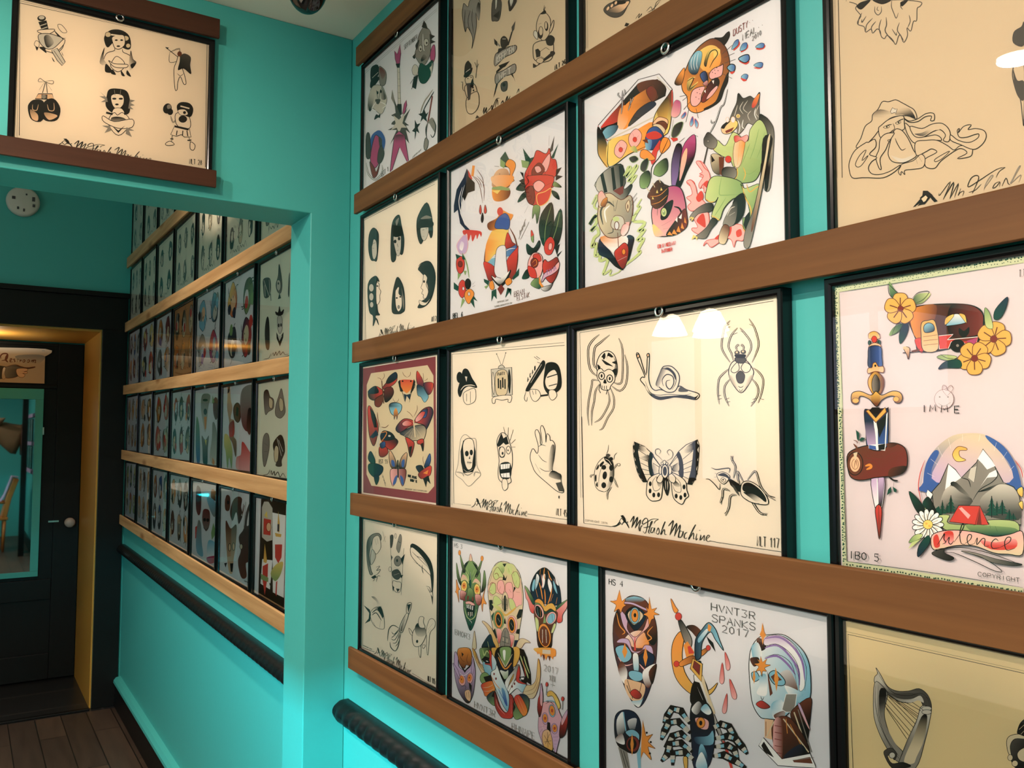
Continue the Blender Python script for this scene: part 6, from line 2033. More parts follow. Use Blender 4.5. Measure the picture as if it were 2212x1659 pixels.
ART['camping'] = r'''
V I
P Y 285,368 2212,60 2212,130 340,425
P Y 283,368 342,425 382,1659 336,1659
DOTS 290,355 2200,75 60 9
DOTS 300,380 2200,100 56 5
DOTS 300,405 1300,250 30 4
DOTS 312,380 350,1659 46 6
DOTS 296,380 336,1659 60 7
L x 5 342,427 800,355 2212,128
L x 4 342,427 362,1100 382,1659
T d 6 2170,275 2230,262 70 T.T
G e x 850,320 930,480 850,320 900,390 960,480 900,500 860,440
L k 6 840,340 850,440 900,500
L k 6 840,340 900,400 950,440
G x f 1080,500 1250,430 1080,540 1130,450 1270,440 1200,530 1130,550
L k 6 1085,490 1150,430 1255,422 1200,500 1120,540
G e x 850,860 980,760 850,860 900,780 1000,740 960,820 890,860
L k 6 875,865 940,830 990,760 930,750 880,860
H x n k 3 960,950 1040,800 962,950 955,840 1020,720 1050,780 1020,880
H h k k 9 1060,700 1500,700 1045,640 1100,580 1250,555 1500,545 1680,560 1780,610 1815,700 1800,830 1740,970 1640,975 1560,920 1450,1000 1160,1030 1120,900 1050,730
G o h 1060,700 1340,700 1055,640 1120,585 1330,560 1280,780 1130,900
G k c 1480,700 1800,700 1480,560 1680,565 1790,640 1800,740 1770,850 1500,880 1440,760
H r r k 4 0,0 1,1 1110,910 1200,900 1200,1020 1160,1030
Q r w 7 1350,870 1500,855 1440,910 1750,880 1730,970 1640,970 1600,930 1480,930 1450,1000 1360,1005
P c 1530,905 1740,885 1735,925 1600,925
P m 1640,920 1740,890 1720,970 1650,970
J k 6 1110,1035 1450,1000
H z a k 7 1250,720 1280,1000 1180,740 1240,715 1320,730 1350,1000 1200,1020 1175,850
H s n k 7 1250,740 1300,820 1205,770 1250,738 1300,760 1305,820 1215,835
J h 4 1195,880 1340,860
J h 4 1200,920 1345,905
J h 4 1200,965 1345,950
H w s k 7 1540,640 1540,760 1430,760 1460,680 1540,645 1630,690 1620,740 1460,768
H z y k 4 1420,700 1500,700 1420,760 1425,690 1500,650 1500,680
H z y k 4 1560,650 1640,720 1560,645 1620,660 1635,740 1600,700
F k 1560,790 1610,820 1660,780 1660,840 1610,890 1560,850
D k k 8 1545,970 72,62
D g k 3 1545,968 16,16
J h 22 1160,1010 1080,1030
J k 9 990,1042 1100,1035
H a h k 6 1040,990 1045,1100 1000,1000 1030,980 1060,1000 1055,1080 1043,1105 1030,1060
L a 14 1000,1005 1000,985 1030,985
PETALS 965,595 160 5 -90 z
D c h 4 968,595 30,30
PETALS 1915,900 175 5 -75 z
D c h 4 1912,902 36,36
PETALS 1715,1095 170 5 -200 z
D c h 4 1718,1098 34,34
H n x k 4 2050,480 1900,720 2050,475 2040,580 1980,690 1915,700 1930,600
H e f k 4 1840,600 1890,760 1820,590 1870,640 1905,790 1830,770
H e f k 4 1340,1080 1540,1100 1335,1085 1400,1060 1540,1080 1480,1120 1390,1110
L k 5 1370,1055 1440,1095 1540,1100
H n x k 4 1350,1200 1560,1120 1350,1205 1420,1130 1560,1110 1580,1190 1430,1195
G z a 700,830 710,900 645,880 660,835 720,830 760,880 740,900 660,900
L h 6 645,900 645,850 700,825 755,850 760,900
D r k 4 703,905 28,34
D x k 4 655,940 16,24
D x k 4 752,935 16,24
H a z h 6 700,960 700,1000 645,1000 660,960 710,940 765,960 765,990 700,970
H n b k 7 660,1100 780,1100 655,980 765,980 780,1080 775,1200 650,1190 640,1080
H z a h 7 700,1160 720,1230 680,1190 690,1150 720,1140 745,1180 795,1180 795,1240 715,1230 640,1250 640,1200
E k 714,1172 10,12
H z h h 8 660,1300 800,1300 650,1290 715,1230 790,1290 800,1370 770,1450 720,1480 670,1430 640,1360
H g k k 5 690,1350 750,1350 680,1330 715,1260 760,1330 755,1420 718,1450 685,1420
H z h k 8 720,1450 720,1560 470,1530 480,1450 560,1430 670,1470 720,1430 780,1470 880,1430 960,1440 990,1500 960,1550 910,1540 920,1490 860,1480 780,1520 725,1585 650,1510 560,1480 540,1550 500,1560
D z h 5 515,1525 34,26
D z h 5 925,1510 30,26
D Z h 3 1410,1510 98,98
E g 1366,1488 8,8
E g 1450,1488 8,8
L g 4 1350,1550 1410,1580 1480,1540
D Z h 3 1430,1410 10,10
L h 4 1440,1480 1395,1420 1400,1370 1430,1380 1440,1400 1480,1370 1500,1410 1440,1480
T k 9 1200,1640 1225,1642 70 I
T k 9 1265,1635 1345,1630 66 M
T k 9 1380,1645 1470,1640 70 M
T k 10 1515,1650 1580,1650 70 E
V L
P Y 282,0 318,0 358,1310 322,1350
P Y 322,1355 358,1310 1864,1540 1864,1610
DOTS 296,0 335,1320 60 7
DOTS 310,20 345,1300 46 5
DOTS 350,1335 1860,1570 60 7
DOTS 340,1355 1860,1592 70 5
L x 4 318,0 335,600 358,1310
L x 5 358,1312 1100,1410 1864,1535
H n b k 6 540,150 700,360 512,30 560,20 700,10 715,30 700,370 548,365 525,200
P w 590,110 625,130 630,370 615,370 600,200
P k 615,130 700,60 690,150 640,260
G n i 540,120 540,360 520,120 590,140 610,360 548,350
P w 700,60 712,40 695,350 685,350
Q z h 8 525,30 610,130 700,40 690,0 660,30 610,90 550,20
P k 555,25 610,90 660,25 640,0 580,0
H i w k 6 600,620 640,850 570,600 685,600 665,850 635,820 605,860
H i k k 3 630,620 670,830 630,605 680,605 660,840 635,820
J w 8 622,610 630,820
H r c k 6 635,840 640,1120 605,870 635,830 662,870 655,1000 640,1125 620,1000
J h 5 635,840 640,1115
H h c k 8 500,350 700,620 365,420 420,360 540,325 560,355 640,370 700,340 720,305 800,310 860,350 880,430 870,520 820,570 700,590 600,600 500,620 420,610 380,560
G k h 850,560 720,480 870,500 820,570 720,590 740,520
G k h 820,310 700,340 700,310 800,308 730,345
P w 548,320 550,350 690,370 695,310
P b 552,320 610,330 615,362 552,352
P k 630,320 690,310 685,360 635,365
D h k 7 433,480 68,98
D a h 5 433,482 46,70
D a h 4 434,484 28,44
L h 5 425,520 440,450 450,500
L o 22 520,500 560,490 570,510 530,530
L c 9 520,430 620,440 680,440 760,390 850,390
L c 9 510,470 600,460 640,520 760,500
L c 8 520,560 620,540 700,560
P q 420,390 455,380 440,450 430,450
L h 14 420,310 450,350 430,370
L h 6 420,280 450,290 450,310
P x 440,190 470,220 465,290 450,270
P x 465,280 490,255 522,262 490,290
L k 14 720,590 760,620 800,625
L k 6 765,640 760,690
P x 740,675 745,720 705,750 715,700
P x 755,675 790,700 785,725 765,720
G b q 1430,620 1430,200 1015,640 1040,480 1130,340 1270,240 1430,220 1560,240 1700,330 1800,480 1850,660 1820,700 1030,720
G i q 1300,700 1430,200 1130,640 1150,450 1280,290 1430,235 1570,270 1700,420 1750,640
G b b 0,0 1,1 1015,640 1040,480 1110,370 1150,390 1090,520 1060,700 1025,720
G b b 0,0 1,1 1560,240 1700,330 1800,480 1850,660 1800,660 1760,500 1670,380 1560,270
L w 5 1140,340 1180,420
L w 5 1080,440 1140,490
L w 5 1050,560 1110,590
L w 5 1230,270 1250,350
L w 5 1640,300 1620,370
L w 5 1730,380 1690,440
L w 5 1790,500 1750,540
L w 5 1350,230 1350,290
L w 5 1500,230 1490,290
L r 7 1030,450 990,560 975,680 1000,810
L r 7 1800,450 1850,530 1864,600
H z y h 5 1320,340 1320,470 1380,345 1310,335 1265,400 1300,460 1380,450 1330,420 1325,370 1385,365
Q g k 7 1110,900 1090,720 1160,640 1230,480 1290,530 1340,600 1400,540 1470,470 1525,355 1600,450 1640,530 1700,640 1790,680 1840,780 1850,1000 1200,1000
P w 1230,485 1290,535 1340,600 1250,660 1200,720 1215,600
P w 1525,360 1600,450 1630,500 1560,530 1520,480 1480,440
P l 1470,500 1450,640 1400,600 1420,520
P w 1640,530 1650,590 1560,600 1500,680 1580,560
G k g 1250,660 1440,780 1250,660 1300,640 1440,790 1380,760
G k g 1590,650 1700,700 1480,720 1690,640 1700,660 1600,700
G l d 1230,660 1300,830 1190,720 1260,670 1330,720 1440,800 1300,900 1160,880
G l d 1650,660 1650,900 1500,790 1620,680 1690,655 1790,690 1840,800 1830,960 1560,920
L k 7 1340,600 1400,620 1420,680
L k 7 1480,470 1450,640
L k 7 1440,790 1500,700 1600,640 1650,580 1630,520
P x 1110,870 1150,840 1180,920 1180,950 1120,950
TREE 1180,790 920 36
TREE 1252,750 905 56
TREE 1220,820 905 30
TREE 1600,755 940 62
TREE 1645,800 920 40
TREE 1690,790 920 60
TREE 1750,870 960 44
TREE 1785,900 960 36
H f e k 5 1400,920 1400,1090 1140,930 1240,920 1240,990 1560,1000 1570,960 1800,970 1830,1060 1700,1085 1400,1080 1200,1040
G e x 1500,1000 1500,1090 1380,1000 1600,1010 1800,1030 1800,1080 1500,1085
L k 4 1220,960 1230,1000
L k 4 1440,960 1450,1010
L k 4 1580,980 1590,1030
L k 4 1630,1010 1650,1060
Q r k 6 1240,975 1320,835 1500,840 1460,1000
Q r k 6 1500,840 1460,1000 1575,1000
P c 1500,850 1515,1000 1470,1000
P p 1320,860 1345,850 1420,920 1400,950
H x k k 5 900,720 1010,900 895,715 980,790 1030,870 1000,920 940,850
H e f k 5 1060,780 1040,900 1070,770 1080,840 1040,900 1030,850
Q w k 5 1040,740 1055,700 1100,740 1070,800
G x k 1000,900 1060,900 1010,820 1060,760 1120,860 1130,920 1060,880
PETW 1057,1000 135 15
D y k 4 1057,998 42,40
E z 1045,990 10,10
E z 1070,1010 10,10
H f e k 4 1000,1120 930,1160 895,1155 940,1090 1010,1080 990,1120
P f 890,1205 920,1150 1000,1120 930,1180
H x n k 5 1040,1100 990,1270 975,1275 980,1180 1060,1090 1070,1160
H y z k 4 1840,680 1864,760 1820,700 1864,680 1864,760 1830,740
H y z k 4 1840,800 1864,870 1830,820 1864,800 1864,870
H p q k 7 1450,1040 1450,1240 1085,1105 1150,1060 1280,1045 1450,1060 1620,1100 1760,1080 1864,1060 1864,1250 1740,1250 1620,1240 1450,1180 1280,1180 1110,1215
H r r r 1 0,0 1,1 1105,1110 1140,1085 1160,1180 1115,1190
G r p 1200,1080 1200,1170 1190,1070 1270,1060 1270,1160 1200,1170
G r p 1560,1180 1560,1100 1500,1130 1640,1150 1800,1120 1800,1200 1600,1210
L k 8 1140,1170 1175,1115 1200,1075 1195,1120 1210,1150 1180,1165
L k 8 1210,1150 1240,1105 1235,1150 1255,1165 1280,1135
L k 8 1280,1150 1335,1070 1365,1010 1350,995 1330,1070 1340,1155 1375,1165
L k 8 1375,1160 1420,1125 1430,1090 1405,1085 1392,1125 1410,1170 1455,1160
L k 8 1455,1160 1480,1110 1475,1170 1520,1120 1545,1125 1540,1180 1580,1180
L k 8 1660,1140 1635,1120 1600,1155 1610,1200 1670,1195
L k 8 1670,1195 1750,1150 1765,1112 1735,1108 1712,1150 1730,1215 1800,1200
H d k k 5 1090,1240 1270,1300 1090,1240 1190,1205 1200,1240 1280,1280 1240,1305 1150,1280
L k 6 1110,1215 1200,1200 1400,1200 1640,1260 1850,1340
H g k k 4 1500,1200 1850,1340 1340,1225 1450,1235 1640,1290 1860,1335 1780,1350 1600,1320 1500,1270
L k 6 1200,1240 1280,1240 1450,1310 1620,1390 1690,1395 1560,1300 1400,1240
T d 5 1485,1435 1850,1490 34 copyright
T k 8 385,1285 655,1315 62 IBO 5
'''
ART['harp'] = r'''
V M
J k 5 2030,850 520,515 565,1659
J k 2 2030,830 505,492
H l d k 5 860,900 900,1010 760,800 800,860 860,960 940,1000 1040,1000 1130,980 1200,1030 1235,1120 1225,1210 1180,1200 1160,1120 1130,1070 1060,1100 960,1090 860,1030 800,950 750,930 750,880 775,850
G k l 860,1010 1060,1100 830,980 940,1060 1060,1070 1140,1040 1170,1100 1120,1080 1060,1100 960,1085 880,1030
L k 4 770,830 830,930 920,1020 1040,1040 1140,1020 1200,1060 1220,1130
H l g k 5 730,1150 830,1150 750,930 820,960 860,1030 835,1150 840,1250 900,1420 1000,1530 1010,1600 940,1600 860,1500 780,1340 740,1180
G k g 790,1100 840,1200 790,1000 850,1000 830,1200 850,1300 920,1440 1000,1540 960,1560 880,1440 800,1250
L k 4 760,950 755,1100 800,1300 900,1500 980,1600
L k 4 780,950 785,1200 850,1400 960,1560
H l g k 5 1150,1200 1200,1400 1150,1130 1230,1150 1225,1230 1180,1430 1100,1659 940,1659 960,1600 1030,1420 1110,1250
G k q 1180,1220 1150,1500 1150,1220 1200,1220 1170,1420 1110,1560 1080,1620 1000,1600 1080,1400
D l k 4 1195,1150 42,20
D l k 4 1195,1180 42,20
L k 4 1110,1260 960,1600
J k 4 845,1030 1115,1225
J k 4 880,1040 1120,1215
J k 4 840,1100 1060,1350
J k 4 850,1060 1080,1310
J k 4 840,1130 1040,1380
J k 4 850,1150 1025,1410
J k 4 920,1070 1110,1250
J k 4 960,1085 1130,1200
J k 4 1010,1095 1145,1170
J k 4 1070,1095 1150,1150
J k 4 870,1050 1095,1280
H d k k 5 840,1560 960,1659 830,1540 850,1500 900,1490 940,1540 920,1590 900,1560 880,1550 860,1560 900,1620 990,1610 1060,1640 1000,1659 900,1659
D l k 5 900,1550 26,26
H d k k 5 1900,1480 2010,1560 1905,1520 1920,1430 2010,1400 2050,1420 2050,1659 1960,1659 1920,1600
O q k 5 1880,1420 1930,1375 2050,1370 2050,1410 1950,1410 1910,1470 1920,1560 1890,1520
O k k 5 1970,1350 2000,1270 2060,1240 2060,1380 1990,1370
L q 9 1985,1330 2050,1270
L q 9 2000,1370 2050,1320
O q k 4 1970,1540 2000,1500 2050,1490 2050,1600 1990,1590
L k 7 1980,1500 2040,1480
D q k 4 1910,1570 22,26
D q k 4 1950,1620 26,26
'''
ART['far_cards'] = r'''
V 540 480 .19305
O d k 4 150,640 215,625 232,700 220,820 165,845 150,740
J l 6 155,650 215,830
J l 6 165,700 170,830
J l 5 215,640 222,800
J k 6 230,800 235,880
H k g k 4 325,470 330,860 325,468 345,560 360,700 345,790 310,780 290,700 315,600
O l k 4 305,650 335,655 345,720 325,770 300,740 300,690
E k 318,685 8,14
P k 330,790 348,850 312,862
G k d 190,1060 190,1400 195,1055 215,1120 218,1400 180,1410 165,1250 175,1120
O k k 4 285,1000 315,1010 330,940 345,1005 378,975 365,1030 330,1045 295,1035
O l k 4 310,1060 355,1060 362,1180 335,1250 310,1180
E k 322,1155 10,22
E k 348,1150 9,20
P k 295,1230 330,1300 375,1230 372,1290 335,1390 298,1300
P l 310,1270 330,1330 360,1270
F d 435,600 445,580 440,820 425,800
L k 6 150,1535 210,1520 235,1470
L k 7 240,1500 260,1460 270,1495 290,1450 300,1490 330,1440 340,1485 370,1450 390,1480 430,1475
'''
ART['far_four'] = r'''
V 420 800 .3134
H k g k 3 490,140 545,250 480,150 505,135 520,180 545,200 545,260 510,285 490,305 480,230
O q k 3 515,190 540,210 535,260 515,250
O g k 3 598,125 610,170 620,230 625,290 595,330 560,310 560,250 580,180
O q k 3 590,190 610,210 612,270 592,280 582,230
O g k 3 490,435 512,450 515,540 485,665 470,600 472,480
L k 4 480,500 505,520
L k 4 480,560 505,560
H k d k 3 540,480 620,600 590,445 615,480 622,560 600,620 600,660 560,655 580,600 550,560 545,500
O q k 3 560,520 580,540 575,620 555,630 548,570
J l 4 580,480 610,560
J l 4 570,470 600,590
L k 4 455,725 505,715 520,685
L k 5 520,720 530,690 535,720 550,695 555,725 575,700 590,735 610,710 628,740
'''
ART['far_panther'] = r'''
V 420 800 .3134
O h h 4 225,860 245,880 240,960 215,960 212,900
E k 232,910 8,14
G h d 280,870 280,1030 300,870 328,885 322,940 330,980 322,1000 330,1010 305,1060 295,1000 285,980 262,1038 245,980 265,900
L h 12 330,1000 345,930
L h 8 330,985 338,920
G h a 250,1060 250,1400 215,1040 250,1090 290,1065 285,1200 270,1300 262,1395 240,1390 225,1290
D a k 4 243,1220 9,26
D a k 4 270,1215 9,26
P k 245,1330 268,1330 262,1390 250,1388
G d h 350,1060 350,1430 385,910 360,1070 400,1040 380,1110 405,1130 378,1160 402,1230 370,1250 390,1320 355,1330 360,1420 330,1435 310,1390 300,1310 320,1240 305,1150 340,1090 355,980
D q k 3 322,1215 10,18
J g 3 355,905 340,1080
P k 205,1330 225,1325 215,1360
T g 3 345,1455 395,1480 8 COPYRIGHT
'''
ART['far_stickers'] = r'''
V 420 800 .3134
P k 460,872 632,905 618,1656 440,1570
P w 538,980 628,1000 616,1568 540,1530
P l 465,945 480,905 510,905 538,950 536,1170 500,1180 465,1150
P r 478,1020 528,1030 524,1138 475,1130
P y 480,1000 500,970 505,1020
D a h 3 512,1080 16,30
P w 468,1300 538,1310 520,1510 455,1470
P z 485,1195 500,1310 495,1330 475,1320
P r 470,1350 508,1330 505,1420 485,1550 470,1450
P e 455,1400 510,1430 508,1460 460,1440
P z 578,970 588,1050 586,1120 570,1110
P z 555,1120 600,1130 596,1150 560,1145
P r 555,1200 605,1200 600,1290 578,1330 556,1290
P n 572,1060 585,1060 583,1110 572,1110
G y e 580,1310 580,1450 525,1400 560,1340 610,1320 600,1390 575,1440 550,1450
P r 562,1460 572,1450 566,1560 558,1540
T k 4 518,1480 540,1490 14 SP 9
'''
ART['far_lady'] = r'''
V 420 800 .3134
G a h 235,120 235,600 228,110 245,120 250,200 262,260 250,330 275,350 270,450 290,490 285,600 260,500 240,460 240,360 225,260 228,180
P k 232,110 246,110 240,150 228,160
G c r 250,330 250,460 240,370 272,350 275,440 245,460 238,420
O h k 4 290,225 312,240 318,320 300,360 275,330 270,260
P k 290,250 305,260 300,320 285,310
G y e 210,440 260,660 208,440 240,460 262,560 255,680 240,600 228,680 215,560 205,520
G g c 330,200 400,400 330,130 400,100 412,180 395,260 400,330 370,420 330,380 315,250
G k h 380,260 400,440 370,270 395,280 385,440 360,400
G r p 330,500 330,690 330,490 380,560 405,600 400,690 350,700 290,680 290,600 320,580
P h 395,350 408,370 400,470 390,450
'''
ART['far_wolf'] = r'''
V 420 800 .3134
G g l 75,160 75,420 50,180 75,160 110,175 95,260 82,400 72,425 62,380 45,270
E k 75,205 18,9
D d k 3 75,285 10,20
P o 65,320 85,320 80,400 72,410
G c h 145,190 145,330 130,210 150,185 165,230 160,320 145,340 130,290
P e 125,170 138,220 122,230
G g k 75,450 75,640 50,450 75,480 100,450 92,540 88,650 60,640 55,540
P y 70,480 85,480 80,520
G g l 135,360 135,620 125,360 145,380 160,480 165,620 130,650 105,600 120,470
P o 125,600 140,630 135,655 122,640
G e b 20,320 25,630 15,320 35,400 38,620 18,640 8,500
'''
ART['far_masks'] = r'''
V 420 800 .3134
G k c 30,800 40,1000 20,795 45,830 45,960 30,1000 12,960 10,860
G o k 130,820 150,900 120,820 150,840 158,900 115,880
G s g 110,900 140,1010 85,880 130,890 152,950 140,1010 115,980
G c g 80,960 80,1160 58,970 80,955 105,975 105,1060 80,1110 55,1050
E k 70,1030 10,12
E k 92,1032 10,12
L k 4 60,1080 80,1100 100,1080
P r 5,1080 22,1070 22,1150 5,1160
G g s 40,1040 40,1280 25,1040 45,1060 50,1180 60,1280 20,1260 10,1180
P e 130,1050 150,1120 120,1170 115,1120
G s w 110,1180 120,1300 100,1170 150,1200 150,1290 100,1300 85,1250
G m r 100,1280 150,1320 85,1290 155,1280 145,1320 100,1330
'''
# ================================================================ the room
# plan: X = 1 print wall, Y runs away from the camera, the divider wall stands at Y = 2.488
YD, YD2, YF, XJ, ZH, ZC, ZC2 = 2.488, 2.675, 6.75, 0.871, 2.280, 2.861, 3.62
def floor_mat():
    m = mat('wood plank floor', (.05, .035, .025), .45); n, l, b = nodes(m)
    tc = n.new('ShaderNodeTexCoord'); mp = n.new('ShaderNodeMapping'); mp.inputs['Rotation'].default_value = (0, 0, math.pi/2)
    br = n.new('ShaderNodeTexBrick'); br.inputs['Scale'].default_value = 1.0; br.inputs['Brick Width'].default_value = 1.1; br.inputs['Row Height'].default_value = .13
    br.inputs['Mortar Size'].default_value = .003; br.inputs['Color1'].default_value = (.085, .055, .038, 1); br.inputs['Color2'].default_value = (.05, .034, .026, 1); br.inputs['Mortar'].default_value = (.01, .008, .006, 1)
    nz = n.new('ShaderNodeTexNoise'); nz.inputs['Scale'].default_value = 3; m2 = n.new('ShaderNodeMapping'); m2.inputs['Scale'].default_value = (9, 1, 1)
    mx = n.new('ShaderNodeMix'); mx.data_type = 'RGBA'; mx.blend_type = 'MULTIPLY'; mx.inputs[0].default_value = .8
    rp = n.new('ShaderNodeValToRGB'); rp.color_ramp.elements[0].color = (.35, .33, .3, 1); rp.color_ramp.elements[1].color = (1.5, 1.4, 1.3, 1)
    l.new(tc.outputs['Object'], mp.inputs[0]); l.new(mp.outputs[0], br.inputs['Vector']); l.new(tc.outputs['Object'], m2.inputs[0]); l.new(m2.outputs[0], nz.inputs['Vector'])
    l.new(nz.outputs['Fac'], rp.inputs[0]); l.new(br.outputs['Color'], mx.inputs[6]); l.new(rp.outputs[0], mx.inputs[7]); l.new(mx.outputs[2], b.inputs['Base Color'])
    return m
def tile_mat():
    m = mat('dark floor tile', (.02, .02, .02), .3); n, l, b = nodes(m)
    tc = n.new('ShaderNodeTexCoord'); br = n.new('ShaderNodeTexBrick'); br.offset = 0; br.inputs['Scale'].default_value = 1; br.inputs['Brick Width'].default_value = .55; br.inputs['Row Height'].default_value = .37
    br.inputs['Mortar Size'].default_value = .006; br.inputs['Color1'].default_value = (.012, .013, .014, 1); br.inputs['Color2'].default_value = (.016, .016, .016, 1); br.inputs['Mortar'].default_value = (.05, .045, .04, 1)
    l.new(tc.outputs['Object'], br.inputs['Vector']); l.new(br.outputs['Color'], b.inputs['Base Color']); return m
MB().box((-3.2, -3.5, FLOOR-.1), (1, 6.68, FLOOR)).build('floor', floor_mat(), kind='structure')
MB().box((-3.2, 6.68, FLOOR-.1), (1, 8.0, FLOOR)).build('floor', tile_mat(), kind='structure')
MB().box((-3.4, -3.7, ZC), (1.2, YD, ZC+.1)).box((-3.4, YD2, ZC2), (1.2, 7.0, ZC2+.1)).box((-3.4, YD, ZC), (1.2, YD2, ZC2+.1)).build('ceiling', MT['ceil'], kind='structure')
MB().box((1, -3.7, FLOOR-.1), (1.2, 8.1, ZC2+.1)).build('wall_right', MT['teal'], kind='structure')
MB().prism([(-3.2, FLOOR), (-2.7, FLOOR), (-2.7, ZH), (XJ, ZH), (XJ, FLOOR), (1, FLOOR), (1, ZC), (-3.2, ZC)], lambda p, q: (p, YD, q), lambda p, q: (p, YD2, q)).build('wall_divider', MT['teal'], kind='structure', bevel=.004)
MB().box((.818, YF, FLOOR), (1, 8.0, 2.363)).box((-3.2, YF, 2.363), (1, 8.0, ZC2)).box((-3.2, YF, FLOOR), (-.30, 8.0, 2.363)).box((-.3, 7.78, FLOOR), (.818, 8.0, 2.363)).build('wall_back', MT['teal'], kind='structure')
MB().box((-3.4, -3.7, FLOOR-.1), (1, -3.5, ZC)).build('wall_front', MT['teal'], kind='structure')
wins = [(-2.6, -.9, 1.2, 2.5), (-.4, 1.5, 1.2, 2.5), (2.95, 4.1, 1.75, 2.5), (4.5, 5.9, 1.2, 2.5)]
lw = MB(); y = -3.7
for a, b, z0, z1 in wins:
    lw.box((-3.4, y, FLOOR-.1), (-3.2, a, ZC2+.1)); lw.box((-3.4, a, FLOOR-.1), (-3.2, b, z0)); lw.box((-3.4, a, z1), (-3.2, b, ZC2+.1)); y = b
lw.box((-3.4, y, FLOOR-.1), (-3.2, 8.1, ZC2+.1)); lw.build('wall_left', MT['teal'], kind='structure')
for i, (a, b, z0, z1) in enumerate(wins):
    w = thing('window_%d' % (i+1), None, None, (-3.3, (a+b)/2, z0), kind='structure')
    f = MB(); t = .04
    f.box((-3.32, a, z0), (-3.26, b, z0+t)); f.box((-3.32, a, z1-t), (-3.26, b, z1)); f.box((-3.32, a, z0+t), (-3.26, a+t, z1-t)); f.box((-3.32, b-t, z0+t), (-3.26, b, z1-t)); f.box((-3.31, (a+b)/2-.02, z0+t), (-3.27, (a+b)/2+.02, z1-t))
    wf = f.build('window_frame', MT['blackpaint'], w)
    MB().quad((-3.29, a+t, z0+t), (-3.29, b-t, z0+t), (-3.29, b-t, z1-t), (-3.29, a+t, z1-t)).build('window_pane', MT['glass'], wf, recalc=False)
# ---------------------------------------------------------------- back door recess, casings, door
def boxes(name, m, lst, parent=None, kind='structure', bevel=.003):
    b = MB()
    for p, q in lst: b.box(p, q)
    return b.build(name, m, parent, kind=kind if parent is None else None, bevel=bevel)
boxes('trim_1', MT['blackpaint'], [((.818, YF-.025, FLOOR), (.985, YF, 2.363)), ((-.46, YF-.025, FLOOR), (-.30, YF, 2.363)), ((-.46, YF-.025, 2.363), (.985, YF, 2.60)), ((-.48, YF-.05, 2.60), (.99, YF, 2.635))])
boxes('trim_2', MT['ochre'], [((.806, YF+.002, FLOOR), (.818, 7.70, 2.355)), ((-.30, YF+.002, FLOOR), (-.288, 7.70, 2.355)), ((-.30, YF+.002, 2.345), (.818, 7.70, 2.362))])
boxes('trim_3', MT['blackpaint'], [((-.30, 6.70, FLOOR), (.806, 6.74, FLOOR+.012))])
d = thing('door_1', None, None, (.25, 7.72, FLOOR), kind='structure')
dp = MB(); dp.box((-.285, 7.72, FLOOR+.01), (.804, 7.765, 2.335))
for a, b in (((-.285, 7.70, FLOOR+.01), (-.12, 7.72, 2.335)), ((.62, 7.70, FLOOR+.01), (.804, 7.72, 2.335)), ((-.12, 7.70, 2.31), (.62, 7.72, 2.335)), ((-.12, 7.70, 1.97), (.62, 7.72, 2.0)), ((-.12, 7.70, .30), (.62, 7.72, .46)), ((-.12, 7.70, FLOOR+.01), (.62, 7.72, -.12))): dp.box(a, b)
dp.build('door_panel', MT['blackpaint'], d, bevel=.004)
mf = MB(); o = (.045, .525, .488, 1.965)
mf.box((-.1, 7.685, .488), (.525, 7.70, .53)); mf.box((-.1, 7.685, 1.88), (.525, 7.70, 1.965)); mf.box((.468, 7.685, .53), (.525, 7.70, 1.88)); mf.box((-.1, 7.685, .53), (-.05, 7.70, 1.88))
mf.build('mirror_frame', MT['teal'], d, bevel=.003)
MB().box((-.05, 7.692, .53), (.468, 7.70, 1.88)).build('mirror', MT['mirror'], d)
MB().lathe((.735, 7.70, .899), [(.0, -.075), (.022, -.073), (.036, -.06), (.040, -.045), (.034, -.03), (.014, -.022), (.012, -.006), (.034, -.005), (.036, 0)], 'Y').build('knob', mat('white china knob', (.42, .40, .38), .3), d)
MB().box((.585, 7.694, .905), (.66, 7.70, .918)).build('letter_slot', MT['steel'], d)
MB().box((.522, 7.68, 1.60), (.534, 7.685, 1.66)).build('mirror_clip', MT['steel'], d)
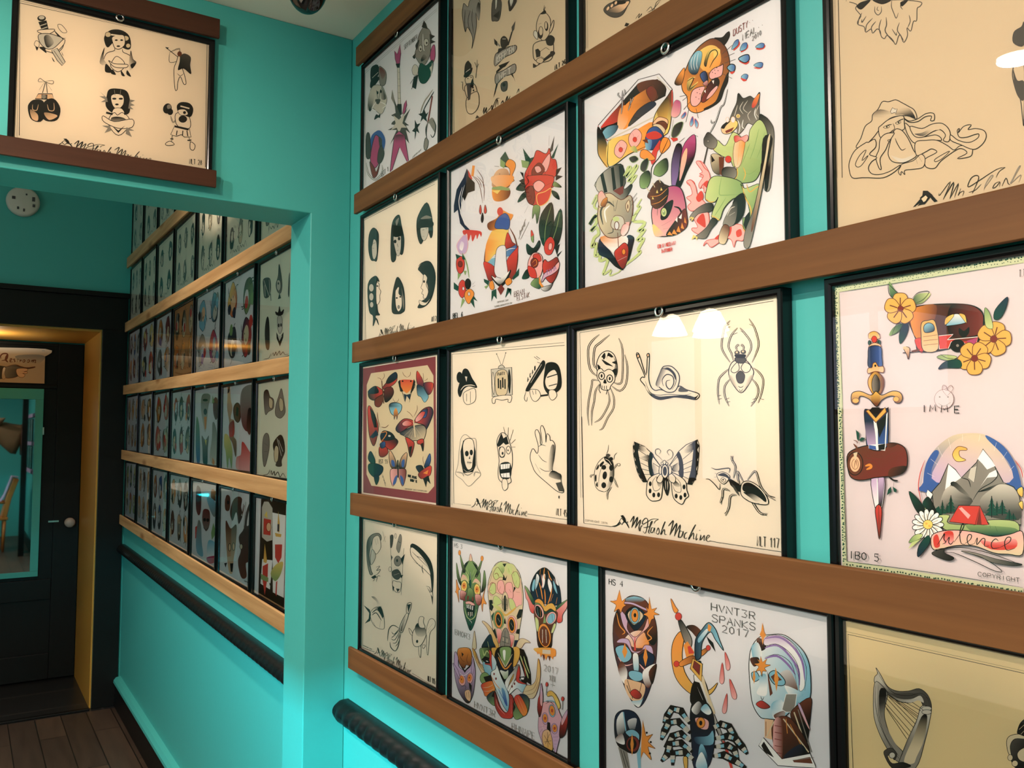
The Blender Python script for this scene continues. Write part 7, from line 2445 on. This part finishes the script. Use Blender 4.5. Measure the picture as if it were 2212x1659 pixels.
# restroom notice on the door: lettering and a pointing hand
sg = thing('restroom_notice', 'cream paper restroom notice with a pointing hand, taped on the black door', 'sign', (.25, 7.69, 2.0))
def placer(axis, d, org=None):
    def f(px, py):
        r = ray(px, py); k = d/r[0] if axis == 'X' else d/r[1]
        return Vector((r[0]*k, r[1]*k, r[2]*k+1.6))
    return f
def lay(pr, name, parent, base):
    """paper quad first, ink on top, one mesh"""
    mb = MB(); mb.v = [tuple(b) for b in base] + pr.v; mb.f = [(0, 1, 2, 3)] + [tuple(i+4 for i in f) for f in pr.f]; mb.sm = [False]*len(mb.f)
    return mb.build(name, MT['ink'], parent, colors=[pr.paper]*4 + pr.c, recalc=False)
pr = Print(placer('Y', 7.688), (0, -1, 0), srgb('c9b292'))
pr.run('''
V P
G w Z 0,480 0,600 -900,470 905,495 905,640 760,600 500,620 -900,600
G g Z 600,650 600,800 300,640 700,605 900,650 800,780 700,840 500,800
L h 26 30,730 130,700 150,600 60,590 10,640 20,690
L h 30 145,600 110,700 160,760
L h 18 200,740 240,700 210,690 200,750 255,750
L h 18 310,700 270,700 300,740 275,755
L h 18 360,680 340,760
L h 14 325,705 385,705
L h 18 395,760 410,710 400,730 440,715
L h 16 450,735 480,710 500,735 470,760 448,740
L h 16 540,735 570,710 590,735 560,765 535,745
L h 18 620,765 640,715 630,740 670,715 655,765 675,725 710,720 695,770 725,760
T h 24 -560,770 -40,735 120 THE
H g d h 8 100,900 350,1000 100,880 190,830 320,810 440,855 520,870 680,850 700,860 640,880 540,895 440,895 330,900 340,1000 350,1040 230,1075 100,1060
O a h 8 330,900 420,880 540,890 545,930 470,950 540,950 530,985 450,980 500,1010 460,1060 380,1050 330,980
L h 7 400,940 470,935
L h 7 400,975 460,985
L h 14 320,820 430,850 520,868 680,860
P d -200,830 0,825 130,850 90,900 60,1000 70,1090 -200,1110
H w Z h 5 60,900 100,1000 60,880 110,870 90,980 110,1070 60,1100 35,1040
''')
lay(pr, 'notice_sheet', sg, [(-.02, 7.6885, 2.28), (-.02, 7.6885, 2.008), (.525, 7.6885, 2.008), (.522, 7.6885, 2.28)])
for x in (.0, .5):
    MB().box((x, 7.686, 2.265), (x+.02, 7.6878, 2.275)).build('tape', MT['white'], sg)
# smoke alarm on the back wall
al = thing('smoke_alarm', 'round white smoke alarm high on the back wall above the door casing', 'smoke alarm', (.290, YF, 3.22))
MB().lathe((.290, YF, 3.22), [(.102, 0), (.104, -.02), (.100, -.045), (.088, -.052), (.0, -.053)], 'Y', 40).build('housing', MT['white'], al)
g = MB()
for a, r, wd_, h in ((.3, .065, .018, .03), (1.2, .05, .01, .012), (2.9, .06, .02, .02), (4.2, .062, .012, .018), (4.8, .065, .01, .02), (5.9, .07, .016, .02)):
    x, z = .29+r*math.cos(a), 3.22+r*math.sin(a); MB().box((x-wd_/2, YF-.0555, z-h/2), (x+wd_/2, YF-.052, z+h/2)).build('vent_slot', MT['grey'], al)
# dome camera under the front ceiling
dc = thing('dome_camera', 'black glossy dome camera on the grey ceiling near the corner', 'security camera', (.745, 2.185, ZC))
MB().lathe((.745, 2.185, ZC), [(.062, 0), (.064, -.02), (.058, -.032), (.05, -.036)], 'Z', 40).build('mounting_ring', MT['grey'], dc)
MB().lathe((.745, 2.185, ZC-.034), [(.056*math.cos(t), -.080*math.sin(t)) for t in [i*math.pi/16 for i in range(9)]], 'Z', 40).build('dome', MT['domeg'], dc)
MB().lathe((.757, 2.172, ZC-.034), [(.0, -.05), (.015, -.048), (.018, -.03), (.018, -.01)], 'Z', 16).build('lens', MT['steel'], dc)
# light fittings: can with glowing disc, at each downlight
for i, (x, y, z, lab) in enumerate(((-.93, 1.39, ZC, 'white ceiling downlight of the front room, nearest the divider'), (-.93, -.3, ZC, 'white ceiling downlight of the front room, right above the camera side'), (-.93, -2., ZC, 'white ceiling downlight of the front room, nearest the front wall'), (-.15, 4.1, ZC2, 'white ceiling downlight of the back room'), (-2.3, 1.1, ZC, 'white ceiling downlight of the front room, nearest the windows'))):
    t = thing('ceiling_downlight', lab, 'ceiling light', (x, y, z))
    MB().lathe((x, y, z), [(.085, 0), (.085, -.008), (.07, -.012), (.062, -.004), (.062, 0)], 'Z', 28).build('rim', MT['white'], t)
    MB().lathe((x, y, z-.0045), [(.0, -.001), (.061, 0), (.0, .001)], 'Z', 28).build('bulb', MT['lampe'], t)
cp = thing('added_spotlight', 'added small black spotlight, out of view, brightening the divider wall print', 'ceiling light', (-.70, .66, ZC))  # unseen housing for the spot added to brighten the divider print
MB().tube([(-.70, .66, ZC), (-.70, .66, 2.78)], .008).build('stem', MT['grey'], cp)
MB().tube([(-.735, .62, 2.775), (-.72, .655, 2.762), (-.705, .685, 2.748)], [.02, .034, .036], 20).build('lamp_housing', MT['grey'], cp)
# three-shade hanging lamp seen only as a reflection in the picture glass
ch = thing('hanging_lamp', 'brass hanging lamp with three glowing glass shades in the back room', 'pendant lamp', (-1.98, 3.90, ZC2))
MB().tube([(-1.98, 3.90, ZC2), (-1.98, 3.90, 2.42)], .008).build('rod', MT['steel'], ch)
for k, (dx, dy) in enumerate(((-.16, .05), (.06, -.17), (.12, .13))):
    MB().tube([(-1.98, 3.90, 2.40), (-1.98+dx*.6, 3.90+dy*.6, 2.45), (-1.98+dx, 3.90+dy, 2.39)], .006).build('arm', MT['steel'], ch)
    MB().lathe((-1.98+dx, 3.90+dy, 2.37), [(.02, .02), (.06, 0), (.095, -.07), (.115, -.12)], 'Z', 20).build('shade', mat('frosted glass shade', (.9, .85, .75), .5, emit=(1, .84, .6), estr=22), ch)
# ---------------------------------------------------------------- chair rail mouldings and skirting
def chair_rail(name, y0, y1, z0, z1, pr_=.042, h=.066):
    """rounded black moulding with a raised egg pattern"""
    mb = MB(); n = max(2, int((y1-y0)/.0125)); R = []
    for i in range(n+1):
        t = i/n; y = y0+(y1-y0)*t; zc = z0+(z1-z0)*t; ring = []
        e = min(1, min(i, n-i)/3+.55)
        for k in range(15):
            a = -math.pi/2+math.pi*k/14; q = math.cos(a)
            bump = .011*max(0, math.cos(a*1.4))*(abs(math.sin(y/.052*math.pi + .9*math.sin(a)))**.6)
            ring.append((1-(.012+(pr_-.012)*max(0, q)**.7+bump*(1 if e > .99 else 0))*e, y, zc+h/2*math.sin(a)*e))
        ring += [(1, y, zc+h/2*e), (1, y, zc-h/2*e)]
        R.append(ring)
    mb.rings(R); return mb.build(name, MT['blackpaint'], kind='structure')
chair_rail('trim_4', -.2, 2.480, .775, .775)
chair_rail('trim_5', 2.69, 6.72, .758, .782)
MB().box((.962, 2.69, FLOOR), (1, 6.72, -.165)).build('baseboard_right', MT['blackpaint'], kind='structure', bevel=.003)
MB().prism([(.955, -.165), (1, -.165), (1, -.125), (.972, -.130), (.957, -.148)], lambda p, q: (p, 2.69, q), lambda p, q: (p, 6.72, q)).build('trim_6', MT['teal'], kind='structure')
MB().box((.972, -3.5, FLOOR), (1, YD, -.165)).build('baseboard_right', MT['blackpaint'], kind='structure', bevel=.003)
# ---------------------------------------------------------------- picture rails
def rail_x(name, y0, y1, zb0, zt0, zb1, zt1, m, label, group, groove=.021, xf=.962):
    """grooved rail on the print wall: front lip full height, ledge behind it; heights at the near (0) and far (1) end"""
    def prof(zb, zt): return [(xf, zb), (xf, zt-.002), (xf+.002, zt), (xf+.0095, zt), (xf+.011, zt-.002), (xf+.011, zt-groove), (1, zt-groove), (1, zb+.014), (xf+.011, zb+.014), (xf+.011, zb)]
    mb = MB(); a = prof(zb0, zt0); b = prof(zb1, zt1); n = len(a)
    mb.v = [(p, y0, q) for p, q in a] + [(p, y1, q) for p, q in b]
    mb.f = [(k, (k+1) % n, n+(k+1) % n, n+k) for k in range(n)] + [tuple(range(n))[::-1], tuple(range(n, 2*n))]; mb.sm = [False]*len(mb.f)
    o = mb.build(name, m, bevel=.0015); return tag(o, label, 'picture rail', group)
G1 = 'brown picture rails on the near print wall'
NR = [(1.121, 1.180), (.664, .725), (.215, .276), (-.2335, -.169), (-.676, -.615)]
for (zb, zt), w in zip(NR, ('topmost under the ceiling', 'second from top', 'middle one', 'fourth from top', 'lowest')):
    rail_x('picture_rail', -.2, 2.368, zb+1.6, zt+1.6, zb+1.6, zt+1.6, MT['rail'], 'brown stained picture rail on the near print wall, '+w, G1, groove=.011 if w == 'lowest' else .021)
G2 = 'pale pine picture rails in the back room'
FR = [((2.755, 2.825), (2.822, 2.900)), ((2.300, 2.362), (2.350, 2.420)), ((1.815, 1.876), (1.893, 1.960)), ((1.364, 1.433), (1.425, 1.492)), ((.903, .966), (.960, 1.026))]
for ((b0, t0), (b1, t1)), w in zip(FR, ('topmost', 'second from top', 'middle one', 'fourth from top', 'lowest')):
    rail_x('picture_rail', 2.70, 6.71, b0, t0, b1, t1, MT['pine'], 'knotty pine picture rail in the back room, '+w, G2)
# two rails on the divider wall
for zb, zt, w in ((2.303, 2.353, 'under the print with boxing gloves'), (2.740, 2.797, 'above the print with boxing gloves')):
    mb = MB().prism([(YD-.040, zb), (YD-.040, zt-.002), (YD-.038, zt), (YD-.030, zt), (YD-.029, zt-.018), (YD, zt-.018), (YD, zb+.014), (YD-.029, zb+.014), (YD-.029, zb)], lambda p, q: (-1.2, p, q), lambda p, q: (.579, p, q))
    tag(mb.build('picture_rail', MT['raild'], bevel=.0015), 'dark brown picture rail on the divider wall '+w, 'picture rail', 'dark picture rails over the opening')
# ---------------------------------------------------------------- framed prints
WHT, CRM, TAN = srgb('e2dedd'), srgb('f2e3cc'), srgb('cdb796')
def stamp_signature(pr, axis, pl, px0, px1):
    """the same little signature on every black-ink sheet: laid from its machine drawing to its last letter"""
    src = Print(placer('X', .9852), (-1, 0, 0), pr.paper); src.run(ART['_sig'])
    a, b = placer('X', .9852)(1346.3, 1123.5), placer('X', .9852)(1535.1, 1168.6); p, q = pl(*px0), pl(*px1)
    hz = (lambda v: -v[1]) if axis == 'X' else (lambda v: v[0])
    k = (hz(q)-hz(p))/(a[1]-b[1]); v = []
    for i, w in enumerate(src.v):
        h, z = hz(p)+k*(a[1]-w[1]), p[2]+k*(w[2]-a[2])
        v.append((p[0]-1e-4-4e-6*i/40, -h, z) if axis == 'X' else (h, p[1]-1e-4-4e-6*i/40, z))
    off = len(pr.v); pr.v += [(c[0]-.0006, c[1], c[2]) if axis == 'X' else (c[0], c[1]-.0006, c[2]) for c in v]; pr.c += src.c; pr.f += [tuple(i+off for i in f) for f in src.f]
def framed(name_label, group, axis, edge0, edge1, zb, zt, paper, art, w=.0125, ring=True, depth=.022, local=None, dz=0.0, front=None):
    """frame of moulding width w; edge0/edge1 = far and near outer edge (or left and right), zb/zt outer heights"""
    if axis == 'X':
        X0 = 1-.0008; XFr = X0-depth; y0, y1 = max(edge0, edge1), min(edge0, edge1)
        P = lambda u, v, d: (XFr+d, y0-u, v); nrm = (-1, 0, 0); Wd = y0-y1; pl = placer('X', XFr+.008)
    else:
        Y0 = YD-.0008; XFr = Y0-depth; y0, y1 = min(edge0, edge1), max(edge0, edge1)
        P = lambda u, v, d: (y0+u, XFr+d, v); nrm = (0, -1, 0); Wd = y1-y0; pl = placer('Y', XFr+.008)
    t = thing('framed_print', name_label, 'framed print', P(Wd/2, zb, depth), group)
    f = MB(); prof = [(0, depth), (0, .002), (.002, 0), (w-.005, 0), (w-.002, .002), (w, .005), (w, depth)]
    c = [(0, zb, 1, 1), (Wd, zb, -1, 1), (Wd, zt, -1, -1), (0, zt, 1, -1)]; n = len(prof)
    for (u, v, su, sv) in c: f.v += [P(u+su*a, v+sv*a, b) for a, b in prof]
    for k in range(4):
        j = (k+1) % 4
        for i in range(n-1): f.f.append((k*n+i, k*n+i+1, j*n+i+1, j*n+i)); f.sm.append(False)
    mo = f.build('moulding', MT['black'], t, bevel=0)
    a, b, c_, e = (w-.001, zt-w+.001), (w-.001, zb+w-.001), (Wd-w+.001, zb+w-.001), (Wd-w+.001, zt-w+.001)
    pr = Print(pl if local is None else (lambda x, y: Vector(P(w+x/1000*(Wd-2*w), zt-w-y/1000*(zt-zb-2*w), .008))), nrm, paper)
    if local: pr.view = (0, 0, 1)
    if art: pr.run(art)
    if art and 'SIGAT' in art:
        t_ = [l for l in art.split('\n') if l.startswith('SIGAT')][0].split(); stamp_signature(pr, axis, pl, *[tuple(map(float, q.split(','))) for q in t_[1:3]])
    lim = [(min(P(a[0], 0, 0)[k], P(c_[0], 0, 0)[k]), max(P(a[0], 0, 0)[k], P(c_[0], 0, 0)[k])) for k in (1 if axis == 'X' else 0,)][0]
    ki = 1 if axis == 'X' else 0
    pr.v = [tuple((min(max(q[m], lim[0]), lim[1]) if m == ki else (min(max(q[2], b[1]), a[1]) if m == 2 else q[m])) for m in range(3)) for q in pr.v]
    lay(pr, 'print_sheet', t, [P(*a, .0082), P(*b, .0082), P(*c_, .0082), P(*e, .0082)])
    MB().quad(P(a[0], a[1], .0035), P(b[0], b[1], .0035), P(c_[0], c_[1], .0035), P(e[0], e[1], .0035)).build('glass', MT['glass'], t, recalc=False)
    if ring:
        u = Wd/2; R = [];
        for k in range(24):
            an = 2*math.pi*k/24; ca, sa = math.cos(an), math.sin(an); ring_ = []
            for q in range(8):
                b2 = 2*math.pi*q/8; rr = .0088+.0028*math.cos(b2); ring_.append(P(u+rr*ca, zt-.0035+rr*sa, -.0022+.0018*math.sin(b2)))
            R.append(ring_)
        R.append(R[0]); MB().rings(R, True, False).build('hanging_ring', MT['steel'], mo)
    return t
GN = 'framed tattoo flash sheets in the near wall racks'
rowz = {1: (.725-.0205, 1.1245), 2: (.276-.0205, .6595), 3: (-.169-.0205, .2135), 4: (-.6255, -.2304)}
NEAR = [
 (1, 2.363, 1.853, WHT, 'rockers', 'framed print of a pink pointed guitar among grey portrait heads'),
 (1, 1.809, 1.311, TAN, 'snowman', 'framed cream sheet with a snowman in a black hat and a crossed brush banner'),
 (1, 1.277, .785, TAN, 'hat', 'framed cream sheet, only its foot visible, with a studded hat brim'),
 (2, 2.356, 1.850, CRM, 'haircuts', 'framed cream sheet of six dark haired heads beside the corner'),
 (2, 1.815, 1.314, WHT, 'roses', 'framed white print with a burger, red roses and an oval sunset'),
 (2, 1.281, .785, WHT, 'beasts', 'framed white print of a laughing panther and a wolf in a green coat'),
 (2, .7242, .150, TAN, 'pirate', 'framed cream sheet with a long bearded captain in a hat, reflecting a lamp'),
 (3, 2.350, 1.847, CRM, 'butterflies', 'framed sheet of red and blue butterflies in a maroon mount'),
 (3, 1.809, 1.310, CRM, 'horror', 'framed cream sheet with a television, a skull and a raised hand'),
 (3, 1.3075, .801, CRM, 'insects', 'framed cream sheet with two spiders, a snail and a butterfly'),
 (3, .731, .150, srgb('dccdcb'), 'camping', 'framed print with a red caravan, a dagger and a red tent by mountains'),  # paper tinted pink to stand for window reflections in the glass
 (4, 2.336, 1.841, CRM, 'fish', 'framed cream sheet of fish, a whale and a squid'),
 (4, 1.7967, 1.310, WHT, 'aliens', 'framed white print of green alien heads round an armoured brain skull'),
 (4, 1.225, .7275, WHT, 'robots', 'framed white print of chrome faces, an orange moon and a blue black scorpion'),
 (4, .7255, .150, srgb('e6cd98'), 'harp', 'framed cream sheet with a grey harp, bottom row at the right edge'),
]
for r, ya, yb, pc, art, lab in NEAR:
    zb, zt = rowz[r]
    framed(lab, GN, 'X', ya, yb, zb+1.6, zt+1.6, pc, ART[art])
framed('framed cream sheet over the opening with boxing gloves, cupid and two portraits', None, 'Y', .066, .571, 2.338, 2.739, srgb('f6e3c8'), ART['heads28'], w=.016)
# back room sheets: five rows by seven, drawn as small loose motifs
def sheet_far(seed, colour):
    rnd = random.Random(seed); L = []
    cols = 3 if rnd.random() < .6 else 2; rows = 2
    K = 'kdg' if not colour else rnd.choice(('kdrgo', 'kcbgo', 'dnrey', 'khoga', 'ksgru'))
    for i in range(cols):
        for j in range(rows):
            cx = 1000*(i+.5)/cols+rnd.uniform(-25, 25); cy = 470*j+245+rnd.uniform(-15, 15); w = 420/cols*(1.75 if colour else 1.15); h = 165*(1.35 if colour else 1.1)
            def blob(s, x, y, n=7, j2=.3):
                return ' '.join('%.0f,%.0f' % (x+w*s*.5*math.cos(a)*rnd.uniform(1-j2, 1), y+h*s*math.sin(a)*rnd.uniform(1-j2, 1)) for a in [2*math.pi*q/n for q in range(n)])
            a, b = rnd.choice(K), rnd.choice(K+'lq')
            L.append('H %s %s k 8 %.0f,%.0f %.0f,%.0f %s' % (a, b, cx-w*.4, cy-h*.6, cx+w*.4, cy+h*.6, blob(1, cx, cy, rnd.choice((7, 8, 10)))))
            L.append('F %s %s' % ('Z' if not colour else rnd.choice('qlaZ'), blob(.5, cx+w*rnd.uniform(-.1, .1), cy+h*rnd.uniform(-.1, .3))))
            for q in range(3): L.append('E k %.0f,%.0f 9,%d' % (cx+rnd.uniform(-.2, .2)*w, cy+rnd.uniform(-.2, .3)*h, rnd.choice((12, 20))))
            for q in range(4):
                an = rnd.uniform(0, 6.28); L.append('L %s 11 %.0f,%.0f %.0f,%.0f %.0f,%.0f' % (rnd.choice('kd'), cx+w*.3*math.cos(an), cy+h*.5*math.sin(an), cx+w*.5*math.cos(an+.3), cy+h*.9*math.sin(an+.3), cx+w*.62*math.cos(an+.5), cy+h*1.1*math.sin(an+.5)))
            if colour:
                for q in range(2): L.append('F %s %s' % (rnd.choice(K), blob(.35, cx+w*rnd.uniform(-.4, .4), cy+h*rnd.uniform(-.7, .7), 6)))
    if not colour:
        L.append('L k 9 '+' '.join('%.0f,%.0f' % (200+i*42, 930-(i % 2)*48-(i % 3)*14) for i in range(13)))
        L.append('J k 4 30,970 30,30 970,30 970,970')
    return '\n'.join(L)
FART = {(2, 0): 'far_cards', (3, 0): 'far_four', (4, 1): 'far_panther', (4, 0): 'far_stickers', (3, 1): 'far_lady', (3, 2): 'far_wolf', (4, 2): 'far_masks'}
FLAB = {(2, 0): 'framed cream sheet with an ace of spades skull, beside the divider jamb', (3, 0): 'framed cream sheet of four dark heads, beside the divider jamb', (4, 1): 'framed sheet with a brown panther head, a praying figure and a spiky dragon',
        (4, 0): 'framed black sheet stuck with cut out colour drawings, lowest beside the divider jamb', (3, 1): 'framed colour print of a lady in a red dress next to grey feathers', (3, 2): 'framed print of a grey three eyed wolf head, fourth row of the back room', (4, 2): 'framed print of a red devil mask among grey heads, lowest row'}
RN = ('top row', 'second row', 'third row', 'fourth row', 'lowest row'); CN = ('first', 'second', 'third', 'fourth', 'fifth', 'sixth', 'seventh')
colored = {(2, 1), (2, 2), (2, 3), (2, 4), (2, 5), (3, 1), (3, 2), (3, 3), (3, 4), (3, 5), (3, 6), (4, 2), (4, 3), (4, 4), (4, 5), (4, 6), (4, 0), (4, 1), (2, 6)}
SEP = [2.90, 3.445, 3.99, 4.55, 5.11, 5.64, 6.16, 6.67]
def zat(pair, y, k): t = (y-2.70)/4.01; return pair[0][k]*(1-t)+pair[1][k]*t
for r in range(5):
    for c in range(7):
        if r == 0 and c < 2: continue
        ya, yb = SEP[c+1]-.024, SEP[c]+.022; ym = (ya+yb)/2
        zb = zat(FR[r], ym, 1)-.010; zt = (zat(FR[r-1], ym, 0)-.006) if r else zb+.42
        key = FART.get((r, c)); col = (r, c) in colored
        pc = srgb('e2dfdc') if col else srgb('eae5cc')
        if r == 2 and c == 3: pc = srgb('c98f5c')
        lab = FLAB.get((r, c)) or '%s sheet in back room, %s, %s along from the divider' % ('colour framed' if col else 'black ink framed', RN[r], CN[c])
        if key: framed(lab, 'framed sheets in the back room racks', 'X', ya, yb, zb, zt, pc, ART[key], w=.014, ring=(c < 3), depth=.020)
        else: framed(lab, 'framed sheets in the back room racks', 'X', ya, yb, zb, zt, pc, sheet_far(r*11+c, col), w=.014, ring=(c < 3), depth=.020, local=True)
# ---------------------------------------------------------------- front of the shop: seen in the door mirror, and lighting the wall
cs = thing('display_counter', 'black display counter with a cool strip light under its white top', 'counter', (-1.3, 1.2, FLOOR))
MB().box((-1.75, .0, FLOOR), (-1.02, 2.38, .70)).build('body', MT['blackpaint'], cs, bevel=.004)
MB().box((-1.80, -.05, .735), (-.75, 2.42, .775)).box((-1.75, .0, .70), (-1.10, 2.38, .735)).build('worktop', MT['white'], cs, bevel=.004)
MB().box((-1.10, .05, .702), (-1.075, 2.36, .730)).build('strip_light', MT['led'], cs)
boxes('trim_7', MT['blackpaint'], [((.78, -.36, FLOOR), (.86, -.27, 2.25))])
for z in (.95, 1.42, 1.9):
    tag(MB().box((.965, -3.3, z), (1, -.7, z+.06)).build('picture_rail', MT['lilac']), 'lilac picture rail past the black post, %s of three' % {.95: 'lowest', 1.42: 'middle', 1.9: 'topmost'}[z], 'picture rail', 'picture rails past the post')
k = 0
for zi, z in enumerate((.965, 1.435)):
    for yi, y in enumerate((-1.30, -1.85)):
        framed('framed black ink sheet past the post, %s rack, %s one' % (('lower', 'upper')[zi], ('nearer', 'farther')[yi]), 'framed sheets past the post', 'X', y, y-.49, z+.047, z+.44, WHT, sheet_far(90+k, k % 2 == 0), local=True, ring=False); k += 1
ws = thing('wooden_chair', 'orange varnished wooden chair with a lilac cloth over its back', 'chair', (.45, -1.2, FLOOR))
for x, y in ((.28, -1.0), (.60, -1.0), (.28, -1.42), (.60, -1.42)):
    MB().tube([(x, y, FLOOR), (x+.01, y, .20)], [.02, .026]).build('leg', MT['orange'], ws)
MB().box((.24, -1.46, .19), (.66, -.96, .24)).build('seat', MT['orange'], ws, bevel=.015)
MB().prism([(.56, .24), (.64, .24), (.70, .55), (.80, .86), (.72, .88), (.62, .56)], lambda p, q: (p, -1.44, q), lambda p, q: (p, -.98, q)).build('backrest', MT['orange'], ws, bevel=.01)
for y in (-1.44, -1.0):
    MB().tube([(.26, y, .22), (.25, y, .45), (.35, y, .50), (.64, y, .47)], .02).build('armrest', MT['orange'], ws)
lc = MB().prism([(.535, .50), (.545, .48), (.60, .58), (.70, .90), (.80, .885), (.80, .892), (.695, .912), (.592, .60)], lambda p, q: (p, -1.36, q), lambda p, q: (p, -1.06, q)).build('cloth', MT['lilac'], bevel=.004)
tag(lc, 'lilac cloth hung over the back of the orange wooden chair', 'cloth')
# mounted animal head on the post
hd = thing('mounted_head', 'tan mounted deer head fixed to the black post, seen in the mirror', 'taxidermy', (.78, -.8, 1.6))
def ell_ring(c, ax, ay, az, n=18):
    return [(c[0]+ax*math.cos(t), c[1]+ay*math.sin(t), c[2]+az*math.cos(t)) for t in [2*math.pi*k/n for k in range(n)]]
R = []
for x, z, rr in ((.80, 1.52, .24), (.72, 1.53, .235), (.62, 1.58, .20), (.52, 1.64, .165), (.45, 1.66, .15), (.38, 1.60, .13), (.32, 1.50, .10), (.27, 1.40, .075), (.245, 1.34, .06), (.235, 1.32, .02)):
    th = .5 if x > .5 else 1.0
    R.append([(x+rr*.35*math.cos(t)*(1-th*.2), -.8+rr*.75*math.sin(t), z+rr*math.cos(t)) for t in [2*math.pi*k/20 for k in range(20)]])
hh = MB().rings(R).build('head', MT['tan'], hd)
for s in (-1, 1):
    MB().tube([(.46, -.8+s*.08, 1.76), (.50, -.8+s*.16, 1.84), (.55, -.8+s*.22, 1.87)], [.035, .04, .006]).build('ear', MT['tan'], hh)
    MB().tube([(.44, -.8+s*.05, 1.78), (.46, -.8+s*.12, 1.95), (.42, -.8+s*.2, 2.08), (.36, -.8+s*.18, 2.2)], [.02, .017, .013, .004]).build('antler', mat('antler', (.3, .24, .16), .5), hh)
    MB().lathe((.36, -.8+s*.085, 1.63), [(0, -.014), (.014, 0), (0, .014)], 'Z', 10).build('eye', MT['black'], hh)
MB().lathe((.80, -.8, 1.52), [(.0, -.02), (.25, -.015), (.26, .0), (.25, .02), (0, .02)], 'X', 28).build('plaque', MT['raild'], hd)
boxes('trim_8', MT['blackpaint'], [((.82, -1.0, FLOOR), (.86, -.6, 2.25))])
